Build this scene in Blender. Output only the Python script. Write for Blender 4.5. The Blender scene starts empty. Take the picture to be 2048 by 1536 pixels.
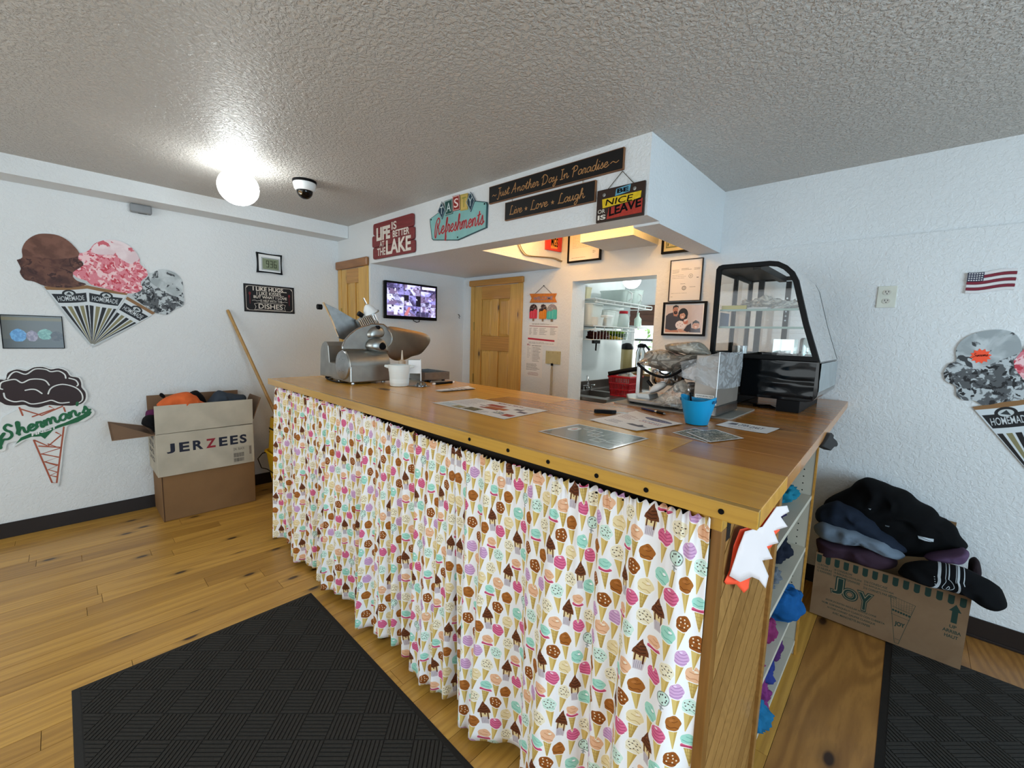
import bpy, math, random
import numpy as np
from mathutils import Vector, Matrix, noise as mnoise
random.seed(7)
sc = bpy.context.scene
COL = sc.collection
PI = math.pi

# ------------------------------------------------------------------ camera, world, lights, exposure
H = 1.4525                                        # eye height
YAW, PITCH, ROLL, FPX = math.radians(43.1135), math.radians(-6.6351), math.radians(1.7173), 847.33
fw = Vector((-math.sin(YAW)*math.cos(PITCH), math.cos(YAW)*math.cos(PITCH), math.sin(PITCH)))
rt = fw.cross(Vector((0, 0, 1))).normalized()
up = rt.cross(fw)
RT = rt*math.cos(ROLL) + up*math.sin(ROLL)
UP = -rt*math.sin(ROLL) + up*math.cos(ROLL)
cam = bpy.data.cameras.new('camera')
cam.sensor_width = 36
cam.lens = FPX/2048*36
cam.clip_start = 0.02
cob = bpy.data.objects.new('camera', cam)
COL.objects.link(cob)
cob.matrix_world = Matrix(((RT.x, UP.x, -fw.x, 0), (RT.y, UP.y, -fw.y, 0), (RT.z, UP.z, -fw.z, H), (0, 0, 0, 1)))
sc.camera = cob
sc.view_settings.view_transform = 'Standard'
sc.view_settings.look = 'None'
sc.view_settings.gamma = 1
sc.view_settings.use_curve_mapping = False
sc.view_settings.exposure = EXPOSURE = 0.0
sc.cycles.use_denoising = True
sc.cycles.max_bounces = 8
sc.cycles.caustics_reflective = False
sc.cycles.caustics_refractive = False

world = bpy.data.worlds.new('sky')
sc.world = world
world.use_nodes = True
wb = world.node_tree.nodes['Background']
wb.inputs[0].default_value = (0.80, 0.92, 1.0, 1)
wb.inputs[1].default_value = 2.2

def area(name, loc, aim, sx, sy, power, color):
    l = bpy.data.lights.new(name, 'AREA')
    l.shape = 'RECTANGLE'; l.size = sx; l.size_y = sy; l.energy = power; l.color = color
    o = bpy.data.objects.new(name, l); COL.objects.link(o)
    o.location = loc
    o.rotation_euler = (Vector(aim)-Vector(loc)).to_track_quat('-Z', 'Y').to_euler()
    return o

area('daylight_right', (2.55, 0.6, 1.35), (0, 0.5, 1.2), 2.4, 1.5, 92, (0.56, 0.80, 1.0))
area('daylight_front', (-1.4, -2.35, 1.45), (-1.4, 0, 1.3), 3.6, 1.5, 38, (0.93, 0.98, 0.98))
area('daylight_kitchen', (-2.2, 5.9, 1.45), (-2.2, 4, 1.2), 1.0, 0.9, 55, (0.95, 1.0, 0.98))

def bulb(name, loc, power, color, r=0.04):
    l = bpy.data.lights.new(name, 'POINT')
    l.energy = power; l.color = color; l.shadow_soft_size = r
    o = bpy.data.objects.new(name, l); COL.objects.link(o); o.location = loc
bulb('kitchen_fill', (-1.15, 4.3, 2.25), 30, (0.93, 1.0, 0.98), 0.1)  # added fill light out of view, brightens the kitchen; not a known lamp
bulb('soffit_bulb', (-1.75, 2.36, 2.33), 10, (1.0, 0.52, 0.14))
bulb('soffit_bulb', (-2.15, 2.55, 2.33), 4.0, (1.0, 0.52, 0.14))
bulb('soffit_bulb', (-1.30, 2.60, 2.33), 4.0, (1.0, 0.52, 0.14))
LAMP_STRENGTH = 19
KLAMP_STRENGTH = 5

# ------------------------------------------------------------------ measuring: a pixel of the 2048x1536 photo seen on a plane
def ray(x, y):
    return RT*((x-1024)/FPX) - UP*((y-768)/FPX) + fw

class F:                                           # a flat frame: origin, right, up, normal
    def __init__(s, o, u, v):
        s.o = Vector(o); s.u = Vector(u); s.v = Vector(v); s.n = s.u.cross(s.v).normalized()
    def pt(s, a, b, c=0.0):
        return s.o + s.u*a + s.v*b + s.n*c
    def at(s, x, y, c=0.0):
        d = ray(x, y); e = Vector((0, 0, H)); o = s.o + s.n*c
        p = e + d*((o-e).dot(s.n)/d.dot(s.n)) - s.o
        return (p.dot(s.u), p.dot(s.v))
    def px(s, pts, c=0.0):
        return [s.at(x, y, c) for x, y in pts]
    def box(s, pts, c=0.0):
        q = s.px(pts, c); return (min(a for a, b in q), max(a for a, b in q), min(b for a, b in q), max(b for a, b in q))

A, W, D, T, C = -4.287, 3.085, 2.012, 1.13, 2.44    # left wall x, back wall y, soffit face y, counter z, ceiling z
XM = -3.657                                         # alcove wall x
ZS = 2.055                                          # soffit underside
def FX(x): return F((x, 0, 0), (0, 1, 0), (0, 0, 1))  # faces +x
def FY(y): return F((0, y, 0), (1, 0, 0), (0, 0, 1))  # faces -y
def FZ(z): return F((0, 0, z), (1, 0, 0), (0, 1, 0))  # faces up
FL, FB, FM, FT = FX(A), FY(W), FX(XM), FZ(T)
SK = 0.0135                                         # the soffit face runs slightly off square
FS = F((-1.012, D, 0), Vector((1, SK, 0)).normalized(), (0, 0, 1))
ys = lambda x: D+(x+1.012)*SK
def cr(x0, y0, s):                                  # zoomed-crop pixel -> photo pixel
    return lambda *p: [(x0+x/s, y0+y/s) for x, y in p]

# ------------------------------------------------------------------ mesh helper
class MB:
    def __init__(s): s.v = []; s.f = []; s.uv = []
    def add(s, vs, fs, uvs=None):
        n = len(s.v)
        s.v += [Vector(p) for p in vs]
        s.f += [tuple(i+n for i in f) for f in fs]
        s.uv += list(uvs) if uvs else [(0.0, 0.0)]*len(vs)
        return s
    def box(s, x0, x1, y0, y1, z0, z1):
        return s.fbox(F((0, 0, 0), (1, 0, 0), (0, 1, 0)), x0, x1, y0, y1, z0, z1)
    def fbox(s, f, a0, a1, b0, b1, c0, c1):
        return s.prism(f, [(a0, b0), (a1, b0), (a1, b1), (a0, b1)], c0, c1)
    def prism(s, f, pts, c0, c1, uvb=None):
        area2 = sum(pts[i][0]*pts[(i+1) % len(pts)][1]-pts[(i+1) % len(pts)][0]*pts[i][1] for i in range(len(pts)))
        if area2 < 0: pts = pts[::-1]
        n = len(pts)
        vs = [f.pt(a, b, c0) for a, b in pts]+[f.pt(a, b, c1) for a, b in pts]
        fs = [tuple(range(n-1, -1, -1)), tuple(range(n, 2*n))]+[(i, (i+1) % n, n+(i+1) % n, n+i) for i in range(n)]
        uv = None
        if uvb:
            uv = [((a-uvb[0])/(uvb[1]-uvb[0]), (b-uvb[2])/(uvb[3]-uvb[2])) for a, b in pts]*2
        return s.add(vs, fs, uv)
    def flat(s, f, pts, c, uvb=None):
        area2 = sum(pts[i][0]*pts[(i+1) % len(pts)][1]-pts[(i+1) % len(pts)][0]*pts[i][1] for i in range(len(pts)))
        if area2 < 0: pts = pts[::-1]
        uv = [((a-uvb[0])/(uvb[1]-uvb[0]), (b-uvb[2])/(uvb[3]-uvb[2])) for a, b in pts] if uvb else None
        return s.add([f.pt(a, b, c) for a, b in pts], [tuple(range(len(pts)))], uv)
    def ring(s, f, out, inn, c0, c1):               # picture frame between two loops of equal length
        n = len(out)
        vs = [f.pt(a, b, c) for c in (c0, c1) for L in (out, inn) for a, b in L]
        fs = []
        for i in range(n):
            j = (i+1) % n
            fs += [(2*n+i, 2*n+j, 3*n+j, 3*n+i), (j, i, n+i, n+j), (i, j, 2*n+j, 2*n+i), (n+j, n+i, 3*n+i, 3*n+j)]
        return s.add(vs, fs)
    def tube(s, path, r, n=8, cap=True):
        path = [Vector(p) for p in path]; m = len(path)
        rs = r if isinstance(r, (list, tuple)) else [r]*m
        vs, fs = [], []
        nrm = None
        for i, p in enumerate(path):
            t = (path[min(i+1, m-1)]-path[max(i-1, 0)]).normalized()
            if nrm is None:
                nrm = t.orthogonal().normalized()
            else:
                nrm = (nrm-t*nrm.dot(t)).normalized()
            b = t.cross(nrm)
            for k in range(n):
                a = 2*PI*k/n
                vs.append(p+(nrm*math.cos(a)+b*math.sin(a))*rs[i])
        for i in range(m-1):
            for k in range(n):
                fs.append((i*n+k, i*n+(k+1) % n, (i+1)*n+(k+1) % n, (i+1)*n+k))
        if cap:
            fs += [tuple(range(n-1, -1, -1)), tuple(range((m-1)*n, m*n))]
        return s.add(vs, fs)
    def lathe(s, o, prof, n=24, ax=(0, 0, 1), sx=1.0, sy=1.0):
        o = Vector(o); z = Vector(ax).normalized(); x = z.orthogonal().normalized()
        if abs(z.z) > 0.99: x = Vector((1, 0, 0))
        y = z.cross(x)
        vs, fs = [], []
        for r, h in prof:
            r = max(r, 1e-5)
            for k in range(n):
                a = 2*PI*k/n
                vs.append(o+x*(r*sx*math.cos(a))+y*(r*sy*math.sin(a))+z*h)
        m = len(prof)
        for i in range(m-1):
            for k in range(n):
                fs.append((i*n+k, i*n+(k+1) % n, (i+1)*n+(k+1) % n, (i+1)*n+k))
        if prof[0][0] > 1e-4: fs.append(tuple(range(n-1, -1, -1)))
        if prof[-1][0] > 1e-4: fs.append(tuple(range((m-1)*n, m*n)))
        return s.add(vs, fs)
    def sphere(s, o, r, n=20, m=12, sc3=(1, 1, 1), a0=-PI/2, a1=PI/2):
        prof = [(r*math.cos(a0+(a1-a0)*i/m), r*math.sin(a0+(a1-a0)*i/m)) for i in range(m+1)]
        k = len(s.v); s.lathe((0, 0, 0), prof, n)
        for i in range(k, len(s.v)):
            p = s.v[i]; s.v[i] = Vector((o[0]+p.x*sc3[0], o[1]+p.y*sc3[1], o[2]+p.z*sc3[2]))
        return s
    def grid(s, fn, nu, nv, uvf=None):
        vs, uv = [], []
        for j in range(nv+1):
            for i in range(nu+1):
                vs.append(fn(i/nu, j/nv)); uv.append(uvf(i/nu, j/nv) if uvf else (i/nu, j/nv))
        fs = [(j*(nu+1)+i, j*(nu+1)+i+1, (j+1)*(nu+1)+i+1, (j+1)*(nu+1)+i) for j in range(nv) for i in range(nu)]
        return s.add(vs, fs, uv)
    def turn(s, k0, o, ax, ang):                    # rotate what was added since vertex k0
        m = Matrix.Rotation(ang, 3, Vector(ax)); o = Vector(o)
        for i in range(k0, len(s.v)): s.v[i] = m @ (s.v[i]-o)+o
        return s

ORI = {}
def obj(name, mb, mat, parent=None, smooth=False, bevel=0.0, label=None, seg=2):
    me = bpy.data.meshes.new(name)
    if parent is not None: org = ORI[parent.name]
    else:
        lo = [min(p[i] for p in mb.v) for i in range(3)]; hi = [max(p[i] for p in mb.v) for i in range(3)]
        org = Vector(((lo[0]+hi[0])/2, (lo[1]+hi[1])/2, lo[2]))
    lorg = org
    if parent is not None:                          # keep a part's own origin at its middle
        lo = [min(p[i] for p in mb.v) for i in range(3)]; hi = [max(p[i] for p in mb.v) for i in range(3)]
        lorg = Vector([(lo[i]+hi[i])/2 for i in range(3)])
    me.from_pydata([tuple(p-lorg) for p in mb.v], [], mb.f)
    if any(u != (0.0, 0.0) for u in mb.uv):
        ul = me.uv_layers.new(name='uv')
        li = np.empty(len(me.loops), dtype=np.int32); me.loops.foreach_get('vertex_index', li)
        ul.data.foreach_set('uv', np.array(mb.uv, dtype=np.float32)[li].ravel())
    me.materials.append(mat)
    if smooth:
        me.polygons.foreach_set('use_smooth', [True]*len(me.polygons))
        me.set_sharp_from_angle(angle=math.radians(smooth if smooth is not True else 40))
    me.validate()
    o = bpy.data.objects.new(name, me)
    COL.objects.link(o)
    if parent is not None:
        o.parent = parent; o.location = lorg-org
    else:
        o.location = org
    ORI[o.name] = lorg
    if bevel:
        b = o.modifiers.new('bevel', 'BEVEL'); b.width = bevel; b.segments = seg; b.limit_method = 'ANGLE'; b.angle_limit = math.radians(40)
    if label: o['label'] = label
    return o
def thing(name, label, cat, loc, group=None):
    o = bpy.data.objects.new(name, None); COL.objects.link(o)
    o.empty_display_size = 0.05
    o.location = loc; ORI[o.name] = Vector(loc)
    return tag(o, label, cat, group)
def tag(o, label, cat, group=None):
    o['label'] = label; o['category'] = cat
    if group: o['group'] = group
    return o
def struct(o):
    o['kind'] = 'structure'; return o
def sroot(name, loc):
    o = bpy.data.objects.new(name, None); COL.objects.link(o); o.location = loc; ORI[o.name] = Vector(loc); o['kind'] = 'structure'; return o

# ------------------------------------------------------------------ materials
def srgb(h):
    if isinstance(h, str):
        h = h.lstrip('#'); h = [int(h[i:i+2], 16)/255 for i in (0, 2, 4)]
    return tuple(c/12.92 if c <= 0.04045 else ((c+0.055)/1.055)**2.4 for c in h)
class N:
    def __init__(s, name):
        s.m = bpy.data.materials.new(name); s.m.use_nodes = True
        s.t = s.m.node_tree; s.b = s.t.nodes['Principled BSDF']; s.out = s.t.nodes['Material Output']
    def n(s, kind, ins=None, **props):
        x = s.t.nodes.new(kind)
        for k, v in props.items(): setattr(x, k, v)
        for k, v in (ins or {}).items():
            if isinstance(v, bpy.types.NodeSocket): s.t.links.new(v, x.inputs[k])
            else: x.inputs[k].default_value = v
        return x
    def set(s, **kw):
        for k, v in kw.items():
            k = k.replace('_', ' ')
            if isinstance(v, bpy.types.NodeSocket): s.t.links.new(v, s.b.inputs[k])
            else: s.b.inputs[k].default_value = v
        return s
    def coord(s, what='Object', scale=(1, 1, 1), rot=(0, 0, 0), rnd=False):
        tc = s.n('ShaderNodeTexCoord').outputs[what]
        if rnd:
            oi = s.n('ShaderNodeObjectInfo').outputs['Random']
            sc_ = s.n('ShaderNodeMath', {0: oi, 1: 37.0}, operation='MULTIPLY').outputs[0]
            tc = s.n('ShaderNodeVectorMath', {0: tc, 1: sc_}, operation='ADD').outputs[0]
        return s.n('ShaderNodeMapping', {'Vector': tc, 'Scale': scale, 'Rotation': rot}).outputs[0]
    def noise(s, vec, scale, detail=3.0, rough=0.5, dist=0.0):
        return s.n('ShaderNodeTexNoise', {'Vector': vec, 'Scale': scale, 'Detail': detail, 'Roughness': rough, 'Distortion': dist}).outputs['Fac']
    def ramp(s, fac, stops, interp='LINEAR'):
        r = s.n('ShaderNodeValToRGB', {'Fac': fac}); r.color_ramp.interpolation = interp
        e = r.color_ramp.elements
        while len(e) > 1: e.remove(e[-1])
        for i, (p, c) in enumerate(stops):
            if i == 0: e[0].position = p
            el = e[0] if i == 0 else e.new(p)
            el.color = (*c, 1) if len(c) == 3 else c
        return r.outputs['Color']
    def mix(s, fac, a, b, blend='MIX'):
        x = s.n('ShaderNodeMix', data_type='RGBA', blend_type=blend)
        for i, v in ((0, fac), (6, a), (7, b)):
            if isinstance(v, bpy.types.NodeSocket): s.t.links.new(v, x.inputs[i])
            else: x.inputs[i].default_value = v if i == 0 else ((*v, 1) if len(v) == 3 else v)
        return x.outputs[2]
    def bump(s, h, strength, dist=0.002):
        s.set(Normal=s.n('ShaderNodeBump', {'Height': h, 'Strength': strength, 'Distance': dist}).outputs[0]); return s
MATS = {}
def flat(name, color, rough=0.5, metal=0.0, var=0.10, scale=9.0, bump=0.0, bscale=60.0, **kw):
    if name in MATS: return MATS[name]
    m = N(name); c = srgb(color)
    if metal == 0.0: kw.setdefault('Specular_IOR_Level', 0.3)
    v = m.coord()
    n = m.noise(v, scale, 4)
    lo = tuple(x*(1-var) for x in c); hi = tuple(min(1, x*(1+var)) for x in c)
    m.set(Base_Color=m.ramp(n, [(0.3, lo), (0.7, hi)]), Roughness=rough, Metallic=metal, **kw)
    if bump: m.bump(m.noise(v, bscale, 3), bump)
    MATS[name] = m.m; return m.m
def paint(name, color, rough, scale, strength, dist=0.003):
    m = N(name); c = srgb(color); v = m.coord()
    big = m.noise(v, 1.6, 3)
    m.set(Base_Color=m.ramp(big, [(0.3, tuple(x*0.95 for x in c)), (0.7, c)]), Roughness=rough)
    a = m.noise(v, scale, 4, 0.55, 0.6)
    h = m.ramp(a, [(0.40, (0, 0, 0)), (0.58, (1, 1, 1))])
    m.bump(h, strength, dist)
    return m.m
def wood(name, light, dark, grain='Y', rough=0.4, coat=0.0, ring=14.0, knots=0.0, fine=1.0, bump=0.1, var=0.25, stretch=0.06, kscale=3.2, wk=0.55):
    m = N(name); l, d = srgb(light), srgb(dark)
    st = {'X': (stretch, 1, 1), 'Y': (1, stretch, 1), 'Z': (1, 1, stretch)}[grain]
    v = m.coord(scale=st, rnd=True)
    warp = m.noise(v, 2.2, 2)
    f1 = m.n('ShaderNodeTexWave', {'Vector': m.n('ShaderNodeVectorMath', {0: v, 1: m.n('ShaderNodeVectorMath', {0: warp, 1: (0.8, 0.8, 0.8)}, operation='MULTIPLY').outputs[0]}, operation='ADD').outputs[0],
              'Scale': ring, 'Distortion': 3.5, 'Detail': 3.0, 'Detail Scale': 1.2}, wave_type='BANDS', bands_direction='DIAGONAL').outputs['Fac']
    f2 = m.noise(v, 90*fine, 3, 0.6)
    col = m.mix(m.ramp(f1, [(0.25, (0, 0, 0)), (0.95, (wk, wk, wk))]), l, tuple(a*0.55+b*0.45 for a, b in zip(l, d)))
    col = m.mix(m.ramp(f2, [(0.45, (0, 0, 0)), (0.75, (0.55, 0.55, 0.55))]), col, tuple(a*0.4+b*0.6 for a, b in zip(l, d)))
    oi = m.n('ShaderNodeObjectInfo').outputs['Random']
    tone = m.ramp(oi, [(0.0, (1-var, 1-var*1.15, 1-var*1.4)), (0.5, (1-var*.25, 1-var*.28, 1-var*.3)), (1.0, (1, 1, 1))])
    col = m.mix(1.0, col, tone, 'MULTIPLY')
    if knots:
        kst = {'X': (0.45, 1, 1), 'Y': (1, 0.45, 1), 'Z': (1, 1, 0.45)}[grain]
        kv = m.coord(scale=kst, rnd=True)
        if grain == 'Z': kv = m.n('ShaderNodeMapping', {'Vector': kv, 'Rotation': (PI/2, 0, 0)}).outputs[0]
        vo = m.n('ShaderNodeTexVoronoi', {'Vector': kv, 'Scale': kscale, 'Randomness': 1.0}, voronoi_dimensions='2D')
        keep = m.n('ShaderNodeSeparateColor', {0: vo.outputs['Color']}).outputs[0]
        keep = m.n('ShaderNodeMath', {0: keep, 1: 1-knots}, operation='GREATER_THAN').outputs[0]
        k = m.ramp(vo.outputs['Distance'], [(0.05, (1, 1, 1)), (0.085, (0.35, 0.35, 0.35)), (0.19, (0, 0, 0))])
        k = m.n('ShaderNodeMath', {0: k, 1: keep}, operation='MULTIPLY').outputs[0]
        col = m.mix(k, col, tuple(x*0.22 for x in d))
    m.set(Base_Color=col, Roughness=rough, Coat_Weight=coat, Coat_Roughness=0.10)
    if bump: m.bump(f2, bump, 0.001)
    return m.m
def glass(name, color=(0.95, 0.975, 0.975), gloss=0.0, rough=0.02):
    m = N(name); m.t.nodes.remove(m.b)
    t = m.n('ShaderNodeBsdfTransparent', {'Color': (*color, 1)}).outputs[0]
    g = m.n('ShaderNodeBsdfGlossy', {'Color': (1, 1, 1, 1), 'Roughness': rough}).outputs[0]
    fr = m.n('ShaderNodeFresnel', {'IOR': 1.45}).outputs[0]
    fac = m.n('ShaderNodeMath', {0: fr, 1: gloss*0.3}, operation='ADD').outputs[0]
    m.t.links.new(m.n('ShaderNodeMixShader', {0: fac, 1: t, 2: g}).outputs[0], m.out.inputs[0])
    return m.m
def film(name, color, cover=0.35, rough=0.15, bump=0.6, bscale=14.0, gl=0.25, trans=(1, 1, 1), streak=0.6):   # crinkled clear plastic
    m = N(name); m.t.nodes.remove(m.b)
    v = m.coord(scale=(1, 1, 1.7))
    h = m.noise(v, bscale, 3, 0.5, 1.2)
    nb = m.n('ShaderNodeBump', {'Height': h, 'Strength': bump, 'Distance': 0.02}).outputs[0]
    t = m.n('ShaderNodeBsdfTransparent', {'Color': (*trans, 1)}).outputs[0]
    g = m.n('ShaderNodeBsdfGlossy', {'Color': (1, 1, 1, 1), 'Roughness': rough, 'Normal': nb}).outputs[0]
    d = m.n('ShaderNodeBsdfDiffuse', {'Color': (*srgb(color), 1), 'Normal': nb}).outputs[0]
    k = min(1, cover+streak)
    cv = m.ramp(h, [(0.36, (cover,)*3), (0.44, (k,)*3), (0.47, (cover*.6,)*3), (0.55, (cover*.6,)*3), (0.58, (k,)*3), (0.66, (cover,)*3)])  # crease highlights put into the film's colour as whitish noise streaks
    a = m.n('ShaderNodeMixShader', {0: cv, 1: t, 2: d}).outputs[0]
    lw = m.n('ShaderNodeLayerWeight', {'Blend': gl, 'Normal': nb}).outputs['Fresnel']
    m.t.links.new(m.n('ShaderNodeMixShader', {0: lw, 1: a, 2: g}).outputs[0], m.out.inputs[0])
    return m.m
def emit(name, color, strength):
    m = N(name); m.set(Base_Color=(0.9, 0.9, 0.9, 1), Emission_Color=(*color, 1), Emission_Strength=strength, Roughness=0.3); return m.m

# ------------------------------------------------------------------ flat print: drawn by the script on a pixel canvas
_lat = np.random.default_rng(3).random((64, 64))
def vnoise(x, y):
    xi = np.floor(x).astype(int); yi = np.floor(y).astype(int); fx = x-xi; fy = y-yi
    fx = fx*fx*(3-2*fx); fy = fy*fy*(3-2*fy)
    g = lambda i, j: _lat[i % 64, j % 64]
    return (g(xi, yi)*(1-fx)+g(xi+1, yi)*fx)*(1-fy)+(g(xi, yi+1)*(1-fx)+g(xi+1, yi+1)*fx)*fy
def fbm(x, y, o=4):
    s = 0; a = 0.5
    for i in range(o): s = s+a*vnoise(x*2**i+17*i, y*2**i+5*i); a *= 0.5
    return s/(1-0.5**o)
def hexc(h): h = h.lstrip('#'); return np.array([int(h[i:i+2], 16)/255 for i in (0, 2, 4)])
def mottled(c1, c2, scale, thr=0.5, soft=0.12, c3=None, t3=0.62):
    a, b = hexc(c1), hexc(c2); scale = scale*1.9
    def fn(x, y):
        wx = fbm(x*scale*.8+3, y*scale*.8+8)-.5; wy = fbm(x*scale*.8+31, y*scale*.8+2)-.5
        x, y = x+wx*1.6/scale, y+wy*1.6/scale
        n = fbm(x*scale, y*scale, 5)
        w = np.clip((n-thr)/soft+0.5, 0, 1)[..., None]
        o = a*(1-w)+b*w
        if c3:
            m = fbm(x*scale*1.7+9, y*scale*1.7+4)
            w = np.clip((m-t3)/0.05+0.5, 0, 1)[..., None]; o = o*(1-w)+hexc(c3)*w
        return o
    return fn
class Canvas:
    def __init__(s, box, ppm, bg='#ffffff', ss=2):
        s.a0, s.a1, s.b0, s.b1 = box; s.ss = ss
        s.w = max(8, int((s.a1-s.a0)*ppm)); s.h = max(8, int((s.b1-s.b0)*ppm))
        s.W, s.H = s.w*ss, s.h*ss
        s.im = np.empty((s.H, s.W, 3)); s.im[:] = 1
        s.poly([(s.a0, s.b0), (s.a1, s.b0), (s.a1, s.b1), (s.a0, s.b1)], bg)
    def _p(s, pts):
        p = np.array(pts, float)
        return np.stack([(p[:, 0]-s.a0)/(s.a1-s.a0)*s.W, (p[:, 1]-s.b0)/(s.b1-s.b0)*s.H], 1)
    def poly(s, pts, c, alpha=1.0, wrap=False):
        p = s._p(pts)
        if wrap:
            for dx in (-s.W, 0, s.W):
                for dy in (-s.H, 0, s.H): s._fill(p+np.array([dx, dy]), c, alpha)
        else: s._fill(p, c, alpha)
        return s
    def _fill(s, p, c, alpha):
        x0 = max(0, int(p[:, 0].min())); x1 = min(s.W, int(p[:, 0].max())+2); y0 = max(0, int(p[:, 1].min())); y1 = min(s.H, int(p[:, 1].max())+2)
        if x1 <= x0 or y1 <= y0: return
        xs = np.arange(x0, x1)+0.5; ys = np.arange(y0, y1)+0.5
        m = np.zeros((len(ys), len(xs)), bool)
        n = len(p)
        for i in range(n):
            ax, ay = p[i]; bx, by = p[(i+1) % n]
            if ay == by: continue
            r = ((ys >= min(ay, by)) & (ys < max(ay, by)))
            if not r.any(): continue
            xc = ax+(ys[r]-ay)*(bx-ax)/(by-ay)
            m[r] ^= (xs[None, :] < xc[:, None])
        if not m.any(): return
        sub = s.im[y0:y1, x0:x1]
        if callable(c):
            X, Y = np.meshgrid(s.a0+xs/s.W*(s.a1-s.a0), s.b0+ys/s.H*(s.b1-s.b0)); cc = c(X, Y)[m]
        else: cc = hexc(c)
        sub[m] = sub[m]*(1-alpha)+cc*alpha
    def ell(s, x, y, rx, ry, c, rot=0.0, n=28, wob=0.0, alpha=1.0, wrap=False, seed=0):
        pts = []
        for i in range(n):
            t = 2*PI*i/n; k = 1+wob*math.sin(5*t+seed)+wob*0.7*math.sin(9*t+seed*2.1)
            u, v = rx*k*math.cos(t), ry*k*math.sin(t)
            pts.append((x+u*math.cos(rot)-v*math.sin(rot), y+u*math.sin(rot)+v*math.cos(rot)))
        return s.poly(pts, c, alpha, wrap)
    def line(s, pts, w, c, alpha=1.0, wrap=False, cap=True):
        for (x0, y0), (x1, y1) in zip(pts, pts[1:]):
            L = math.hypot(x1-x0, y1-y0) or 1e-9; nx, ny = -(y1-y0)/L*w/2, (x1-x0)/L*w/2
            s.poly([(x0+nx, y0+ny), (x1+nx, y1+ny), (x1-nx, y1-ny), (x0-nx, y0-ny)], c, alpha, wrap)
        if cap and alpha == 1:
            for x, y in pts: s.ell(x, y, w/2, w/2, c, n=10, wrap=wrap)
        return s
    def text(s, body, box, c, bold=0.0, shear=0.0, rot=0.0, keep=False, cx=True):
        vs, fs = text2d(body, bold, shear)
        q = fit2d(vs, box, keep, cx)
        if rot:
            ox, oy = (box[0]+box[1])/2, (box[2]+box[3])/2
            q = [(ox+(x-ox)*math.cos(rot)-(y-oy)*math.sin(rot), oy+(x-ox)*math.sin(rot)+(y-oy)*math.cos(rot)) for x, y in q]
        for f in fs: s.poly([q[i] for i in f], c)
        return s
    def bars(s, a0, a1, b0, b1, rows, c='#777777', alpha=0.75, fill=0.45, seed=1, center=False):
        r = random.Random(seed); hh = (b1-b0)/rows
        for i in range(rows):
            y = b1-hh*(i+0.5); L = (a1-a0)*r.uniform(0.55, 1.0)
            x = (a0+a1)/2-L/2 if center else a0
            while L > 0:
                w = min(L, (a1-a0)*r.uniform(0.04, 0.14))
                s.poly([(x, y-hh*fill/2), (x+w*0.85, y-hh*fill/2), (x+w*0.85, y+hh*fill/2), (x, y+hh*fill/2)], c, alpha*r.uniform(.7, 1))
                x += w; L -= w
        return s
    def image(s, name):
        k = s.ss; a = s.im.reshape(s.h, k, s.w, k, 3).mean((1, 3))
        im = bpy.data.images.new(name, s.w, s.h)
        o = np.ones((s.h, s.w, 4), np.float32); o[..., :3] = a
        im.pixels.foreach_set(o.ravel()); im.update(); im.pack()
        return im
    def mat(s, name, rough=0.5, glow=0.0, coat=0.0, bump=0.0, ext='EXTEND', **kw):
        m = N(name); kw.setdefault('Specular_IOR_Level', 0.25)
        t = m.n('ShaderNodeTexImage', {'Vector': m.n('ShaderNodeTexCoord').outputs['UV']}, image=s.image(name), extension=ext)
        m.set(Base_Color=t.outputs[0], Roughness=rough, Coat_Weight=coat, **kw)
        if glow: m.set(Emission_Color=t.outputs[0], Emission_Strength=glow)
        if bump: m.bump(m.noise(m.coord(), 120, 3), bump, 0.0008)
        return m.m
    @property
    def box(s): return (s.a0, s.a1, s.b0, s.b1)

_TX = {}
def text2d(body, bold=0.0, shear=0.0):
    key = (body, bold, shear)
    if key in _TX: return _TX[key]
    cu = bpy.data.curves.new('text', 'FONT'); cu.body = body; cu.offset = bold; cu.shear = shear; cu.resolution_u = 4
    o = bpy.data.objects.new('text', cu); COL.objects.link(o)
    dg = bpy.context.evaluated_depsgraph_get(); dg.update()
    me = bpy.data.meshes.new_from_object(o.evaluated_get(dg))
    vs = [(v.co.x, v.co.y) for v in me.vertices]; fs = [tuple(p.vertices) for p in me.polygons]
    bpy.data.objects.remove(o); bpy.data.curves.remove(cu); bpy.data.meshes.remove(me)
    _TX[key] = (vs, fs); return vs, fs
def fit2d(vs, box, keep=False, cx=True):
    x0 = min(v[0] for v in vs); x1 = max(v[0] for v in vs); y0 = min(v[1] for v in vs); y1 = max(v[1] for v in vs)
    a0, a1, b0, b1 = box
    sx, sy = (a1-a0)/(x1-x0), (b1-b0)/(y1-y0)
    if keep: sx = sy = min(sx, sy)
    ox = a0+((a1-a0)-(x1-x0)*sx)/2*(1 if cx else 0); oy = b0+((b1-b0)-(y1-y0)*sy)/2
    return [(ox+(x-x0)*sx, oy+(y-y0)*sy) for x, y in vs]
def put_text(mb, f, body, box, c, bold=0.0, shear=0.0, slope=0.0):
    vs, fs = text2d(body, bold, shear); q = fit2d(vs, box)
    mb.add([f.pt(a, b+(a-box[0])*slope, c) for a, b in q], fs); return mb

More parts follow.
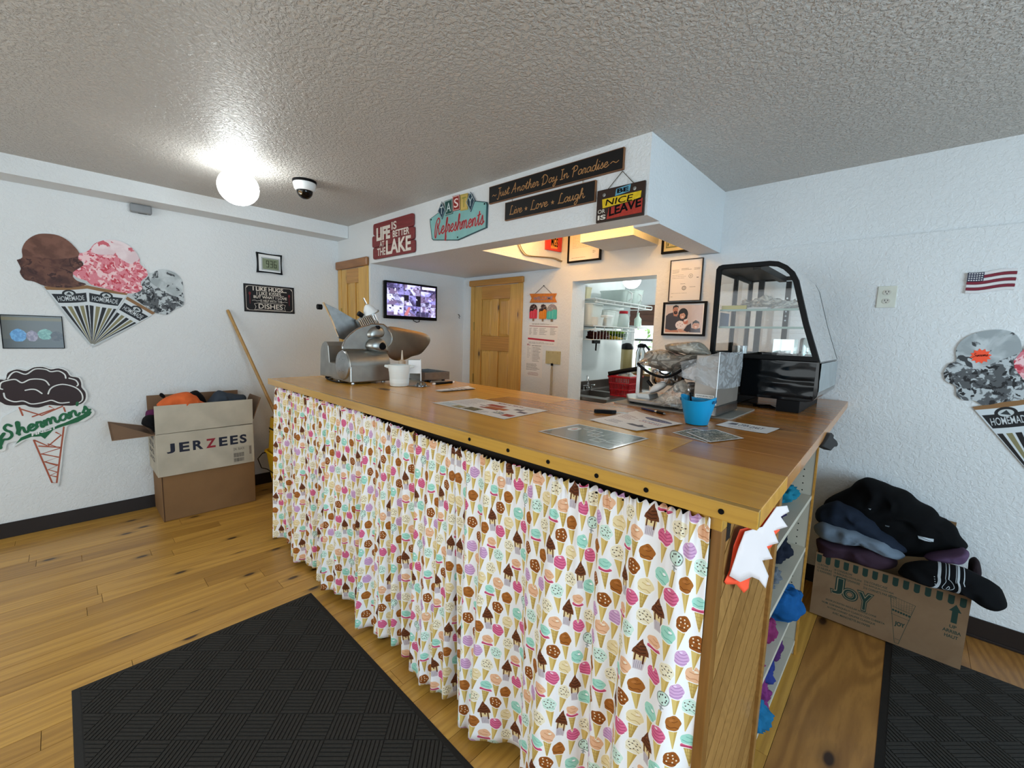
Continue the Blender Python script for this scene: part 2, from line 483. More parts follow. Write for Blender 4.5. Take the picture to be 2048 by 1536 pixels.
# hand-lettering: pen strokes per letter, x-height 1
G = {
 'a': (1.15, [[(.95, .8), (.6, 1), (.2, .7), (.12, .25), (.4, 0), (.75, .25), (.95, .85), (.92, .25), (1.1, 0), (1.3, .2)]]),
 'd': (1.2, [[(.9, .8), (.55, 1), (.2, .7), (.12, .25), (.4, 0), (.75, .25), (1.1, 2)], [(1.02, 1.4), (.95, .25), (1.15, 0), (1.35, .2)]]),
 'e': (1.0, [[(.1, .4), (.6, .55), (.8, .8), (.55, 1), (.2, .7), (.15, .25), (.45, 0), (.8, .12), (1.1, .35)]]),
 'f': (.8, [[(.0, .2), (.45, .8), (.75, 1.7), (.65, 2), (.45, 1.7), (.35, .5), (.3, -.8), (.45, -1), (.55, -.6), (.45, 0), (.85, .3)]]),
 'g': (1.1, [[(.9, .8), (.55, 1), (.2, .7), (.2, .25), (.5, .1), (.8, .4), (.95, .95), (.8, -.5), (.45, -1), (.2, -.7), (.7, -.1), (1.2, .25)]]),
 'h': (1.2, [[(.05, .3), (.5, 1.3), (.6, 1.9), (.45, 2), (.35, 1.5), (.2, 0)], [(.25, .4), (.6, .95), (.85, .85), (.85, .2), (1.05, 0), (1.3, .25)]]),
 'i': (.6, [[(.05, .3), (.35, 1), (.25, .25), (.4, 0), (.65, .25)], [(.42, 1.45), (.46, 1.5)]]),
 'm': (1.75, [[(.0, .5), (.25, 1), (.2, 0), (.3, .6), (.6, 1), (.75, .8), (.7, 0), (.8, .6), (1.1, 1), (1.3, .8), (1.3, .2), (1.5, 0), (1.8, .3)]]),
 'n': (1.25, [[(.0, .5), (.25, 1), (.2, 0), (.3, .6), (.65, 1), (.85, .8), (.82, .2), (1.0, 0), (1.3, .3)]]),
 'o': (1.1, [[(.7, .95), (.4, 1), (.12, .6), (.2, .1), (.5, 0), (.8, .35), (.75, .85), (.6, .95), (.85, .75), (1.2, .8)]]),
 'r': (.85, [[(.0, .4), (.25, 1.1), (.3, .9), (.65, .9), (.5, .3), (.6, 0), (.95, .3)]]),
 's': (.85, [[(.0, .2), (.35, .7), (.5, 1.1), (.6, .7), (.7, .3), (.5, 0), (.2, .1)], [(.5, .02), (.95, .3)]]),
 't': (.8, [[(.05, .3), (.45, 1.2), (.55, 1.7), (.35, .4), (.5, 0), (.85, .3)], [(.15, 1.2), (.8, 1.3)]]),
 'u': (1.2, [[(.0, .6), (.2, 1), (.2, .25), (.45, 0), (.75, .35), (.9, 1), (.9, .25), (1.05, 0), (1.3, .25)]]),
 'v': (1.05, [[(.0, .7), (.2, 1), (.35, .5), (.45, 0), (.75, .5), (.85, 1), (1.15, .85)]]),
 'y': (1.15, [[(.0, .7), (.2, 1), (.25, .3), (.5, .1), (.85, .5), (.95, 1), (.75, -.5), (.4, -1), (.15, -.75), (.6, -.2), (1.2, .25)]]),
 'A': (1.7, [[(.0, 0), (.35, .5), (.95, 2), (1.0, 2), (1.2, 0)], [(.3, .75), (1.3, .85)]]),
 'D': (1.9, [[(.45, 1.8), (.4, .1), (.2, -.2)], [(.0, 1.5), (.5, 2), (1.2, 1.8), (1.6, 1.1), (1.2, .2), (.5, 0), (.2, .2)]]),
 'I': (.8, [[(.1, 2), (.7, 2)], [(.4, 2), (.35, 0)], [(.0, 0), (.7, 0)]]),
 'J': (1.0, [[(.3, 2), (1.1, 2)], [(.8, 2), (.6, -.2), (.35, -.6), (.1, -.4)]]),
 'L': (1.5, [[(.9, 1.9), (.6, 2), (.45, 1.2), (.3, .2), (.1, .0), (.5, .05), (1.3, -.05), (1.4, .15)]]),
 'P': (1.5, [[(.5, 1.9), (.4, .8), (.3, -.1)], [(.0, 1.5), (.6, 2), (1.2, 1.8), (1.2, 1.2), (.5, .9)]]),
 'R': (1.9, [[(.75, 1.5), (.6, .4), (.35, -.4), (.1, -.1), (.1, .9), (.5, 1.9), (1.0, 2.2), (1.35, 1.8), (1.1, 1.2), (.75, .95), (1.1, .8), (1.3, .1), (1.55, 0), (1.95, .4)]]),
 'S': (1.6, [[(1.4, 1.7), (1.1, 2.1), (.7, 1.8), (.75, 1.3), (1.1, .8), (1.05, .2), (.6, -.1), (.1, .0), (-.3, -.6)]]),
 "'": (.4, [[(.25, 2.1), (.1, 1.7)]]),
 '~': (1.2, [[(.0, .6), (.3, .95), (.6, .7), (.9, .5), (1.2, .85)]]), ' ': (.75, []),
}
def spline(p, k=5):
    o = []
    for i in range(len(p)-1):
        p0, p1, p2, p3 = p[max(i-1, 0)], p[i], p[i+1], p[min(i+2, len(p)-1)]
        for j in range(k):
            t = j/k
            o.append(tuple(0.5*((2*p1[d])+(-p0[d]+p2[d])*t+(2*p0[d]-5*p1[d]+4*p2[d]-p3[d])*t*t+(-p0[d]+3*p1[d]-3*p2[d]+p3[d])*t**3) for d in range(2)))
    return o+[p[-1]]
def script_strokes(body, slant=0.15, k=4):
    x = 0.0; out = []
    for ch in body:
        adv, st = G[ch]
        for s_ in st:
            q = spline(s_, k) if len(s_) > 2 else s_
            out.append([(x+a+b*slant, b) for a, b in q])
        x += adv
    return out, x
def put_script(mb, f, body, p0, p1, size, width, c, slant=0.15, k=4, squeeze=None):
    st, L = script_strokes(body, slant, k)
    dx, dy = p1[0]-p0[0], p1[1]-p0[1]; Ln = math.hypot(dx, dy)
    ex, ey = dx/Ln, dy/Ln; sx = Ln/L
    for i, s_ in enumerate(st):
        q = [(p0[0]+a*sx*ex-b*size*ey, p0[1]+a*sx*ey+b*size*ex) for a, b in s_]
        ribbon(mb, f, q, width, c+(i % 2)*3.5e-4)
    return mb
def ribbon(mb, f, q, w, c, round_=True):
    n = len(q); L, R = [], []
    for i in range(n):
        ax, ay = q[max(i-1, 0)]; bx, by = q[min(i+1, n-1)]
        d = math.hypot(bx-ax, by-ay) or 1e-9; nx, ny = -(by-ay)/d*w/2, (bx-ax)/d*w/2
        L.append((q[i][0]+nx, q[i][1]+ny)); R.append((q[i][0]-nx, q[i][1]-ny))
    rp = 1.2e-5                                     # a rising pen line, so that crossing strokes never share a plane
    mb.add([f.pt(a, b, c+rp*i) for i, (a, b) in enumerate(L)]+[f.pt(a, b, c+rp*i) for i, (a, b) in enumerate(R)], [(n+i, n+i+1, i+1, i) for i in range(n-1)])
    if round_:
        for e, dc in ((q[0], -rp), (q[-1], rp*n)):
            mb.add([f.pt(e[0]+w/2*math.cos(t*PI/4), e[1]+w/2*math.sin(t*PI/4), c+dc) for t in range(8)], [tuple(range(8))])
    return mb
def star(f, x, y, r, k=0.42, n=5, rot=PI/2):
    return [(x+(r if i % 2 == 0 else r*k)*math.cos(rot+i*PI/n), y+(r if i % 2 == 0 else r*k)*math.sin(rot+i*PI/n)) for i in range(2*n)]
def rrect(a0, a1, b0, b1, r, n=5):
    o = []
    for cx, cy, s in ((a1-r, b1-r, 0), (a0+r, b1-r, 1), (a0+r, b0+r, 2), (a1-r, b0+r, 3)):
        for i in range(n+1):
            t = PI/2*(s+i/n); o.append((cx+r*math.cos(t), cy+r*math.sin(t)))
    return o
def circ(x, y, rx, ry=None, n=24, rot=0.0):
    ry = ry or rx
    return [(x+rx*math.cos(t)*math.cos(rot)-ry*math.sin(t)*math.sin(rot), y+rx*math.cos(t)*math.sin(rot)+ry*math.sin(t)*math.cos(rot)) for t in [2*PI*i/n for i in range(n)]]
# soft cloth: an outline in a plane, puffed up on both sides, with folds
def pillow(f, pts, c, thick, seed=0, amp=0.012, freq=9.0, rings=9, back=1.0, sub=3, fold=(1.0, 1.0), uvb=None):
    mb = MB()
    P = []
    for i in range(len(pts)):
        for j in range(sub):
            t = j/sub; a, b = pts[i], pts[(i+1) % len(pts)]
            P.append((a[0]*(1-t)+b[0]*t, a[1]*(1-t)+b[1]*t))
    for _ in range(2):
        P = [((P[i-1][0]+2*P[i][0]+P[(i+1) % len(P)][0])/4, (P[i-1][1]+2*P[i][1]+P[(i+1) % len(P)][1])/4) for i in range(len(P))]
    cx = sum(p[0] for p in P)/len(P); cy = sum(p[1] for p in P)/len(P); n = len(P)
    off = Vector((seed*7.3, seed*3.1, seed*1.7))
    def node(p, r, sgn):
        x, y = cx+(p[0]-cx)*r, cy+(p[1]-cy)*r
        h = thick*math.sqrt(max(0, 1-r**3))*sgn*(1 if sgn > 0 else back)
        v = Vector((x*freq*fold[0], y*freq*fold[1], 0))+off
        d = (0.5-abs(mnoise.noise(v)))*2*amp+(0.5-abs(mnoise.noise(v*2.3)))*amp
        q = f.pt(x, y, c+h+(d*(0.35+0.65*(1-r**6))*sgn))
        e = mnoise.noise(v*1.9+Vector((3, 9, 1)))*amp*0.5*r
        return q+f.u*e+f.v*e
    vs = [node(p, r, 1) for r in [1-k/rings for k in range(rings)] for p in P]+[node((cx, cy), 0, 1)]
    m = rings
    fs = [(k*n+i, k*n+(i+1) % n, (k+1)*n+(i+1) % n, (k+1)*n+i) for k in range(m-1) for i in range(n)]
    fs += [((m-1)*n+i, (m-1)*n+(i+1) % n, m*n) for i in range(n)]
    o = len(vs)
    vb = [node(p, r, -1) for r in [1-k/rings for k in range(1, rings)] for p in P]+[node((cx, cy), 0, -1)]
    fs += [((i+1) % n, i, o+i, o+(i+1) % n) for i in range(n)]
    fs += [(o+k*n+(i+1) % n, o+k*n+i, o+(k+1)*n+i, o+(k+1)*n+(i+1) % n) for k in range(m-2) for i in range(n)]
    fs += [(o+(m-2)*n+(i+1) % n, o+(m-2)*n+i, o+(m-1)*n) for i in range(n)]
    uv = None
    if uvb: uv = [((f.u.dot(p-f.o)-uvb[0])/(uvb[1]-uvb[0]), (f.v.dot(p-f.o)-uvb[2])/(uvb[3]-uvb[2])) for p in vs+vb]
    mb.add(vs+vb, fs, uv)
    s = sum(pts[i][0]*pts[(i+1) % len(pts)][1]-pts[(i+1) % len(pts)][0]*pts[i][1] for i in range(len(pts)))
    if s < 0: mb.f = [t[::-1] for t in mb.f]
    return mb
def cloth(o, L, Wd, Hh, rot=0.0, seed=0, amp=0.02, e=0.7, layers=0, nu=72, nv=30):   # a crumpled or folded garment lying down
    mb = MB(); off = Vector((seed*5.1, seed*2.7, seed*9.3)); cr_, sr = math.cos(rot), math.sin(rot)
    pw = lambda t, k: math.copysign(abs(t)**k, t)
    def fn(u, v):
        a = 2*PI*u; b = -PI/2+PI*v
        x = pw(math.cos(a), e)*pw(math.cos(b), e)*L/2; y = pw(math.sin(a), e)*pw(math.cos(b), e)*Wd/2; z = (pw(math.sin(b), e)*0.5+0.5)*Hh
        q = Vector((math.cos(a)*math.cos(b), math.sin(a)*math.cos(b), math.sin(b)))
        w = q*2.1+off
        d = mnoise.noise(w)*2.2*amp+(0.25-abs(mnoise.noise(w*1.7)))*2.4*amp+(0.2-abs(mnoise.noise(w*3.2)))*1.3*amp
        if layers: d += 0.35*amp*math.sin(z/Hh*layers*2*PI)*math.cos(b)
        k = 1+d/max(0.05, (L+Wd)*0.25)
        x *= k; y *= k; z = max(0.0, z+d*max(0.0, math.sin(b)+0.3))
        return Vector((o[0]+x*cr_-y*sr, o[1]+x*sr+y*cr_, o[2]+z))
    return mb.grid(fn, nu, nv)
# ------------------------------------------------------------------ shared materials
M_WALL = paint('white_wall_paint', '#dfe2e3', 0.55, 55, 0.36, 0.004)
M_CEIL = paint('textured_ceiling_paint', '#cbc6bf', 0.42, 60, 0.9, 0.006)
M_WARMWALL = M_WALL
M_FLOOR = wood('pine_floorboard', '#cf9d48', '#7d4d16', 'Y', 0.34, 0.12, 7, 0.35, 1.0, 0.06, 0.30, 0.05, 5.5)
M_PLY = wood('wide_pine_board', '#a8763a', '#603512', 'Y', 0.4, 0.1, 7, 0.5, 0.7, 0.05, 0.12, 0.14, 4.2, 0.8)
M_TOP = wood('varnished_counter_board', '#dfa33f', '#a96c24', 'X', 0.26, 0.22, 3, 0.13, 0.6, 0.03, 0.10, 0.05, 3.6, 0.5)
M_TOPR = wood('reddish_counter_board', '#c0823c', '#874b1d', 'X', 0.26, 0.25, 3, 0.1, 0.6, 0.03, 0.14, 0.10, 3.6, 0.6)
M_EDGE = wood('varnished_counter_edge', '#c6983f', '#8a5c1e', 'X', 0.28, 0.4, 4, 0.2, 0.8, 0.05, 0.1, 0.04)
M_PINE = wood('golden_pine', '#d6a750', '#a06c26', 'Z', 0.35, 0.3, 10, 0.15, 1.0, 0.05, 0.14, 0.05, 6.0)
M_PINEX = wood('golden_pine_rail', '#c78f3c', '#85541b', 'X', 0.35, 0.3, 9, 0.0, 1.0, 0.05, 0.14, 0.06, 4.0)
M_HEAD = wood('brown_pine_header', '#9a6531', '#4e2c10', 'X', 0.4, 0.2, 8, 0.5, 1.0, 0.08, 0.1, 0.06, 5.0)
M_PANEL = wood('diagonal_panel_board', '#a97d44', '#6e4a20', 'X', 0.4, 0.1, 7, 0.0, 1.0, 0.06, 0.26, 0.3)
M_BASE = flat('black_vinyl_base', '#251d1a', 0.45)
M_BLACK = flat('black_plastic', '#09090b', 0.5, Specular_IOR_Level=0.12)
M_MATT = flat('matt_black', '#0b0b0d', 0.7, Specular_IOR_Level=0.1)
M_WHITE = flat('white_plastic', '#e8e9e8', 0.35, var=0.03)
M_STEEL = flat('brushed_steel', '#a9abab', 0.3, 1.0, var=0.12, scale=30)
M_CHROME = flat('polished_chrome', '#d2d4d6', 0.1, 1.0, var=0.05)
M_ALU = flat('cast_aluminium', '#a3a29d', 0.38, 1.0, var=0.12, scale=14)
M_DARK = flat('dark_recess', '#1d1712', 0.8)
M_CARD = flat('brown_cardboard', '#80603f', 0.75, var=0.08, scale=5)
M_CARDIN = flat('inner_cardboard', '#7b604a', 0.8, var=0.08, scale=5)
M_PAPER = flat('white_paper', '#e6e4e2', 0.6, var=0.03)
M_GLASS = glass('clear_glass')

# ------------------------------------------------------------------ room shell
XR, YF, Y0 = 2.7, -2.5, -2.5
fl = struct(obj('floor', MB().box(A-0.1, XR, YF, W+0.02, -0.06, -0.014), M_FLOOR))
rr = random.Random(11)
PW = 0.104
x = A+0.004; ki = 0
planks = 0
while x < -0.30:
    w = PW+rr.choice((0, 0, 0.012, -0.012))
    y = -1.55-rr.uniform(0, 0.8)
    while y < W:
        L = rr.choice((0.45, 0.7, 0.95, 1.25, 1.6, 1.9))*rr.uniform(0.85, 1.15)
        y1 = min(y+L, W)
        if y1-y > 0.08:
            dz = rr.uniform(0, 0.0006)
            o = obj('plank', MB().box(x+0.0009, x+w-0.0009, y+0.0009, y1-0.0009, -0.014, -dz), M_FLOOR, fl); planks += 1
        y = y1
    x += w
while x < 1.6:
    w = 0.285
    o = obj('plank', MB().box(x+0.0006, x+w-0.0006, -1.2, W, -0.014, -rr.uniform(0, 0.0005)), M_PLY, fl)
    x += w

struct(obj('ceiling', MB().box(A-0.1, XR, YF, W+0.2, C, C+0.08), M_CEIL))
struct(obj('wall_left', MB().box(A-0.1, A, YF, ys(A), 0, C), M_WALL))
DW = ys(XM)                                         # door wall
struct(obj('wall_door', MB().prism(FZ(0), [(A-0.1, ys(A-0.1)), (XM, DW), (XM, DW+0.1), (A-0.1, DW+0.1)], 0, C), M_WALL))
struct(obj('wall_alcove', MB().box(XM-0.1, XM, DW+0.1, W+0.2, 0, C), M_WALL))
WO = W+0.20
OX0, OX1, OZ = -2.203, -1.441, 1.928                # opening to the kitchen
wbm = MB()
wbm.box(XM-0.1, OX0, W, WO, 0, 2.035); wbm.box(OX1, XR, W, WO, 0, 2.035); wbm.box(OX0, OX1, W, WO, OZ, 2.035)
wbm.box(XM-0.1, XR, W+0.02, WO, 2.035, C)
wbk = struct(obj('wall_back', wbm, M_WALL))
wr = MB(); wr.box(XR, XR+0.1, YF, -0.4, 0, C); wr.box(XR, XR+0.1, 2.2, W+0.2, 0, C); wr.box(XR, XR+0.1, -0.4, 2.2, 0, 0.6); wr.box(XR, XR+0.1, -0.4, 2.2, 2.1, C)
struct(obj('wall_right', wr, M_WALL))
wf = MB(); wf.box(A-0.1, -3.2, YF-0.1, YF, 0, C); wf.box(0.4, XR, YF-0.1, YF, 0, C); wf.box(-3.2, 0.4, YF-0.1, YF, 0, 0.7); wf.box(-3.2, 0.4, YF-0.1, YF, 2.2, C)
struct(obj('wall_front', wf, M_WALL))
# dropped beam along the left wall
sb = MB().box(A, -4.063, YF, ys(A), 2.325, C)
struct(obj('trim_1', sb, M_WALL))
M_SOFF = paint('soffit_underside_paint', '#c3bab0', 0.5, 95, 0.6, 0.004)
# dropped soffit over the counter: fascia, end beam, lowered part at the left
struct(obj('trim_2', MB().prism(FZ(0), [(XM, DW), (-1.012, D), (-1.012, 2.155), (XM, 2.155)], ZS, C), M_WALL))
struct(obj('trim_3', MB().box(-1.158, -1.012, 2.155, W+0.02, ZS-0.012, C), M_WALL))
struct(obj('trim_4', MB().box(XM, -2.355, 2.155, W+0.02, ZS, C), M_WALL))
struct(obj('trim_5', MB().box(-1.885, -1.455, 2.712, W+0.02, 2.15, C), M_WALL))
struct(obj('baseboard_left', MB().box(A, A+0.007, YF, ys(A), 0, 0.103), M_BASE, bevel=0.002))
bb = MB().box(OX1, XR, W-0.007, W, 0, 0.103)
bb.box(OX1, XR, W-0.014, W-0.006, 0, 0.014)
struct(obj('baseboard_back', bb, M_BASE, bevel=0.002))
struct(obj('baseboard_alcove', MB().box(XM, XM+0.007, DW+0.1, W, 0, 0.103), M_BASE))

# ------------------------------------------------------------------ pine doors
def pine_door(name, f, a0, a1, ztop, head, casew, header_mat, hinge_left=True):
    r = sroot(name, f.pt((a0+a1)/2, 0, 0))
    hz = ztop-head
    for s, (u0, u1) in enumerate(((a0+0.008, a0+casew), (a1-casew, a1-0.008))):
        obj('casing', MB().fbox(f, u0, u1, 0, hz, 0, 0.018), M_PINE, r, bevel=0.003)
    obj('header', MB().fbox(f, a0-0.012, a1+0.004, hz, ztop, 0, 0.034), header_mat, r, bevel=0.012, seg=3)
    d0, d1 = a0+casew+0.003, a1-casew-0.003; c0, c1 = 0.001, 0.013
    st = 0.105
    obj('stile', MB().fbox(f, d0, d0+st, 0.01, hz-0.004, c0, c1), M_PINE, r, bevel=0.002)
    obj('stile', MB().fbox(f, d1-st, d1, 0.01, hz-0.004, c0, c1), M_PINE, r, bevel=0.002)
    mid = (d0+d1)/2
    zr = [(hz-0.14, hz-0.004), (hz-0.67, hz-0.52), (0.62, 0.78), (0.01, 0.24)]
    for z0, z1 in zr:
        obj('rail', MB().fbox(f, d0+st+0.0008, d1-st-0.0008, z0, z1, c0, c1), M_PINEX, r, bevel=0.002)
    for (z0, z1) in ((zr[1][1], zr[0][0]), (zr[2][1], zr[1][0]), (zr[3][1], zr[2][0])):
        obj('mullion', MB().fbox(f, mid-0.05, mid+0.05, z0+0.0008, z1-0.0008, c0, c1), M_PINE, r, bevel=0.002)
        for u0, u1 in ((d0+st, mid-0.05), (mid+0.05, d1-st)):
            mb = MB(); e = 0.028
            o_ = [(u0, z0), (u1, z0), (u1, z1), (u0, z1)]; i_ = [(u0+e, z0+e), (u1-e, z0+e), (u1-e, z1-e), (u0+e, z1-e)]
            mb.add([f.pt(a, b, 0.001) for a, b in o_]+[f.pt(a, b, 0.010) for a, b in i_], [(0, 1, 5, 4), (1, 2, 6, 5), (2, 3, 7, 6), (3, 0, 4, 7), (4, 5, 6, 7)])
            obj('panel', mb, M_PINE, r)
    hx = d0-0.004 if hinge_left else d1+0.004
    for z in (0.25, hz/2, hz-0.42):
        obj('hinge', MB().tube([f.pt(hx, z-0.045, 0.016), f.pt(hx, z+0.045, 0.016)], 0.006), M_HINGE, r, smooth=True)
    return r
M_HINGE = flat('brass_hinge', '#8d7440', 0.3, 1.0)
pine_door('door_1', FS, -3.255, -2.664, 2.118, 0.078, 0.07, M_HEAD)
pine_door('door_2', FB, -3.525, -2.765, 2.012, 0.062, 0.065, M_PINEX)

# ------------------------------------------------------------------ serving counter
ctr = thing('serving_counter', 'long L-shaped bar counter with glossy knotty-pine top and diagonal board end', 'counter', (-1.6, 1.35, 0))
CF, CB = 0.892, 1.815
TB = T-0.037
xr = lambda y: -0.181-(y-CF)*0.0256                # right end runs very slightly off square
def board(y0, y1, x0, x1=None, mat=None, z1=T):
    g = 0.0009
    f = FZ(0)
    pts = [(x0, y0+g), ((xr(y0) if x1 is None else x1-g), y0+g), ((xr(y1) if x1 is None else x1-g), y1-g), (x0, y1-g)]
    return obj('top_plank', MB().prism(f, pts, TB, z1), mat or M_TOP, ctr, bevel=0.0015)
board(CF+0.0, CF+0.022, -2.972, mat=M_EDGE)
board(CF+0.022, 1.193, -2.972)
board(1.193, 1.388, -2.972, -0.486); board(1.193, 1.388, -0.486, mat=M_TOPR)
board(1.388, 1.60, -2.972, -1.52); board(1.388, 1.60, -1.52, mat=M_TOPR)
board(1.60, CB, -2.972, -1.25); board(1.60, CB, -1.25, mat=M_TOPR)
for y0, y1 in ((CB, 2.13), (2.13, 2.45), (2.45, 2.77), (2.77, W-0.004)):
    board(y0, y1, -1.08, mat=M_TOPR)
FCF = FY(CF)
for px_ in ((939, 877), (1016, 899), (1096, 923), (1193, 951), (1292, 980), (1442, 1024)):
    a, b = FCF.at(*px_)
    obj('screw', MB().lathe(FCF.pt(a, TB+0.018, 0), [(0.0058, 0), (0.0058, 0.0012), (0.003, 0.0006), (0, 0.0006)], 14, FCF.n), M_MATT, ctr, smooth=True)
# carcass
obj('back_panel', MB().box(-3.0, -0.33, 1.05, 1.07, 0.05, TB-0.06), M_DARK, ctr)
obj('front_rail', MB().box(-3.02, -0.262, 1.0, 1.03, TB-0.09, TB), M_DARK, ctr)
obj('left_side', MB().box(-3.03, -3.005, 1.0, 1.72, 0, TB), M_PINE, ctr)
obj('corner_block', MB().box(-0.335, -0.262, 0.962, 1.0, TB-0.055, TB), M_EDGE, ctr, bevel=0.002)
obj('corner_post', MB().box(-0.285, -0.262, 0.966, 1.0, 0, TB-0.055), wood('end_post', '#8a5f2c', '#55340f', 'Z', .4), ctr, bevel=0.002)
obj('end_rail', MB().box(-0.285, -0.25, 1.0, 2.32, TB-0.045, TB), M_EDGE, ctr, bevel=0.002)
# diagonal boards of the end panel, cut to the panel
def clip(poly, a0, a1, b0, b1):
    def cut(P, inside, inter):
        o = []
        for i in range(len(P)):
            p, q = P[i-1], P[i]
            if inside(q):
                if not inside(p): o.append(inter(p, q))
                o.append(q)
            elif inside(p): o.append(inter(p, q))
        return o
    def at(k, v): return lambda p, q: tuple(p[j]+(q[j]-p[j])*(v-p[k])/(q[k]-p[k]) for j in (0, 1))
    for k, v, sgn in ((0, a0, 1), (0, a1, -1), (1, b0, 1), (1, b1, -1)):
        if not poly: return poly
        poly = cut(poly, lambda p: (p[k]-v)*sgn >= -1e-9, at(k, v))
    return poly
FE = FX(-0.262)
PA0, PA1, PB0, PB1 = 1.0, 1.50, 0.02, TB-0.045
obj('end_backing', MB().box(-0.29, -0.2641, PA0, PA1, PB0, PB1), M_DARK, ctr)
pit = 0.083; ang = math.radians(40); dx, dy = math.cos(ang), math.sin(ang)
for i in range(-16, 22):
    q0 = i*pit+0.0032; q1 = (i+1)*pit-0.0032
    P = [(PA0-2*dx-dy*q0, -2*dy+dx*q0), (PA0+2*dx-dy*q0, 2*dy+dx*q0), (PA0+2*dx-dy*q1, 2*dy+dx*q1), (PA0-2*dx-dy*q1, -2*dy+dx*q1)]
    P = clip(P, PA0, PA1, PB0, PB1)
    if len(P) >= 3: obj('diagonal_board', MB().prism(FE, P, -0.0020, 0.0), M_PANEL, ctr)
obj('end_trim', MB().box(-0.29, -0.25, 1.50, 1.53, 0.0, TB-0.045), M_PANEL, ctr, bevel=0.002)
# open shelves under the end of the counter
M_SHELF = flat('cream_shelf', '#b9b2a2', 0.5, var=0.04)
SX0 = -0.62
for z in (0.07, 0.285, 0.53, 0.775):
    obj('shelf', MB().box(SX0, -0.262, 1.53, 2.27, z-0.018, z), M_SHELF, ctr, bevel=0.001)
obj('shelf_back', MB().box(SX0-0.015, SX0, 1.53, 2.29, 0.0, TB), M_SHELF, ctr)
sd = obj('shelf_side', MB().box(SX0, -0.262, 2.27, 2.288, 0.0, TB), M_SHELF, ctr, bevel=0.001)
hl = MB()
for zz in [0.12+0.032*i for i in range(29)]:
    hl.lathe((-0.30, 2.2699, zz), [(0.003, 0), (0.0, 0.0005)], 8, (0, -1, 0))
obj('pin_hole', hl, M_MATT, sd)['kind'] = 'stuff'
obj('side_edging', MB().box(-0.262, -0.255, 2.268, 2.29, 0.0, TB-0.045), M_PINEX, ctr)
obj('shelf_rail', MB().box(-0.268, -0.255, 1.53, 2.268, TB-0.075, TB-0.045), M_SHELF, ctr)
obj('leg_support', MB().box(-1.05, -1.02, 1.82, W-0.03, 0, TB), M_PINE, ctr)
obj('wall_cleat', MB().box(-1.02, -0.30, W-0.035, W-0.002, TB-0.07, TB), M_PINEX, ctr)

